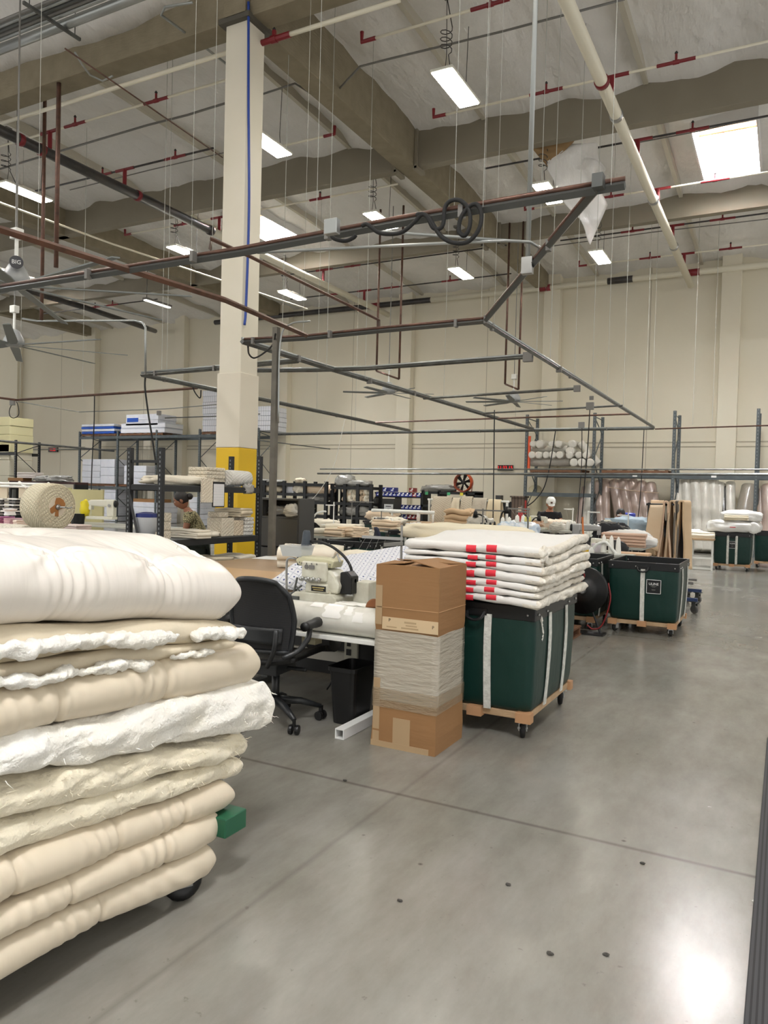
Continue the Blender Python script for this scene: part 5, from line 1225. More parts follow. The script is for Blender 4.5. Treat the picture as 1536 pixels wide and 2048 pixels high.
def hand(V,E_,pre,wr,d,up,side):
    """five fingers from a wrist: d forward dir, side lateral, up normal"""
    wr=Vector(wr); d=Vector(d).normalized(); up=Vector(up); side=Vector(side)
    p=wr+d*.05; V[pre+'palm']=(*p,.022,.016); E_.append((pre+'wrist',pre+'palm'))
    p2=wr+d*.085; V[pre+'knuck']=(*p2,.024,.013); E_.append((pre+'palm',pre+'knuck'))
    for i,(o,l) in enumerate(((-.03,.062),(-.01,.072),(.01,.068),(.03,.052))):
        a=p2+side*o+d*.014; b=a+d*l*.5-up*.006; c=b+d*l*.4-up*l*.35
        for nm,q,r in(('a',a,.009),('b',b,.008),('c',c,.007)): V[f'{pre}f{i}{nm}']=(*q,r)
        E_+=[(pre+'knuck',f'{pre}f{i}a'),(f'{pre}f{i}a',f'{pre}f{i}b'),(f'{pre}f{i}b',f'{pre}f{i}c')]
    a=p-side*.03; b=a+d*.028-side*.012; V[pre+'t1']=(*a,.010); V[pre+'t2']=(*b,.0085); V[pre+'t3']=(*(b+d*.022),.0075); E_+=[(pre+'palm',pre+'t1'),(pre+'t1',pre+'t2'),(pre+'t2',pre+'t3')]
def blousemat():
    m=mat('patterned_blouse',S(168,158,118),.85); nt=m.node_tree; N=nt.nodes; L=nt.links; v=N.new('ShaderNodeTexVoronoi'); v.inputs['Scale'].default_value=38; v.feature='DISTANCE_TO_EDGE'; tc=N.new('ShaderNodeTexCoord'); L.new(tc.outputs['Object'],v.inputs['Vector'])
    r=N.new('ShaderNodeValToRGB'); r.color_ramp.elements[0].position=.05; r.color_ramp.elements[0].color=(*S(52,50,36),1); r.color_ramp.elements[1].position=.12; r.color_ramp.elements[1].color=(*S(190,180,138),1); L.new(v.outputs['Distance'],r.inputs['Fac']); L.new(r.outputs['Color'],N['Principled BSDF'].inputs['Base Color']); return m
# standing woman, leaning over her table (faces local -y)
V={'pelvis':(0,.0,.84,.13,.11),'waist':(0,-.03,.98,.12,.095),'chest':(0,-.10,1.13,.145,.10),'neckb':(0,-.155,1.24,.06),'neck':(0,-.185,1.30,.05),
'shl':(.155,-.125,1.20,.055),'ell':(.20,-.17,.97,.042),'lwrist':(.12,-.36,.90,.027),'shr':(-.155,-.125,1.20,.055),'elr':(-.20,-.17,.97,.042),'rwrist':(-.10,-.37,.90,.027),
'hipl':(.085,.0,.80,.085),'kneel':(.09,-.02,.45,.06),'anl':(.09,.02,.08,.042),'tol':(.095,-.14,.035,.035),'hipr':(-.085,.0,.80,.085),'kneer':(-.09,.02,.45,.06),'anr':(-.09,.05,.08,.042),'tor':(-.095,-.11,.035,.035)}
E_=[('pelvis','waist'),('waist','chest'),('chest','neckb'),('neckb','neck'),('chest','shl'),('shl','ell'),('ell','lwrist'),('chest','shr'),('shr','elr'),('elr','rwrist'),('pelvis','hipl'),('hipl','kneel'),('kneel','anl'),('anl','tol'),('pelvis','hipr'),('hipr','kneer'),('kneer','anr'),('anr','tor')]
hand(V,E_,'l',(.12,-.36,.90),(-.1,-1,-.12),(0,0,1),(-1,0,0)); hand(V,E_,'r',(-.10,-.37,.90),(.1,-1,-.12),(0,0,1),(1,0,0))
cloth=[('blouse','shirt',{'b':(0,.01,.86,.165,.15),'w':(0,-.03,.99,.155,.13),'c':(0,-.10,1.13,.175,.13),'n':(0,-.14,1.215,.09),'sl':(.165,-.13,1.19,.075),'el':(.195,-.155,1.06,.066),'sr':(-.165,-.13,1.19,.075),'er':(-.195,-.155,1.06,.066)},[('b','w'),('w','c'),('c','n'),('c','sl'),('sl','el'),('c','sr'),('sr','er')],'b'),
('trousers','pants',{'p':(0,.01,.82,.15,.135),'hl':(.09,.0,.74,.10),'kl':(.092,-.02,.45,.078),'al':(.092,.02,.12,.062),'hr':(-.09,.0,.74,.10),'kr':(-.092,.02,.45,.078),'ar':(-.092,.05,.12,.062)},[('p','hl'),('hl','kl'),('kl','al'),('p','hr'),('hr','kr'),('kr','ar')],'p')]
def shoes(t,H_):
    for s_,y in((1,.02),(-1,.05)): obj('shoe',MB().ball((s_*.094,y-.055,.04),.045,.125,.04,14,8),blkpl,t,smooth=True,loc=(0,0,0))
Pw=at(366,1015,X=-7.15)
person('person standing behind the black shelf, dark hair in a bun, patterned olive blouse',(Pw.x+.14,Pw.y+.17,0),rad(-52),dict(V=V,E=E_,head=(0,-.245,1.385,0,.42),cloth=cloth),blousemat(),mat('dark_trousers',S(40,48,42),.8),'bun',extras=shoes)
# ================================================================ MID AND FAR THINGS
def rc(x0,x1,yt,yb,Y):
    a=at(x0,(yt+yb)/2,Y=Y); b=at(x1,(yt+yb)/2,Y=Y); xm=(x0+x1)/2
    return a.x,b.x,at(xm,yb,Y=Y).z,at(xm,yt,Y=Y).z
def table(label,x0,x1,y0,y1,z,top=tabletop,legm=bluest,name='sewing_table',th=.035,shelf=None,lw=.03):
    t=thing(name,label,'table',((x0+x1)/2,(y0+y1)/2,0))
    obj('table_top',MB().box(x0,y0,z-th,x1,y1,z),top,t,bev=.005)
    for (x,y) in((x0+.1,y0+.08),(x1-.1,y0+.08),(x0+.1,y1-.08),(x1-.1,y1-.08)): obj('leg',MB().box(x-lw,y-lw,0,x+lw,y+lw,z-th),legm,t)
    obj('stretcher',MB().box(x0+.12,y1-.1,.2,x1-.12,y1-.06,.27),legm,t)
    if shelf: obj('lower_shelf',MB().box(x0+.08,y0+.06,shelf-.02,x1-.08,y1-.06,shelf),top,t)
    return t
def foldpile(label,c,w,d,tt,n,m_,rot=0,amp=.006,seed=1,group=None,name='folded_fabric'):
    return single(name,folded(MB(),c,w,d,tt,n,rot,amp,12,seed=seed),m_,label,'fabric',group,smooth=True)
# ---- pallet racks
def rackrow(label,posts,yf,yb,h,beams,m_=greyrack,gap=.0):
    t=thing('pallet_rack',label,'rack',((posts[0]+posts[-1])/2,yf,0))
    for x in posts:
        for y in(yf,yb):
            p=obj('upright',MB().box(x-.045,y-.035,.02,x+.045,y+.035,h if y==yf else h-.02).box(x-.08,y-.06,0,x+.08,y+.06,.02),m_,t)
            s=MB(); 
            for k in range(int(h/.1)): s.box(x-.012,y-.0365,.1+.1*k,x+.012,y-.0355,.14+.1*k)
            tag(obj('slots',s,mat('slot_light',S(120,124,126)),p),kind='stuff')
        b=MB(); z=.25; k=0
        while z<h-.25:
            z2=min(z+.85,h-.15); b.tube([(x,yf if k%2 else yb,z),(x,yb if k%2 else yf,z2)],.018,4); z=z2; k+=1
        b.tube([(x,yf,h-.12),(x,yb,h-.12)],.018,4).tube([(x,yf,.25),(x,yb,.25)],.018,4); obj('lattice_brace',b,m_,t)
    for i in range(len(posts)-1):
        for z in beams[i]:
            for y in(yf-.0,yb): obj('beam',MB().box(posts[i]+.045,y-.03,z-.12,posts[i+1]-.045,y+.03,z),m_,t)
    return t
YF,YB=24.2,25.35
lp_=[at(x,866,Y=YF).x for x in(160,236,314,400,480,560)]
rackrow('long grey pallet rack row with white foam boxes along the far wall at left',lp_[:5]+[at(518,860,Y=YF).x],YF,YB,4.0,[[3.78,1.55]]*5)
rp=[at(x,830,Y=YF).x for x in(1055,1190,1350,1517)]+[at(1517,830,Y=YF).x+2.2]
rackrow('tall grey pallet rack row behind the leaning fabric rolls at right',rp,YF,YB,4.25,[[2.36,1.72],[2.36],[2.36],[2.36]])
for i,x in enumerate(rp[:4]): 
    pass
single('post_protector',MB().box(rp[0]-.07,YF-.09,1.0,rp[0]+.07,YF-.04,1.45),mat('red_reflector',S(200,70,66),.4),'red and white reflector strip on the left post of the roll rack','reflector')
single('orange_upright',MB().box(rp[0]+.06,YF-.03,2.5,rp[0]+.13,YF+.04,3.55),orangep,'orange painted upright beside the left post of the roll rack','upright')
for (x,l) in((1270,'small white beam label above the pink rolls'),(1428,'small white beam label above the white rolls')):
    a=at(x,939,Y=YF-.04); single('beam_label',MB().box(a.x-.07,YF-.036,2.27,a.x+.07,YF-.031,2.33),paperw,l,'label')
a=[at(32,880,Y=20.5).x]; rackrow('dark rack cut off by the left edge of the photo',[a[0]-2.3,a[0]],20.5,21.6,at(32,880,Y=20.5).z if at(32,880,Y=20.5).z>2 else 3.2,[[2.85,1.2]],blk)
def pallet(label,x0,x1,y0,y1,z,group=None):
    t=thing('pallet',label,'pallet',((x0+x1)/2,(y0+y1)/2,z),group)
    for k in range(3): yy=y0+(y1-y0-.09)*k/2; obj('stringer',MB().box(x0,yy,z+.018,x1,yy+.04,z+.09),woodd,t)
    n=7
    for k in range(n): xx=x0+(x1-x0-.09)*k/(n-1); obj('deck_board',MB().box(xx,y0,z+.09,xx+.09,y1,z+.108),woodd,t)
    for k in range(3): xx=x0+(x1-x0-.09)*k/2; obj('bottom_board',MB().box(xx,y0,z,xx+.09,y1,z+.018),woodd,t)
for i,(x0,x1,z,l) in enumerate([(164,232,3.785,'pallet under the blue and white foam packs, top left rack'),(240,326,3.785,'pallet under the stepped white foam pile on the rack'),(404,455,3.785,'pallet under the tall white foam stack by the column'),(163,232,1.555,'pallet under the white foam boxes, lower left rack'),(240,300,1.555,'second lower pallet on the left rack'),(1062,1165,2.365,'pallet holding the wrapped rolls on the right rack'),(1205,1338,2.365,'empty pallets on the beam right of the wrapped rolls')]):
    Xa,Xb=at(x0,900,Y=YF).x,at(x1,900,Y=YF).x; pallet(l,Xa,Xb,YF-.03,YB-.05,z)
def foam(label,x0,x1,yt,yb,Y,n,m_=foamw,dp=1.1,z0=None,cap=None,grp=None):
    X0,X1,Z0,Z1=rc(x0,x1,yt,yb,Y)
    if z0 is not None: Z1+=z0-Z0 if 0 else 0; Z0=z0
    h=(Z1-Z0)/n
    for k in range(n):
        o=random.uniform(-.02,.02); mm=m_ if not cap or k not in cap else bluep
        single('foam_pack',MB().box(X0+o,Y,Z0+k*h+.002,X1+o,Y+dp,Z0+(k+1)*h-.006),mm,(['bottom one, ','second up, ','third up, ','fourth up, ','fifth up, ','sixth up, '][k] if k<n-1 else 'topmost one, ')+label,'foam pack',grp or label,bev=.015)
foam('blue and white foam sheets in plastic on the top left pallet',163,228,848,866,YF,4,foamg,z0=3.895,cap=(0,2))
foam('wide bottom slab of the stepped white foam pile',242,330,846,859,YF,2,z0=3.895)
foam('upper slab of the stepped white foam pile, with a blue label',252,316,828,845,YF,2,foamg,z0=4.21,cap=())
X0,X1,Z0,Z1=rc(254,276,836,844,YF-.02); single('blue_sign',MB().box(X0,YF-.02,Z0,X1,YF-.004,Z1),bluep,'blue panel on the stepped foam pile over the rack','panel')
foam('ridged white foam sheets in the tall stack left of the column',405,452,780,861,YF,7,ridged,z0=3.895)
foam('ridged white foam sheets seen just right of the column top of rack',514,541,812,861,YF,5,ridged,z0=3.9)
foam('white foam boxes on the lower left rack pallet',164,200,918,953,YF,4,foamg,z0=1.665,dp=.9); foam('white foam boxes right half of the lower left rack pallet',201,229,918,953,YF,3,foamg,z0=1.665,dp=.9)
foam('white foam boxes on the second lower rack pallet',248,292,931,955,YF,3,foamg,z0=1.665,dp=.9)
foam('white foam stack standing on the floor below the left rack',208,232,970,1046,YF,5,foamg,z0=.02); foam('white foam stack on the floor behind the near shelf posts',252,318,1004,1055,YF,4,foamg,z0=.02); foam('white foam stack on the floor behind the standing person',378,398,994,1050,YF,5,foamg,z0=.02)
X0,X1,Z0,Z1=rc(262,312,1000,1006,YF); single('carton',MB().box(X0,YF+.1,Z0,X1,YF+.9,Z1+.05),cardb,'flat brown carton on the foam stack behind the near shelf','carton')
foam('yellowish foam blocks on the rack at the left edge',-20,20,834,880,20.5,4,mat('yellow_foam',S(214,206,160),.7),z0=2.86); foam('pale foam blocks on the lower level of the left edge rack',-20,18,888,960,20.5,3,mat('pale_foam',S(206,200,178),.7),z0=1.23)
# ---- left side: quilt roll, benches
t=thing('quilted_roll','big quilted cream roll on a spindle with brown cardboard core at left','roll',(-7.9,6.3,1.02)); C=Vector((-7.80,6.3,1.285)); R_=.282
mb=MB(); obj('fabric_roll',mb.lathe([(.105,-.0),(.24,0.0),(R_,-.015),(R_+.004,-.08),(R_+.006,-.16),(R_,-.31),(.2,-.32)],C,48,'X'),quilt_mat('roll_quilting',S(224,214,186),S(204,192,160),62),t,smooth=True)
for r_ in(.135,.17,.205,.238,.265): obj('roll_layer',MB().tube([(C.x+.001,C.y+r_*cos(k*PI/18)*(1+.01*sin(k)),C.z+r_*sin(k*PI/18)) for k in range(36)],.0035,5,closed=True),muslin,t)
obj('core_disc',MB().lathe([(.01,.002),(.118,.004),(.118,-.01)],C,26,'X'),mat('core_board',S(222,208,186),.7),t)
g=MB(); g.prism([(C.y+.118*cos(a)*q,C.z+.118*sin(a)*q) for a,q in ((-1.9,1),(-1.45,.98),(-1.2,.35),(-.6,.4),(-.1,.8),(.3,1),(.8,1),(1.3,1),(1.75,.95),(2.1,.6),(2.4,.4),(2.9,.5),(3.3,.9),(3.7,1),(3.95,.95),(4.2,.5))],C.x+.006,C.x+.010,'X'); obj('torn_core',g,mat('core_brown',S(166,112,62),.8),t)
obj('hub',MB().lathe([(.035,.01),(.03,.03),(.012,.04),(.01,.14)],C,16,'X'),steel,t,smooth=True); obj('crank',MB().tube([C+Vector((.11,0,0)),C+Vector((.12,.07,-.01)),C+Vector((.13,.11,-.0))],.008,6),steel,t)
t=thing('roll_stand','aluminium extrusion post carrying the big quilted roll','stand',(-8.1,6.3,0)); obj('post',MB().box(-8.16,6.24,0,-8.08,6.36,1.25).box(-8.165,6.27,.02,-8.16,6.29,1.24).box(-8.4,6.1,0,-7.9,6.5,.03),mat('aluminium',S(168,172,174),.35,.7),t); obj('spindle',MB().tube([(-8.2,6.3,1.285),(-7.74,6.3,1.285)],.014,8),steel,t)
table('dark workbench beside the standing person, holding paper stacks',-9.9,-7.62,6.95,8.1,.79,blk,blk,'workbench',.09)
X0,X1,Z0,Z1=rc(115,150,1050,1079,7.05); block('tall stack of pale pink sheets on the dark workbench',((X0+X1)/2,7.2,.795),X1-X0,.26,Z1-.79,mat('pink_board',S(214,196,190),.7),0,'sheet_stack','paper',8)
for k in range(5):
    x=at(88+6*k,1065,Y=7.1).x; single('binder',MB().box(x-.018,7.1,.792,x+.018,7.35,.97,0),[blkpl,paperw,darkg,paperw,paperw][k],'upright folder under the big quilted roll, '+['far left','second','middle','fourth','nearest the pink sheets'][k],'folder','folders under the quilted roll')
X0,X1,Z0,Z1=rc(175,255,1066,1076,7.4); 
def cl(u,v): return Vector((X0+(X1-X0)*u,7.25+.35*v,.80+.03*abs(nz(u*7,v*4,3,1.3))+.03*math.exp(-(u/.15)**2)))
single('loose_cloth',MB().sheet(cl,22,10),creamf,'limp cream cloth spread on the dark workbench','cloth',smooth=True,sol=.01)
bundle('small crumpled beige rag at the left end of the limp cloth',(X0+.05,7.3,.795),.12,.08,.05,beigef,0,.4,4)
table('grey table behind the dark workbench with the single needle machine',-13.6,-9.1,10.3,11.2,.80)
X0,X1,Z0,Z1=rc(110,205,976,1048,11.4); t=thing('screen_panel','tall beige cloth panel behind the machine at left','panel',((X0+X1)/2,11.42,.05)); obj('panel',MB().box(X0,11.4,.05,X0+(X1-X0)*.33,11.44,Z1).box(X0+(X1-X0)*.335,11.4,.05,X1,11.44,Z1-.03),mat('beige_panel',S(196,188,140),.8,var=(2,.2,S(184,176,132))),t)
def headmachine(label,x,y,z,s=1,rz=0,m_=cream,dark=False):
    t=thing('sewing_machine_head',label,'sewing machine',(0,0,0))
    obj('bed',MB().box(-.24*s,-.09*s,0,.24*s,.09*s,.05*s),m_,t,bev=.008)
    obj('pillar',MB().prism([(.12*s,.05*s),(.24*s,.05*s),(.24*s,.34*s),(.10*s,.34*s)],-.065*s,.065*s),m_,t,bev=.02)
    obj('arm',MB().prism([(-.22*s,.23*s),(.14*s,.21*s),(.14*s,.34*s),(-.18*s,.33*s),(-.23*s,.31*s)],-.055*s,.055*s),m_,t,bev=.02)
    obj('needle_head',MB().box(-.235*s,-.05*s,.16*s,-.17*s,.05*s,.31*s).tube([(-.2*s,0,.17*s),(-.2*s,0,.06*s)],.006*s,6),m_,t,bev=.006)
    obj('handwheel',MB().lathe([(.02*s,0),(.06*s,0),(.065*s,.015*s),(.05*s,.035*s)],(.24*s,0,.27*s),16,'X'),blkpl,t,smooth=True)
    obj('dial',MB().lathe([(.025*s,0),(.022*s,.02*s)],(.17*s,-.065*s-.018*s,.24*s),12,'Y'),steel,t)
    t.location=(x,y,z); t.rotation_euler=(0,0,rz); return t
P=at(203,1040,Y=10.6); headmachine('single needle machine head on the grey table, left of the shelf',P.x-.05,10.65,.90,1.15,rad(20))
P=at(178,1030,Y=10.6); single('yellow_bag',lump(MB(),(P.x,10.5,.95),.10,.08,.18,16,12,.3,3,2.2,0,True,3),mat('yellow_plastic',S(226,206,30),.4),'bright yellow plastic bag hanging beside the machine at left','bag',smooth=True)
single('small_carton',MB().box(P.x-.62,10.4,.80,P.x-.28,10.6,.95),cardd,'small open brown carton on the grey table at left','carton'); single('black_tub',MB().lathe([(.12,0),(.14,.2),(.1,.2)],(P.x-.08,10.4,.8),14),blkpl,'black tub below the yellow bag','tub')
# multi-strip frame at the far left edge
t=thing('strip_feeder','white framed strip feeding machine at the far left edge','machine',(-12.2,8.8,0))
F_=lambda x,y:at(x,y,Y=8.8)
for (a,b) in(((-10,966),(108,969)),((-10,972),(108,975))): obj('rail',MB().tube([F_(*a),F_(*b)],.022,8),whitep,t)
for (a,b) in(((38,964),(54,976)),((96,966),(108,977))): obj('cross_bar',MB().tube([F_(*a),F_(*b)],.022,6),whitep,t)
for x in(-4,40): P=F_(x+8,985); obj('cloth_strip',MB().box(P.x-.14,8.8,F_(x,996).z,P.x+.14,8.83,F_(x,975).z),mat('strip_cloth',S(196,184,160),.8),t)
for x in(4,32):
    for k in range(6): P=F_(x,998+6*k); obj('guide_bar',MB().box(P.x-.13,8.72-.03*k,P.z-.012,P.x+.13,8.80,P.z+.012),[whitep,dull][k%2],t)
for x in(-6,20,46): P=F_(x,990); obj('upright',MB().box(P.x-.02,8.85,0,P.x+.02,8.9,P.z+.1),bluest,t)
obj('work_top',MB().box(-13.6,8.2,.84,-10.6,8.8,.87),mat('orange_wood',S(186,130,84),.6),t)
for i,(x,w,c,h_,l) in enumerate([(8,22,S(170,110,150),.12,'purple and pink cloth pile on the strip feeder table'),(28,20,S(214,180,190),.10,'pink cloth stack beside the purple pile'),(44,12,S(236,228,220),.08,'white folded strips at the right of the pink stack')]):
    P=at(x,1048,Y=8.5); block(l,(P.x,8.5,.872),w*.0075,.3,h_,mat('scrapcol%d'%i,c,.8),.1,'cloth_stack','fabric',4)
single('paper_cup',MB().lathe([(.02,0),(.1,.0),(.08,.06),(.12,.1),(.05,.11)],at(20,1030,Y=8.4),10),paperw,'white paper cup shape on the strip feeder','cup')
single('bolster_roll',roll(MB(),(-9.6,6.6,.92),(-8.75,6.6,.92),.10,20,10,.05,3),mat('speckled_roll',S(214,208,192),.8,var=(40,.1,S(190,184,168))),'speckled cream bolster lying at left below the big quilted roll','roll',smooth=True)
# black shelf far left with papers and bags
X0,X1,Z0,Z1=rc(18,150,963,1000,19.5); t=thing('storage_shelf','low black shelf at far left topped with boxes and bagged goods','shelf',((X0+X1)/2,19.8,0))
obj('top_board',MB().box(X0,19.5,Z1-.08,X1,20.1,Z1),mat('dark_red_brown',S(66,36,34),.6),t)
for x in(X0+.04,X1-.04,(X0+X1)/2): obj('post',MB().box(x-.04,19.5,0,x+.04,20.1,Z1-.08),blk,t)
zz=Z1; P=lambda x:at(x,960,Y=19.6).x
single('carton',MB().box(P(20),19.5,zz,P(50),19.9,zz+.12),cardb,'long brown carton on the low black shelf at far left','carton',bev=.01)
block('leaning stack of white papers on the low black shelf',((P(38)+P(74))/2,19.7,zz+.121),P(74)-P(38),.4,.22,mat('offwhite_paper',S(226,216,210),.7),0,'paper_stack','paper',6)
bundle('crumpled grey plastic bag on the low black shelf, left',((P(74)+P(98))/2,19.7,zz),.42,.25,.12,greyplast,0,.4,3); bundle('crumpled grey plastic bag on the low black shelf, right',((P(98)+P(135))/2,19.7,zz),.6,.25,.13,greyplast,0,.4,5)
# ---- grey cabinet
X0,X1,Z0,Z1=rc(482,598,996,1100,10.3)
t=thing('storage_cabinet','dark grey steel cabinet with open top compartment behind the steel post','cabinet',((X0+X1)/2,10.5,0)); xm=X0+(X1-X0)*.36
m=MB().box(X0,10.3,Z1-.03,X1,10.75,Z1).box(X0,10.3,0,X0+.03,10.75,Z1-.03).box(X1-.03,10.3,0,X1,10.75,Z1-.03).box(X0+.03,10.72,0,X1-.03,10.75,Z1-.03).box(xm-.015,10.3,0,xm+.015,10.72,Z1-.03)
zc=at(560,1033,Y=10.3).z; m.box(X0+.03,10.3,zc-.03,X1-.03,10.72,zc); obj('carcass',m,darkg,t)
obj('flipper_door',MB().box(xm+.02,10.285,zc-.50,X1-.02,10.3,zc-.035).box(xm+.03,10.275,zc-.49,X1-.03,10.285,zc-.47),darkg,t,bev=.004); obj('side_door',MB().box(X0+.01,10.285,.1,xm-.01,10.3,Z1-.05),mat('glossy_black',S(20,20,22),.2),t)
obj('lower_door',MB().box(xm+.02,10.285,.08,X1-.02,10.3,zc-.52),darkg,t,bev=.004)
bundle('clear wrapped bundle sticking out of the grey cabinet',(X1-.16,10.36,zc+.002),.13,.14,.115,clearwrap,0,.3,3); bundle('dark clear bags inside the grey cabinet compartment',((xm+X1)/2-.08,10.5,zc+.002),.28,.14,.09,mat('dim_bag',S(110,108,104),.3,bump=(14,.8)),0,.4,6)
# ---- far black shelves (Y~20.5)
def farshelf(label,px0,px1,yt,yb,Y,levels,nb=3,d=.6):
    X0,X1,Z0,Z1=rc(px0,px1,yt,yb,Y); t=thing('storage_shelf',label,'shelf',((X0+X1)/2,Y+d/2,0))
    for k in range(nb):
        x=X0+(X1-X0)*k/(nb-1)
        for y in(Y,Y+d): obj('post',MB().box(x-.05,y-.04,0,x+.05,y+.04,Z1),blk,t)
    zs=[]
    for yy in levels:
        z=at((px0+px1)/2,yy,Y=Y).z; zs.append(z+.03); obj('shelf_board',MB().box(X0+.05,Y-.03,z-.06,X1-.05,Y+d+.03,z+.03),blk,t)
    return X0,X1,zs,t
SH1=farshelf('long black shelf with bagged rolls right of the grey cabinet',528,652,962,1040,20,[968,988,1003,1030],4)
SH2=farshelf('black shelf of clear bagged fabric left of the blue bins',664,742,968,1040,20.2,[975,1007,1035],4)
def onx(px,Y): return at(px,1000,Y=Y).x
z=SH1[2]
bundle('grey cream flat bundles on the upper left of the long black shelf',(onx(545,20.3),20.3,z[1]),.5,.25,.13,muslin,0,.25,2); bundle('fat beige roll on the long black shelf, upper right',(onx(636,20.3),20.3,z[1]),.62,.24,.17,beigef,.05,.1,3)
bundle('cream folded bundle next to the fat beige roll',(onx(606,20.3),20.3,z[1]),.3,.25,.17,creamf,0,.25,4); bundle('white carton shape in the middle of the long black shelf',(onx(583,20.3),20.3,z[1]),.2,.2,.12,foamg,0,.02,4,p=8)
bundle('clear bag of beige cloth low on the long black shelf',(onx(608,20.3),20.3,z[2]-.3),.35,.25,.2,greyplast,0,.25,6); bundle('large clear bag low right on the long black shelf',(onx(634,20.3),20.3,z[2]-.02),.42,.25,.17,greyplast,0,.25,8); bundle('grey plastic lump on top of the long black shelf',(onx(600,20.3),20.3,z[0]),.15,.2,.09,muslin,0,.3,9)
bundle('flat white packs on top of the long black shelf, left end',(onx(542,20.3),20.3,z[0]),.5,.25,.06,greyplast,0,.3,19)
z=SH2[2]
bundle('round grey plastic bag perched on the black shelf',(onx(690,20.5),20.5,z[0]),.3,.25,.2,greyplast,.2,.2,1); bundle('long grey plastic bag on top of the black shelf by the blue bins',(onx(717,20.5),20.5,z[0]),.45,.25,.11,greyplast,-.1,.25,2)
for k in range(5): foldpile('upright folded beige cloth in a clear bag on the black shelf by the bins, '+['left','second','third','fourth','right'][k],(onx(694+10*k,20.3),20.45,z[1]),.42,.22,.12,4,[beigef,creamf,muslin][k%3],PI/2+.1*k,.02,k,'bagged cloth on the black shelf')
bundle('clear bag low on the black shelf by the bins',(onx(715,20.4),20.45,z[2]),.6,.25,.2,greyplast,0,.3,7)
# wall cabinets with notices
for (a,b,l) in((737,752,'narrow grey cabinet with a white notice, left of the two'),(764,788,'grey cabinet with a white notice, right of the two')):
    X0,X1,Z0,Z1=rc(a,b,997,1030,21.5); t=thing('steel_cabinet',l,'cabinet',((X0+X1)/2,21.7,0)); obj('body',MB().box(X0,21.5,0,X1,22,Z1),darkg,t,bev=.01)
    obj('notice',MB().box(X0+.08,21.49,Z1-.52,X1-.03,21.497,Z1-.18),paperw,t); obj('notice_text',MB().box(X0+.14,21.485,Z1-.26,X1-.1,21.489,Z1-.235).box((X0+X1)/2-.02,21.485,Z1-.42,(X0+X1)/2+.06,21.489,Z1-.33),darkg,t)
# bin shelf
X0,X1,Z0,Z1=rc(745,842,985,1050,22.2); t=thing('bin_shelf','black shelf rows for blue and red parts bins on the far wall','shelf',((X0+X1)/2,22.4,0))
lv=[at(795,y,Y=22.2).z for y in(993,1018,1037)]
for z in lv: obj('shelf_board',MB().box(X0,22.2,z-.04,X1,22.65,z),blk,t)
for x in(X0,X0+(X1-X0)*.45,X1-.05): obj('post',MB().box(x,22.25,0,x+.05,22.65,Z1),blk,t)
# drum fan on shelf
BIN=None
def mkbin(x,y,z,m_,label,g):
    global BIN
    k=m_.name
    if BIN is None: BIN={}
    if k not in BIN:
        o=thing('parts_bin',label,'bin',(0,0,0),g); w,d,h=.15,.30,.14
        obj('tub',MB().box(-w/2,0,0,w/2,d,.01).box(-w/2,0,.01,-w/2+.01,d,h).box(w/2-.01,0,.01,w/2,d,h).box(-w/2+.01,d-.01,.01,w/2-.01,d,h).box(-w/2+.01,0,.01,w/2-.01,.01,h*.55),m_,o); obj('card_label',MB().box(-.045,-.004,.03,.045,-.001,.065),paperw,o); obj('contents',MB().ball((0,d*.45,.07),.055,.11,.055,8,6,.3,20),paperw,o)
        BIN[k]=o; ORG[o.name]=Vector((0,0,0)); o.location=(x,y,z); return o
    return copy_tree(BIN[k],label,(x,y,z),group=g)
rows=[(0,list(range(757,842,8)),'top'),(1,list(range(790,842,8)),'middle'),(2,list(range(788,842,8)),'bottom')]
for r,pxs,nm in rows:
    for i,px in enumerate(pxs):
        red=(r==1 and i in(0,)) or (r==2 and i>=4) or (r==0 and i in(9,))
        mkbin(onx(px,22.25),22.22,lv[r],redbin if red else bluebin,('red' if red else 'blue')+' parts bin, '+ORDN[i]+' in the '+nm+' row of the bin shelf',('red' if red else 'blue')+' parts bins, '+nm+' row')
for i,px in enumerate((762,770,785,823)): mkbin(onx(px,22.3),22.25,lv[0]+.15,redbin if i in(3,) else bluebin,['blue parts bin stacked second layer, leftmost','blue parts bin stacked second layer, beside the leftmost','blue parts bin stacked second layer, third','red parts bin stacked highest on the bin shelf'][i],'stacked upper bins')
X0,X1,Z0,Z1=rc(842,952,981,1050,21.6); t=thing('storage_shelf','black steel shelf carrying the orange drum fan','shelf',((X0+X1)/2,21.9,0))
zt_=at(895,984,Y=21.6).z
for z in(zt_,at(870,1010,Y=21.6).z): obj('shelf_board',MB().box(X0,21.6,z-.07,X1,22.2,z),blk,t)
for x in(X0,X0+.55,X1-.35,X1-.06): obj('post',MB().box(x,21.6,0,x+.06,22.2,zt_+.04),blk,t)
for (px,c) in((853,S(70,150,100)),(897,S(80,170,120)),(923,S(228,214,70))): P=at(px,985,Y=21.57); obj('shelf_tag',MB().box(P.x-.05,21.575,zt_-.1,P.x+.05,21.59,zt_-.01),mat('tag%d'%px,c,.6),t)
P=at(927,965,Y=21.9); t=thing('drum_fan','orange rimmed industrial drum fan on top of the black shelf','fan',(P.x,21.9,zt_)); c=Vector((P.x,21.9,P.z)); r_=.27
sh=MB().lathe([(r_,-.12),(r_+.012,-.1),(r_+.012,.1),(r_,.12)],c,32,'Y'); sh.f=sh.f[:-2]; sh.mi=sh.mi[:-2]; obj('shroud',sh,orange,t,smooth=True,sol=.012)
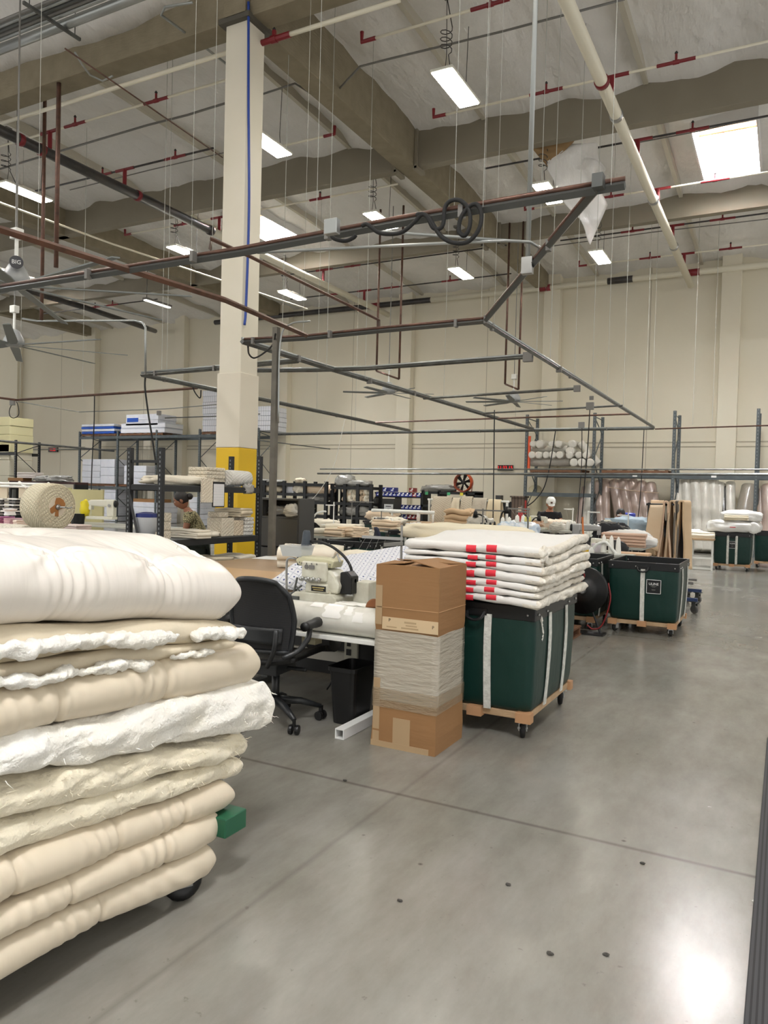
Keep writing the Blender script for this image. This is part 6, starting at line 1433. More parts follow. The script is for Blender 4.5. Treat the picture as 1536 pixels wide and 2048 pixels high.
for k in range(6):
    a=k*PI/3+.3; b=MB(); p=[(.05,-.02),(.24,-.07),(.25,.05),(.05,.03)]; b.prism(p,-.006,.006,'Z'); M=Matrix.Translation(c)@Matrix.Rotation(PI/2,4,'X')@Matrix.Rotation(a,4,'Z')@Matrix.Rotation(.5,4,'X'); b.v=[M@v_ for v_ in b.v]; obj('blade',b,blkpl,t)
obj('motor',MB().lathe([(.02,-.09),(.06,-.08),(.06,.08)],c,16,'Y'),blkpl,t)
g=MB()
for rr2 in(.09,.15,.21,.26): g.tube([c+Vector((rr2*cos(k*PI/12),-.115,rr2*sin(k*PI/12))) for k in range(24)],.003,4,closed=True)
for k in range(10): a=k*PI/5; g.tube([c+Vector((.04*cos(a),-.117,.04*sin(a))),c+Vector((.27*cos(a),-.117,.27*sin(a)))],.003,4)
tag(obj('guard',g,blkpl,t),kind='stuff')
obj('stand',MB().tube(cat_([(c.x-.29,21.9,c.z),(c.x-.3,21.85,c.z-.2),(c.x-.25,21.8,zt_+.02),(c.x+.25,21.8,zt_+.02),(c.x+.3,21.85,c.z-.2),(c.x+.29,21.9,c.z)],6),.014,8),mat('fan_stand',S(110,50,40),.4),t,smooth=True)
bundle('clear bag with white cloth on the shelf left of the drum fan',(onx(880,21.9),21.9,zt_),.55,.25,.12,greyplast,0,.35,3); single('grey_carton',MB().prism([(onx(842,21.8),zt_),(onx(858,21.8),zt_),(onx(861,21.8),zt_+.16),(onx(846,21.8),zt_+.17)],21.7,22.1),mat('grey_board',S(150,146,136),.7),'tilted grey carton at the left end of the fan shelf','carton')
# ================================================================ RIGHT AND CENTRE
def rollthing(label,a,b,r,m_,seed=0,group=None,name='fabric_roll',amp=.06,n=18,mm=10,sag=0):
    return single(name,roll(MB(),a,b,r,n,mm,amp,seed,.3,sag),m_,label,'roll',group,smooth=True)
# wrapped rolls lying on the pallet of the right rack
zb=2.48
def onz(px,py,Y): return at(px,py,Y=Y)
rows=[(925,[(1147,.13),(1163,.13),(1180,.13)]),(910,[(1064,.12),(1077,.12),(1092,.11),(1105,.12),(1119,.12),(1139,.12),(1157,.11),(1173,.12)]),(902,[(1140,.14)]),(888,[(1066,.11),(1079,.14),(1103,.10),(1117,.12),(1144,.13)])]
k=0
for (py,L_) in rows:
    for i_,(px,r) in enumerate(sorted(L_)):
        P=onz(px,py,YF-.1); k+=1
        rollthing('wrapped fabric roll end on the rack pile, '+ORDN[i_]+' in the '+{925:'bottom',910:'second',902:'stray middle',888:'top'}[py]+' row',(P.x,YF-.12+.1*nz(px,py,0),P.z),(P.x+random.uniform(-.1,.1),YB,P.z+.02),r,whiteroll,k,'wrapped rolls lying on the right rack',amp=.10,n=16,mm=6)
for (py,x0,x1,r) in((922,1056,1136,.16),(897,1056,1130,.12)):
    P=onz(x0,py,YF+.02); Q=onz(x1,py,YF+.02); rollthing('long wrapped roll lying sideways '+('under' if py==922 else 'between')+' the round roll ends on the rack',(P.x,YF+.35,P.z),(Q.x,YF+.35,Q.z),r,whiteroll,k+py,None,amp=.08)
rollthing('slack wrapped roll sliding down at the right end of the rack pile',onz(1160,885,YF+.2),onz(1196,928,YF+.3),.13,whiteroll,77,None)
# leaning rolls
def lean(px0,py0,px1,py1,r,m_,label,group,Yb=WY-.75,Yt=WY-.38,seed=0):
    T=at(px0,py0,Y=Yt); Bt=at(px1,py1,Y=Yb-.35); Bt.z=max(.02,Bt.z); k=(T.z-0)/(T.z-Bt.z) if T.z>Bt.z else 1
    Bt2=T+(Bt-T)*k; Bt2.z=.03+r*.15
    rollthing(label,Bt2,T,r,m_,seed,group,amp=.07,n=20,mm=14)
pk=[(1197,963,1205,1080,.14),(1211,960,1213,1080,.14),(1228,962,1248,1080,.18),(1246,960,1266,1080,.18),(1264,961,1285,1080,.18),(1281,965,1302,1080,.18),(1299,968,1322,1090,.19)]
nm=['leftmost','second','third','fourth','fifth','sixth','rightmost']
for i,q in enumerate(pk): lean(*q[:4],q[4],pinkroll,nm[i]+' of the pinkish wrapped rolls leaning on the far wall','pinkish wrapped rolls leaning on the wall',seed=i)
wk=[(1354,962,1358,1110,.17),(1372,961,1378,1110,.18),(1391,960,1397,1110,.2),(1409,960,1414,1110,.2),(1427,962,1432,1110,.18),(1440,966,1441,1110,.15)]
for i,q in enumerate(wk): lean(*q[:4],q[4],whiteroll,nm[i]+' of the milky white wrapped rolls leaning behind the white stand','milky white wrapped rolls leaning on the wall',seed=10+i)
lean(1447,975,1448,1090,.13,mat('black_wrapped',S(64,62,60),.25,bump=(12,.8),coat=.4),'dark grey wrapped roll between the white leaning rolls',None,seed=31)
lean(1461,965,1462,1090,.14,whiteroll,'lone white wrapped roll right of the dark one',None,seed=32)
lean(1500,972,1478,1090,.24,mat('taupe_wrapped',S(150,142,130),.3,bump=(12,.8),coat=.4),'fat taupe roll leaning diagonally behind the white bundles',None,seed=33)
lean(1521,980,1522,1090,.12,pinkroll,'thin pink wrapped roll at the right edge beside the rack post',None,seed=34); lean(1536,972,1538,1090,.2,pinkroll,'pink wrapped roll cut off by the right edge',None,seed=35)
lean(1182,965,1168,1085,.16,whiteroll,'pale wrapped roll leaning left of the pinkish rolls',None,seed=36); lean(1172,975,1152,1085,.14,pinkroll,'tan wrapped roll leaning under the rack, far left one',None,seed=37)
lean(1070,975,1072,1085,.22,mat('yellow_roll',S(196,188,158),.5,bump=(14,.9,(1,1,4))),'wide yellowish roll standing behind the person in the cap',None,seed=38)
lean(1190,985,1190,1085,.13,mat('charcoal_roll',S(58,56,54),.4,bump=(12,.6)),'charcoal roll between the tan and pinkish rolls',None,seed=39)
P=at(1240,985,Y=WY-.95); Q=at(1380,990,Y=WY-.95); single('lashing_strap',MB().tube([at(1215,974,Y=WY-.72),at(1260,981,Y=WY-.72),at(1318,986,Y=WY-.72)],.012,6),beigef,'thin strap lashed across the pinkish leaning rolls','strap')
# brown cabinet and bits by the rack foot
X0,X1,Z0,Z1=rc(1022,1047,992,1050,24.0); single('ribbed_cabinet',MB().box(X0,24,0,X1,24.4,Z1-.05).box(X0-.04,23.96,Z1-.05,X1+.04,24.44,Z1),lines_mat('brown_ribs',S(104,88,76),S(72,60,52),9,'X',.3),'brown ribbed cabinet left of the roll rack','cabinet')
X0,X1,Z0,Z1=rc(988,1022,1003,1050,24.0); t=thing('black_cabinet','low black cabinet with grey caddy left of the brown one','cabinet',((X0+X1)/2,24.2,0)); obj('body',MB().box(X0,24,0,X1,24.4,Z1),blk,t); obj('caddy',MB().box(X0+.02,24.05,Z1,X0+.2,24.3,Z1+.2),darkg,t)
P=at(1041,1035,Y=22); t=thing('fire_extinguisher','red fire extinguisher below the left rack post','fire extinguisher',(P.x,22,.6)); obj('cylinder',MB().lathe([(.06,-.25),(.08,-.22),(.08,.12),(.05,.2),(.02,.22)],(P.x,22,P.z),18),mat('extinguisher_red',S(170,30,34),.35),t,smooth=True); obj('valve',MB().box(P.x-.03,21.97,P.z+.22,P.x+.05,22.03,P.z+.28),blkpl,t); obj('wall_post',MB().box(P.x-.03,22.09,0,P.x+.03,22.13,P.z+.35),dull,t); obj('pale_tag',MB().box(P.x-.05,21.9,P.z+.16,P.x+.05,21.92,P.z+.3),beigef,t)
# ---------------- draped fabrics over a rail
def drape(label,px0,px1,ytop,ybotF,ybotB,Y,m_,group=None,w=.25,seed=0,sol=.02):
    a=at(px0,ytop,Y=Y); b=at(px1,ytop,Y=Y); zt=a.z; zf=at((px0+px1)/2,ybotF,Y=Y-w).z; zk=at((px0+px1)/2,ybotB,Y=Y+w).z
    def f(u,v):
        x=a.x+(b.x-a.x)*u; q=v*2-1
        if abs(q)<.12: th=PI/2*(q/.12); y=Y+.05*sin(th); z=zt-.05+.05*cos(th)
        else:
            s_=(abs(q)-.12)/.88; e=zf if q<0 else zk; y=Y+math.copysign(.05+(w-.05)*s_**.6*.6,q); z=zt-.05-(zt-.05-e)*s_
            y+=.035*s_*sin(u*9+seed*2+s_*2)+.05*s_*nz(u*4+seed,s_*1.5,seed); x+=(.10*(u-.5)+.05*nz(u*2,s_*2.5,seed+4))*s_; z-=.03*s_*nz(u*5,seed,1)
        return Vector((x,y,z))
    return single('draped_fabric',MB().sheet(f,16,44),m_,label,'fabric',group,smooth=True,sol=sol)
qd=quilt_mat('drape_quilt',S(206,194,172),S(180,168,146),46); Yd=18.3
X0,X1,Z0,Z1=rc(862,1010,998,1050,Yd); t=thing('garment_rail','white rail frame holding the draped quilted fabrics','rack',((X0+X1)/2,Yd,0))
obj('rail',MB().tube([(X0-.1,Yd,Z1-.04),(X1+.1,Yd,Z1-.04)],.025,8),whitep,t)
for x in(X0-.05,X1+.05): obj('leg',MB().box(x-.025,Yd-.025,.04,x+.025,Yd+.025,Z1-.04).box(x-.03,Yd-.35,0,x+.03,Yd+.35,.04),whitep,t)
drape('beige quilted fabric draped at the left end of the white rail',868,905,993,1053,1045,Yd,qd,seed=1); drape('narrow quilted fabric draped left of the folded tan heap',907,921,996,1040,1040,Yd,muslin,seed=2); drape('quilted fabric strip draped in the middle of the rail, hanging lowest',925,946,993,1052,1048,Yd,qd,seed=3)
drape('grey beige quilted fabric draped right of the middle strip',948,975,996,1050,1045,Yd,mat('drape_grey',S(188,178,160),.85,bump=(14,.6)),seed=4); drape('plain cream fabric draped at the right end of the white rail',978,1003,999,1058,1050,Yd,mat('drape_cream',S(216,200,168),.85,bump=(6,.3)),seed=5)
# right drape rack, near the aisle
Yr=14.6; X0,X1,Z0,Z1=rc(1296,1372,1003,1160,Yr); t=thing('garment_rack','dark rack holding long tan fabrics beside the aisle','rack',((X0+X1)/2,Yr,0))
obj('rail',MB().tube([(X0-.05,Yr,Z1-.06),(X1-.03,Yr,Z1-.06)],.02,8).tube([(X1-.2,14.25,Z1-.05),(X1-.2,15.2,Z1-.05)],.02,8),blk,t)
for x in(X0+.0,X1-.06): obj('leg',MB().box(x-.025,Yr-.02,.05,x+.025,Yr+.02,Z1-.03).box(x-.025,Yr-.3,0,x+.025,Yr+.3,.05),blk,t)
tan2=mat('tan_drape',S(204,182,154),.85,bump=(5,.2),var=(2,.2,S(196,166,132))); pch=mat('peach_drape',S(222,190,162),.85,bump=(5,.2)); gry=mat('slate_drape',S(112,106,98),.85)
drape('long beige canvas panel with a wide folded hem, leftmost on the aisle rack',1302,1328,1001,1112,1125,Yr+.1,tan2,None,.45,11)
def udrape(label,px0,px1,ytop,ybot,m_,seed,spl=.05,dep=.75,y0=14.3,sh=0):
    a=at(px0,ytop,Y=y0); b=at(px1,ytop,Y=y0); zb_=at((px0+px1)/2,ybot,Y=y0).z; xc=(a.x+b.x)/2; hw=abs(b.x-a.x)/2; zt=a.z
    def f(u,v):
        y=y0+dep*u+.03*nz(v*6,u*2,seed); q=v*2-1; s_=abs(q)
        if s_<.2: th=PI*(q/.2)/2; x=xc+hw*.75*sin(th); z=zt-hw*.75*(1-cos(th))
        else: t_=(s_-.2)/.8; x=xc+math.copysign(hw*.75+spl*t_**1.4+.035*sin(u*7+seed+t_*2)*t_+.03*nz(u*3,t_*2.5,seed)*t_,q); z=zt-hw*.75-(zt-hw*.75-zb_)*t_*(1-.05*abs(nz(seed,q>0,u*2)))
        return Vector((x+sh*u,y,z))
    return single('draped_fabric',MB().sheet(f,16,56),m_,label,'fabric',smooth=True,sol=.034)
udrape('peach fabric length looped second from left on the aisle rack',1327,1338,1003,1122,pch,12,.04,sh=-.1); udrape('tan fabric length looped third from left on the aisle rack',1338,1350,1002,1124,tan2,13,.03,sh=.06)
udrape('slate grey narrow length looped between the tan ones on the aisle rack',1351,1357,1003,1120,gry,14,.01); udrape('longest tan fabric length, rightmost, almost touching the floor',1357,1368,1002,1141,mat('tan_long',S(208,180,144),.85,bump=(5,.2)),15,.09,sh=.04)
P=at(1322,1060,Y=Yr-.3); single('red_strip',MB().box(P.x-.01,Yr-.12,P.z-.22,P.x+.012,Yr-.1,P.z+.22),mat('red_cloth',S(160,36,40),.7),'narrow red strip hanging among the tan fabrics','strip')
# hanging beige cloth corner (canvas corner at left)
def cc(u,v): a=at(1300,1010,Y=Yr-.35).lerp(at(1328,1010,Y=Yr-.3),u); b=at(1286,1096,Y=Yr-.75).lerp(at(1316,1104,Y=Yr-.6),u); p=a.lerp(b,v); p.z+=.03*sin(u*PI)*v; return p
single('canvas_corner',MB().sheet(cc,8,12),tan2,'beige canvas corner swinging out to the left of the aisle rack','fabric',smooth=True,sol=.015)
# ---------------- white stand with folded cloth
x0,x1=at(1378,1139,Z=0).x,at(1424,1141,Z=0).x; t=thing('work_stand','white steel stand with a wooden top left of the loaded green cart','stand',((x0+x1)/2,18.9,0)); hs=.72
for (x,y) in((x0,18.65),(x1,18.65),(x0,19.3),(x1,19.3)): obj('leg',MB().box(x-.02,y-.02,0,x+.02,y+.02,hs-.04),whitep,t)
for z in(.02,.26,hs-.05):
    obj('rail',MB().box(x0+.02,18.63,z,x1-.02,18.67,z+.04),whitep,t); obj('rail',MB().box(x0+.02,19.28,z,x1-.02,19.32,z+.04),whitep,t)
obj('wood_top',MB().box(x0-.03,18.6,hs-.04,x1+.03,19.35,hs),wood,t,bev=.004)
foldpile('folded white cloth stack on the white work stand',((x0+x1)/2,18.95,hs),.5,.5,.035,4,creamf,.1,.01,4); bundle('small white rolled bundle behind the cloth on the work stand',(x0+.05,19.2,hs+.0),.15,.12,.10,whiteq,0,.3,3)
# bundles on cart 4
cx,cy=-1.06,19.5
t=thing('rolled_comforter','thick white comforter lying across the loaded green cart, lower one','comforter',(cx,cy,.86)); obj('roll_body',lump(MB(),(cx-.02,cy-.05,.865),.56,.5,.155,34,20,.16,2.6,3.2,0,True,4),whiteq,t,smooth=True); obj('roll_end',roll(MB(),(cx+.42,cy-.5,.99),(cx+.46,cy+.2,.99),.13,20,6,.1,3),whiteq,t,smooth=True)
t=thing('rolled_comforter','white comforter folded over itself on top of the loaded green cart','comforter',(cx+.1,cy,1.12)); obj('outer_fold',lump(MB(),(cx+.14,cy-.05,1.12),.44,.42,.145,30,18,.14,2.5,2.6,.15,True,7),whiteq,t,smooth=True); obj('inner_layers',folded(MB(),(cx+.06,cy-.43,1.15),.5,.14,.03,4,.1,.008,14,seed=3),muslin,t,smooth=True)
P=at(1487,1056,Y=cy-.55); single('red_tape_mark',MB().box(cx-.06,cy-.56,.99,cx+.06,cy-.545,1.005),tapered,'thin red tape mark on the lower white comforter','tape')
# ---------------- blue dolly by the label cart
t=thing('caster_dolly','blue steel dolly with grey wheels sticking out behind the label cart','dolly',(-1.2,11.5,0))
bl=mat('dolly_blue',S(40,58,96),.45); obj('frame_bar',MB().box(-1.62,11.3,.17,-1.04,11.36,.215).box(-1.62,12.5,.17,-1.1,12.56,.215).box(-1.62,11.36,.17,-1.57,12.5,.215),bl,t)
for (x,y) in((-1.25,11.33),(-1.08,11.33),(-1.5,11.33),(-1.3,12.53),(-1.15,12.53)): caster(t,x,y,.17,.058,.035,'wheel_fork',PI/2*.7,mat('grey_tyre',S(86,84,80),.6),bluest)
obj('upper_frame',MB().box(-1.6,12.3,.30,-1.2,12.36,.34).tube([(-1.45,12.33,.215),(-1.45,12.33,.30)],.02,6).box(-1.45,12.6,.33,-1.18,12.66,.36),dull,t)
# ---------------- hose reel and pallet
c=Vector((-2.03,8.93,.50)); t=thing('hose_reel','black hose reel with red hose standing against the dark green cart','hose reel',(c.x,c.y,0)); ax='Y'
obj('side_disc',MB().lathe([(.03,-.02),(.05,-.05),(.07,-.05),(.08,-.015),(.16,-.012),(.17,-.03),(.24,-.03),(.255,-.01),(.26,.0),(.2,.01),(.03,.012)],c,28,'Y'),blkpl,t,smooth=True); obj('side_disc',MB().lathe([(.03,-.02),(.27,-.01),(.03,.01)],c-Vector((0,.14,0)),28,'Y'),blkpl,t,smooth=True)
obj('red_hose',MB().tube([c+Vector(((.14+.004*k/6)*cos(k*PI/8),-.03-.007*(k//16),(.14+.004*k/6)*sin(k*PI/8))) for k in range(80)],.010,6),mat('red_hose',S(120,24,26),.35),t,smooth=True); obj('hose_loop',MB().tube(cat_([c+Vector(q) for q in((.0,-.17,.05),(-.06,-.18,.1),(-.13,-.18,.17),(-.05,-.18,.24),(.02,-.18,.18),(-.02,-.18,.1))],6),.009,6).tube(cat_([c+Vector(q) for q in((.27,-.08,.1),(.3,-.1,-.1),(.22,-.1,-.38),(.12,-.1,-.44),(.05,-.1,-.4))],6),.009,6),mat('red_hose',S(120,24,26)),t,smooth=True)
obj('stand_frame',MB().tube([(c.x-.2,c.y-.07,0.01),(c.x,c.y-.07,c.z),(c.x+.2,c.y-.07,.01)],.016,6).box(c.x-.25,c.y-.2,0,c.x+.25,c.y-.0,.02),blk,t); obj('fitting',MB().lathe([(.03,-.04),(.04,0),(.02,.03)],c-Vector((0,.16,0)),12,'Y'),steel,t)
pallet('small pale wooden pallet on the floor behind the quilt cart',-2.75,-2.02,8.0,8.72,0); 
# ---------------- sewing stations
def cones(pts,Y,label,group,mt=threadw,r=.03,h=.11,base=True):
    for i_,(px,py) in enumerate(sorted(pts)):
        P=at(px,py,Y=Y); mkcone(P,ORDN[i_]+' '+label,group,mt,r,h)
def stand(label,px,ytop,ybase,Y,arms,dz=None,m_=dull,thr=3):
    P=at(px,ytop,Y=Y); Q=at(px,ybase,Y=Y); t=thing('thread_stand',label,'thread stand',(P.x,Y,Q.z)); obj('pole',MB().tube([(P.x,Y,Q.z),(P.x,Y,P.z)],.012,6),m_,t)
    for (x0,x1,yy) in arms:
        a=at(x0,yy,Y=Y-.015); b=at(x1,yy,Y=Y-.015); obj('guide_arm',MB().box(a.x,Y-.03,a.z-.012,b.x,Y-.012,a.z+.012),m_,t)
        for k in range(thr): xx=a.x+(b.x-a.x)*(k+.5)/thr; obj('thread',MB().tube([(xx,Y-.02,a.z),(P.x+.1*(k-1),Y+.0,Q.z+.25)],.0007,3),threadw,t)
    obj('spool_tray',MB().box(P.x-.25,Y-.1,Q.z-.01,P.x+.25,Y+.1,Q.z),m_,t)
    return t
# station A: grey table with beige heaps (px 620-780)
table('grey corner table heaped with beige folded fabrics',-7.95,-6.55,11.5,12.4,.755,lw=.045)
TA=.757
for i,(px,Y,w,d,n,tt,m_,l,rt) in enumerate([(655,11.8,.5,.34,3,.045,creamf,'rolled cream fabric with a grey selvedge at the left of the beige heap',.4),(672,11.65,.34,.3,4,.035,beigef,'thick folded peach beige cloth at the front of the grey corner table',.2),(705,11.9,.45,.4,6,.03,beigef,'tallest heap of folded beige cloth in the middle of the corner table',-.3),(690,12.15,.6,.4,7,.03,creamf,'cream folded cloth at the back of the corner table',.1),(725,12.15,.3,.3,4,.03,creamf,'small cream folded cloth at the right of the corner table',-.1)]):
    P=at(px,1060,Y=Y); foldpile(l,(P.x,Y,TA),w,d,tt,n,m_,rt,.012,20+i)
# station B behind: table with machine & white cloth, yellow spools (px 480-640)
table('sewing table with yellow spools and a bent lamp behind the corner table',at(585,1050,Y=14).x-.3,at(640,1050,Y=14).x+.9,14,14.8,.76); 
P=at(590,1040,Y=14.2)
bundle('limp white cloth over the sewing table behind the cabinet',(P.x+.5,14.3,.762),.55,.25,.10,creamf,.1,.3,4)
for k,px in enumerate((607,613)): mkcone(at(px,1048,Y=14.05),'tall yellow thread spool beside the bent white lamp','yellow spools by the bent lamp',thready,.035,.22)
g=[at(x,y,Y=14.1) for x,y in((625,1052),(625,1040),(632,1028),(645,1023),(652,1023))]; t=thing('task_lamp','bent white lamp arching over the yellow spools','lamp',g[0]); obj('neck',MB().tube(cat_(g,6),.02,8),whitep,t,smooth=True); obj('base',MB().box(g[0].x-.05,14.05,.762,g[0].x+.05,14.15,.80),whitep,t)
single('pale_bottle',MB().lathe([(.05,0),(.05,.14),(.02,.18),(.02,.22)],at(621,1053,Y=13.95),12),mat('aqua_plastic',S(190,220,222),.3),'pale aqua bottle next to the bent lamp','bottle',smooth=True)
P=at(622,1062,Y=11.0); t=thing('folding_fan_lamp','black curved lamp shade in front of the corner table','lamp',(P.x,11.0,.73))
def fs_(u,v): a=at(609,1066,Y=11.0).lerp(at(636,1047,Y=11.0),u); return a+Vector((0,.12*(v-.5),.09*sin(PI*u)*(1 if v<.5 else .6)-.06*v))
obj('shade',MB().sheet(fs_,12,6),blkpl,t,smooth=True,sol=.02); obj('pole',MB().tube([at(609,1066,Y=11.0),(at(609,1066,Y=11.0).x-.03,11.0,.3)],.02,6),blkpl,t); obj('foot',MB().box(P.x-.35,10.9,0,P.x+.05,11.1,.3),blk,t)
# station C (px 730-800, y 1040-1065): table with cones, machine, heap
table('sewing table with white cones left of the navy chair',at(735,1060,Y=14.2).x,at(800,1060,Y=14.2).x,14.2,15.0,.77)
cones([(751,1052),(757,1052),(766,1053),(778,1050),(784,1050)],14.3,'white thread cone on the table left of the navy chair','cones left of the navy chair',r=.032,h=.13)
stand('slim white thread stand among the cones left of the navy chair',763,1022,1056,14.25,[(755,770,1036),(755,768,1041)],thr=1)
foldpile('layered beige cloth hanging off the table left of the navy chair',at(775,1063,Y=14.35),.6,.35,.04,6,beigef,.1,.02,31); bundle('white cloth bundle atop the beige layers near the navy chair',at(778,1048,Y=14.5),.4,.2,.08,creamf,.1,.35,6)
P=at(748,1058,Y=13.9); headmachine('small sewing machine head on the table left of the navy chair',P.x,14.35,.77,.8,rad(200),m_=steel)
stand('white arm stand left of the middle sewing tables',668,1004,1050,13.6,[(652,670,1010)],m_=whitep,thr=1); stand('grey arm stand standing above the long black shelf',704,1002,1050,16,[(700,748,1003)],thr=1)
P=at(775,1075,Y=12.6); officechair('navy fabric office chair seen from behind in the middle distance',(P.x,12.7,0),-.9,navy,False)
# green carts mid
def minicart(label,px,Y,w,d=.8,h=.8,rz=0):
    P=at(px,1090,Y=Y); o=copy_tree(c3,label,(P.x,Y+d/2,0),rz); return o
minicart('dark green cart half hidden under the grey corner table',705,9.6,.8); minicart('dark green cart behind the navy chair',815,13.2,.8); minicart('upright dark green cart near the brown wooden table',757,17.0,.8)
minicart('dark green cart beyond the tan table left of the steel post',548,9.1,.8) if 0 else None
# white pipe frame + tan table + boxes
X0,X1,Z0,Z1=rc(744,868,1020,1042,17.2); t=thing('pipe_frame','white pipe frame over the brown wooden table in front of the bins','frame',((X0+X1)/2,17.2,.85))
obj('top_rail',MB().tube([(X0,17.2,Z1-.04),(X1,17.2,Z1-.04)],.05,10),whitep,t,smooth=True)
for px in(745,759,784,837,866): x=at(px,1030,Y=17.2).x; obj('leg',MB().tube([(x,17.2,.86),(x,17.2,Z1-.06)],.03 if px!=837 else .05,8),whitep,t,smooth=True)
table('brown wooden work table under the white pipe frame',at(806,1045,Y=16.9).x,at(885,1045,Y=16.9).x,16.9,18.0,.86,wood,wood,'work_table',.05,lw=.06)
table('dark sewing table under the left part of the pipe frame',at(725,1045,Y=17.0).x,at(792,1045,Y=17.0).x,17.0,17.8,.85,blk,blk,'work_table',.05)
bundle('clear bag of beige cloth under the white pipe frame',(at(762,1038,Y=17.3).x,17.35,.855),.45,.22,.14,beigef,0,.3,3)
single('carton',MB().box(at(812,1070,Y=17.2).x,17.3,.02,at(842,1070,Y=17.2).x,17.8,.35),cardb,'brown carton under the wooden work table','carton'); bundle('crumpled white tissue on the low green cart behind the navy chair',(at(817,1070,Y=13.3).x,13.6,.80),.2,.15,.1,whiteq,0,.5,3)
# comforter + folded tan heap behind the cart quilts
t=table('long table behind the quilt cart holding the cream comforter',at(845,1080,Y=9.3).x,-2.95,9.2,10.6,.92)
bundle('puffy cream comforter lying on the table behind the quilt cart',(at(925,1060,Y=9.6).x,9.75,.922),.95,.42,.13,mat('cream_comforter',S(232,222,196),.8,bump=(9,.6)),0,.16,4,'comforter','comforter',n=40,mm=18,p=3)
foldpile('cream folded sheet under the comforter edge behind the quilt cart',(at(900,1078,Y=9.4).x,9.5,.921),.9,.5,.02,3,creamf,.05,.01,6)
foldpile('stack of folded tan fabric in front of the draped rail',(at(920,1052,Y=13.6).x,13.6,.93),.5,.4,.05,7,tanf,.1,.03,9); table('table under the folded tan fabric stack',at(880,1052,Y=13.4).x,at(965,1052,Y=13.4).x,13.3,14.1,.925)
# station D: grey frame + clear bag of spools (px 990-1085, y 1030-1080)
table('sewing table with clear bags of thread behind the quilts',at(985,1080,Y=10.9).x,at(1082,1080,Y=10.9).x,10.8,11.6,.90)
for i,(px,m_) in enumerate([(1015,S(170,200,226)),(1050,S(196,214,232))]):
    P=at(px,1075,Y=11.1); single('thread_bag',lump(MB(),(P.x,11.15,.902),.19,.16,.15,22,14,.25,4,3,0,True,i),mat('thread_bag%d'%i,m_,.2,bump=(10,.8),var=(9,.12,S(238,240,240)),coat=.4),['clear bag of blue and white spools, left one','clear bag of pale blue spools, right one'][i],'bag',smooth=True)
cones([(1005,1056),(1034,1052),(1046,1052),(1018,1056)],11.2,'white and blue cone poking from the clear thread bags','cones in the thread bags',r=.045,h=.17)
t=stand('grey angled thread stand over the clear thread bags',1057,1016,1082,10.95,[(1016,1060,1017),(1033,1058,1023)],thr=4)
cones([(1051,1043),(1060,1043)],10.9,'pale yellow cone hung on the grey thread stand','yellow cones on the grey stand',thready,.022,.075)
g=[at(x,y,Y=11) for x,y in((1003,1060),(1002,1045),(1005,1025),(1018,1018))]; 
def goose(label,pts,Y,m_=blkpl,r=.014):
    g=[at(x,y,Y=Y) for x,y in pts]; t=thing('task_lamp',label,'lamp',g[0]); obj('neck',MB().tube(cat_(g,6),r,6),m_,t,smooth=True); e=g[-1]; obj('lamp_head',MB().lathe([(.05,-.06),(.03,.04),(.015,.06)],e,12),m_,t,smooth=True); obj('clamp',MB().box(g[0].x-.03,Y-.03,g[0].z-.06,g[0].x+.03,Y+.03,g[0].z+.02),m_,t); return t
goose('black gooseneck lamp among the cones in front of the draped rail',((973,1055),(972,1040),(962,1030),(951,1028)),12.5); goose('black gooseneck lamp beside the person in the cap',((1062,1060),(1063,1045),(1070,1036),(1078,1036)),14.0); goose('black gooseneck lamp over the clear thread bags',((1003,1060),(1001,1040),(1005,1025),(1014,1020)),12.0)
stand('thin arm stand in front of the draped rail',966,1017,1058,12.3,[(950,1012,1020)],thr=3)
table('sewing table in front of the draped rail with dark spools',at(945,1060,Y=12.4).x,at(1000,1060,Y=12.4).x,12.2,13,.85); cones([(962,1060),(970,1060),(980,1060),(989,1058)],12.4,'dark thread spool on the table before the draped rail','dark spools before the draped rail',blkpl,.03,.13)
bundle('clear plastic covered machine before the draped rail',at(958,1060,Y=12.6),.22,.15,.13,clearwrap,0,.4,3)
# station E: person in white cap
table('sewing table of the person in the white cap',at(1058,1062,Y=14.2).x,at(1128,1062,Y=14.2).x,14.2,15.0,.94,tabletop,blk); ZE=.942
P=at(1078,1060,Y=14.5); headmachine('cream sewing machine in front of the person in the cap',P.x,14.45,ZE,.75,rad(170))
for i,(px,w,h,l,m_) in enumerate([(1070,.2,.09,'pale pink cloth spread at the left of the capped person',peach),(1109,.30,.10,'large pale peach cloth heaped before the capped person',mat('pale_peach',S(240,220,200),.8,bump=(8,.4))),(1122,.24,.10,'cream cloth bundle right of the peach heap',creamf)]): bundle(l,(at(px,1062,Y=14.7).x,14.62+.1*i,ZE),w,.25,h,m_,.2,.35,i+3)
bundle('clear bag standing at the right end of the capped person table',at(1116,1068,Y=14.3),.16,.12,.12,clearwrap,0,.4,7)
V={'pelvis':(0,.05,.55,.13,.11),'waist':(0,.03,.70,.13,.10),'chest':(0,-.06,.93,.16,.11),'neckb':(0,-.12,1.07,.07),'neck':(0,-.15,1.13,.055),'shl':(.18,-.09,1.01,.06),'ell':(.24,-.16,.78,.045),'lwrist':(.13,-.36,.80,.028),'shr':(-.18,-.09,1.01,.06),'elr':(-.24,-.16,.78,.045),'rwrist':(-.12,-.36,.80,.028),
'hipl':(.10,.0,.53,.09),'kneel':(.12,-.40,.50,.065),'anl':(.12,-.42,.09,.042),'tol':(.12,-.56,.04,.035),'hipr':(-.10,.0,.53,.09),'kneer':(-.12,-.40,.50,.065),'anr':(-.12,-.42,.09,.042),'tor':(-.12,-.56,.04,.035)}
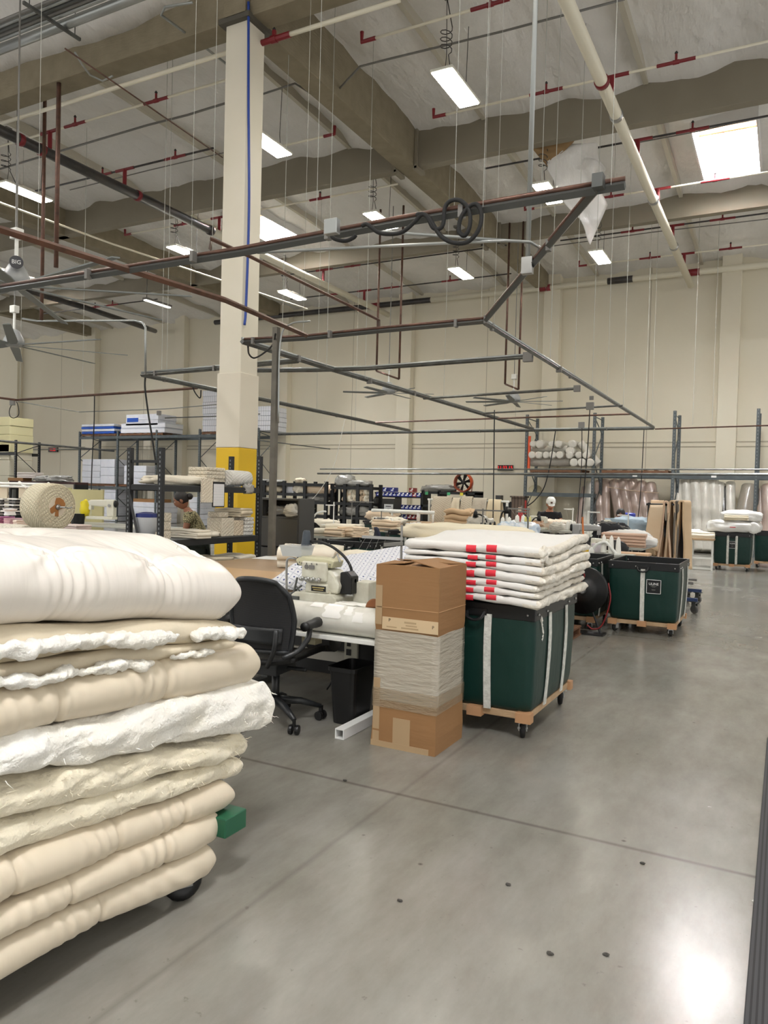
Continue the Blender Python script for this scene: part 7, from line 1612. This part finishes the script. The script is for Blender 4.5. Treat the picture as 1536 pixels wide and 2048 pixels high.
E_=[('pelvis','waist'),('waist','chest'),('chest','neckb'),('neckb','neck'),('chest','shl'),('shl','ell'),('ell','lwrist'),('chest','shr'),('shr','elr'),('elr','rwrist'),('pelvis','hipl'),('hipl','kneel'),('kneel','anl'),('anl','tol'),('pelvis','hipr'),('hipr','kneer'),('kneer','anr'),('anr','tor')]
hand(V,E_,'l',(.13,-.36,.80),(-.2,-1,0),(0,0,1),(-1,0,0)); hand(V,E_,'r',(-.12,-.36,.80),(.2,-1,0),(0,0,1),(1,0,0))
cl2=[('shirt','shirt',{'b':(0,.05,.56,.155,.135),'w':(0,.03,.70,.155,.13),'c':(0,-.06,.93,.185,.14),'n':(0,-.11,1.045,.095),'sl':(.19,-.095,1.0,.08),'el':(.225,-.13,.88,.068),'sr':(-.19,-.095,1.0,.08),'er':(-.225,-.13,.88,.068)},[('b','w'),('w','c'),('c','n'),('c','sl'),('sl','el'),('c','sr'),('sr','er')],'b'),
('trousers','pants',{'p':(0,.05,.54,.15,.13),'hl':(.10,-.05,.53,.105),'kl':(.12,-.40,.50,.08),'al':(.12,-.42,.13,.06),'hr':(-.10,-.05,.53,.105),'kr':(-.12,-.40,.50,.08),'ar':(-.12,-.42,.13,.06)},[('p','hl'),('hl','kl'),('kl','al'),('p','hr'),('hr','kr'),('kr','ar')],'p')]
def cap(t,H_):
    H_('cap',MB().lathe([(.094,.03),(.098,.05),(.092,.10),(.065,.14),(.02,.155)],(0,.01,0),22),whitep); H_('cap_brim',MB().prism([(-.07,-.06),(-.06,-.14),(0,-.17),(.06,-.14),(.07,-.06)],.035,.045,'Z'),whitep); H_('cap_badge',MB().box(-.02,-.095,.065,.02,-.085,.10),mat('badge_brown',S(92,60,40)))
    for s_ in(1,-1): obj('shoe',MB().ball((s_*.12,-.50,.045),.05,.12,.045,14,8),blkpl,t,smooth=True,loc=(0,0,0))
Pm=at(1095,1040,Y=15.3); blackt=mat('black_tshirt',S(20,20,24),.85)
def stool(label,x,y,z=.43):
    t=thing('stool',label,'stool',(x,y,0)); obj('seat',MB().lathe([(.15,0),(.17,.02),(.17,.05),(.14,.06)],(x,y,z-.06),20),blkpl,t); 
    for k in range(4): a=PI/4+k*PI/2; obj('leg',MB().tube([(x+.1*cos(a),y+.1*sin(a),z-.05),(x+.18*cos(a),y+.18*sin(a),0)],.014,6),steel,t)
person('person seated at a machine in a white cap and black shirt, head bent down',(Pm.x,15.38,.22),rad(24),dict(V=V,E=E_,head=(0,-.225,1.20,0,.45),cloth=cl2),blackt,mat('grey_trousers',S(70,70,74),.8),'short',extras=cap,skinm=mat('skin_warm',S(170,118,90),.55))
stool('black stool of the person in the cap',Pm.x,15.43,.66)
P=at(1100,1072,Y=12.8); officechair('black low backed chair in front of the capped person table',(P.x,13.2,0),PI,mat('black_seat',S(24,24,26),.5),False)
# station F: middle-right machines and cones (px 1110-1230)
table('long sewing table with many cones and machines behind the label cart',at(1128,1085,Y=11.6).x,at(1290,1085,Y=11.6).x,11.4,12.2,.86,tabletop,blk); ZF=.862
table('second long sewing table farther back with blue cloth',at(1125,1060,Y=14.6).x,at(1290,1060,Y=14.6).x,14.4,15.3,.86,tabletop,blk)
cones([(1135,1060),(1142,1058),(1148,1060)],13.0,'white thread cone left of the orange stick','cones left of the orange stick',r=.045,h=.15)
table('narrow table with three cones left of the orange stick',at(1124,1062,Y=13.0).x,at(1156,1062,Y=13.0).x,12.9,13.3,at(1140,1062,Y=13).z)
cones([(1180,1069),(1188,1069),(1196,1068)],14.55,'white thread cone on the far table, left group','far table cones, left group',r=.055,h=.2)
cones([(1233,1078),(1247,1079),(1254,1079)],12.05,'white thread cone in the middle of the long sewing table','middle cones on the long sewing table',r=.045,h=.16)
cones([(1207,1105),(1222,1107),(1236,1110)],10.35,'tall white cone in the front row before the folded tan stack','front row tall cones',r=.040,h=.24)
table('front sewing table with tall cones right behind the label cart',at(1140,1105,Y=10.2).x,at(1262,1108,Y=10.2).x,10.25,11.0,at(1222,1108,Y=10.35).z,tabletop,blk)
foldpile('neat stack of folded tan pink pieces behind the label cart',(at(1245,1100,Y=11.5).x,11.62,ZF),.62,.32,.022,9,mat('pink_tan',S(204,172,150),.85,bump=(8,.2)),.05,.004,12)
block('flat tan board leaning low in front of the folded tan stack',(at(1268,1106,Y=10.7).x,10.7,.80),.42,.28,.04,mat('tan_board',S(206,170,134),.7)); table('low table under the flat tan board',at(1244,1112,Y=10.6).x,at(1296,1112,Y=10.6).x,10.5,10.98,.795,blk,blk,'low_table')
P=at(1180,1085,Y=12); headmachine('grey sewing machine at the left of the long table',P.x,11.75,ZF,.9,rad(190),m_=steel); P=at(1215,1075,Y=14); headmachine('cream sewing machine on the far table by the dark haired person',P.x,14.7,.86,.9,rad(180)); P=at(1199,1100,Y=10.6); headmachine('pale sewing machine on the front table behind the tall cones',P.x,10.65,at(1222,1108,Y=10.35).z,.55,rad(175))
t=goose('white curved lamp arching above the front sewing table',((1234,1110),(1222,1095),(1212,1085),(1200,1086),(1190,1092),(1183,1103)),10.3,whitep,.02)
stand('grey T shaped thread stand over the long table',1237,1044,1090,11.9,[(1192,1250,1051),(1192,1232,1044)],thr=4); stand('white thread stand left of the long table',1177,1022,1072,14.4,[(1175,1200,1024)],m_=whitep); stand('white thread stand before the blue drum',1257,1026,1066,14.5,[(1235,1258,1030)],m_=whitep); stand('white thread stand behind the capped person table',1146,1016,1062,15.2,[(1128,1148,1018)],m_=whitep,thr=2); stand('thin white stand between the cap table and far table',1167,1062,1062.5,13.5,[(1174,1240,1051)],m_=whitep,thr=1) if 0 else None
a=at(1165,1034,Y=10.9); b=at(1167,1082,Y=10.9); single('orange_stick',MB().tube([b,a],.014,6),mat('orange_stick',S(196,112,56),.5),'thin orange stick standing upright among the sewing machines','stick')
single('blue_drum',MB().lathe([(.16,0),(.16,.3),(.13,.32)],at(1254,1057,Y=16),18),mat('blue_drum',S(30,50,160),.4),'blue plastic drum behind the blue cloth','drum'); single('purple_pack',MB().box(at(1259,1050,Y=16).x,16,at(1259,1056,Y=16).z,at(1264,1050,Y=16).x+.05,16.2,at(1259,1045,Y=16).z),mat('purple',S(90,40,110),.5),'small purple pack beside the blue drum','pack')
table('table carrying the blue drum',at(1245,1058,Y=16).x,at(1285,1058,Y=16).x,15.7,16.4,at(1254,1057,Y=16).z,tabletop,blk)
bundle('pale blue cloth heaped on the far sewing table',(at(1270,1068,Y=14.8).x,14.85,.862),.55,.3,.2,mat('blue_cloth',S(160,178,190),.5,bump=(8,.8)),-.1,.35,4); bundle('white cloth heap in front of the pale blue cloth',(at(1255,1078,Y=12).x,11.95,ZF),.36,.22,.13,whiteq,.1,.16,6); bundle('white cloth spread at the right of the long sewing table',(at(1275,1085,Y=12).x,11.8,ZF),.32,.25,.09,whiteq,.1,.16,8)
bundle('dark garment heaped by the machine of the dark haired person',(at(1224,1078,Y=12).x,12.0,ZF),.28,.18,.18,mat('dark_garment',S(34,34,38),.85),.2,.35,5); bundle('black rounded chair back cushion before the long table',(at(1212,1090,Y=11.2).x,11.15,.72),.32,.06,.14,blkpl,.1,.1,5,'cushion','chair_cushion')
t=thing('cone_carton','pale carton and yellow tape on the front table by the curved lamp','carton',at(1196,1105,Y=10.5)); P=at(1196,1105,Y=10.45); obj('box',MB().box(P.x-.09,10.45,P.z,P.x+.08,10.6,P.z+.12),mat('lilac_box',S(196,190,196),.6),t); obj('tape_roll',MB().lathe([(.03,0),(.05,0),(.05,.03),(.03,.03)],(P.x-.16,10.42,P.z),16),yellow,t)
# second seated person, mostly hidden
Pn=at(1238,1050,Y=15.6)
def nocap(t,H_):
    for s_ in(1,-1): obj('shoe',MB().ball((s_*.12,-.50,.045),.05,.12,.045,14,8),blkpl,t,smooth=True,loc=(0,0,0))
person('person with dark tied hair bent low over a machine, mostly hidden by thread stands',(Pn.x,15.75,.05),rad(10),dict(V=dict(V),E=list(E_),head=(0,-.225,1.20,0,.6),cloth=cl2),mat('rust_top',S(150,96,80),.85),mat('grey_trousers',S(70,70,74)),'bun',extras=nocap,skinm=skin)
stool('black stool of the dark haired person',Pn.x,15.80,.50)
bundle('black round chair headrest left of the aisle rack',(at(1295,1048,Y=15).x,15.2,.97),.12,.06,.12,blkpl,0,.1,3,'headrest','headrest')
single('upright_post',MB().box(at(1295,1048,Y=15).x-.02,15.18,0,at(1295,1048,Y=15).x+.02,15.22,.97),blk,'thin black post under the round headrest','post')
# wrapped bolster and white cabinet between carts
rollthing('fat cream roll on the table behind the label cart, left side',(-3.3,10.08,.55),(-1.9,10.08,.55),.09,mat('cream_roll',S(226,222,206),.5),5)
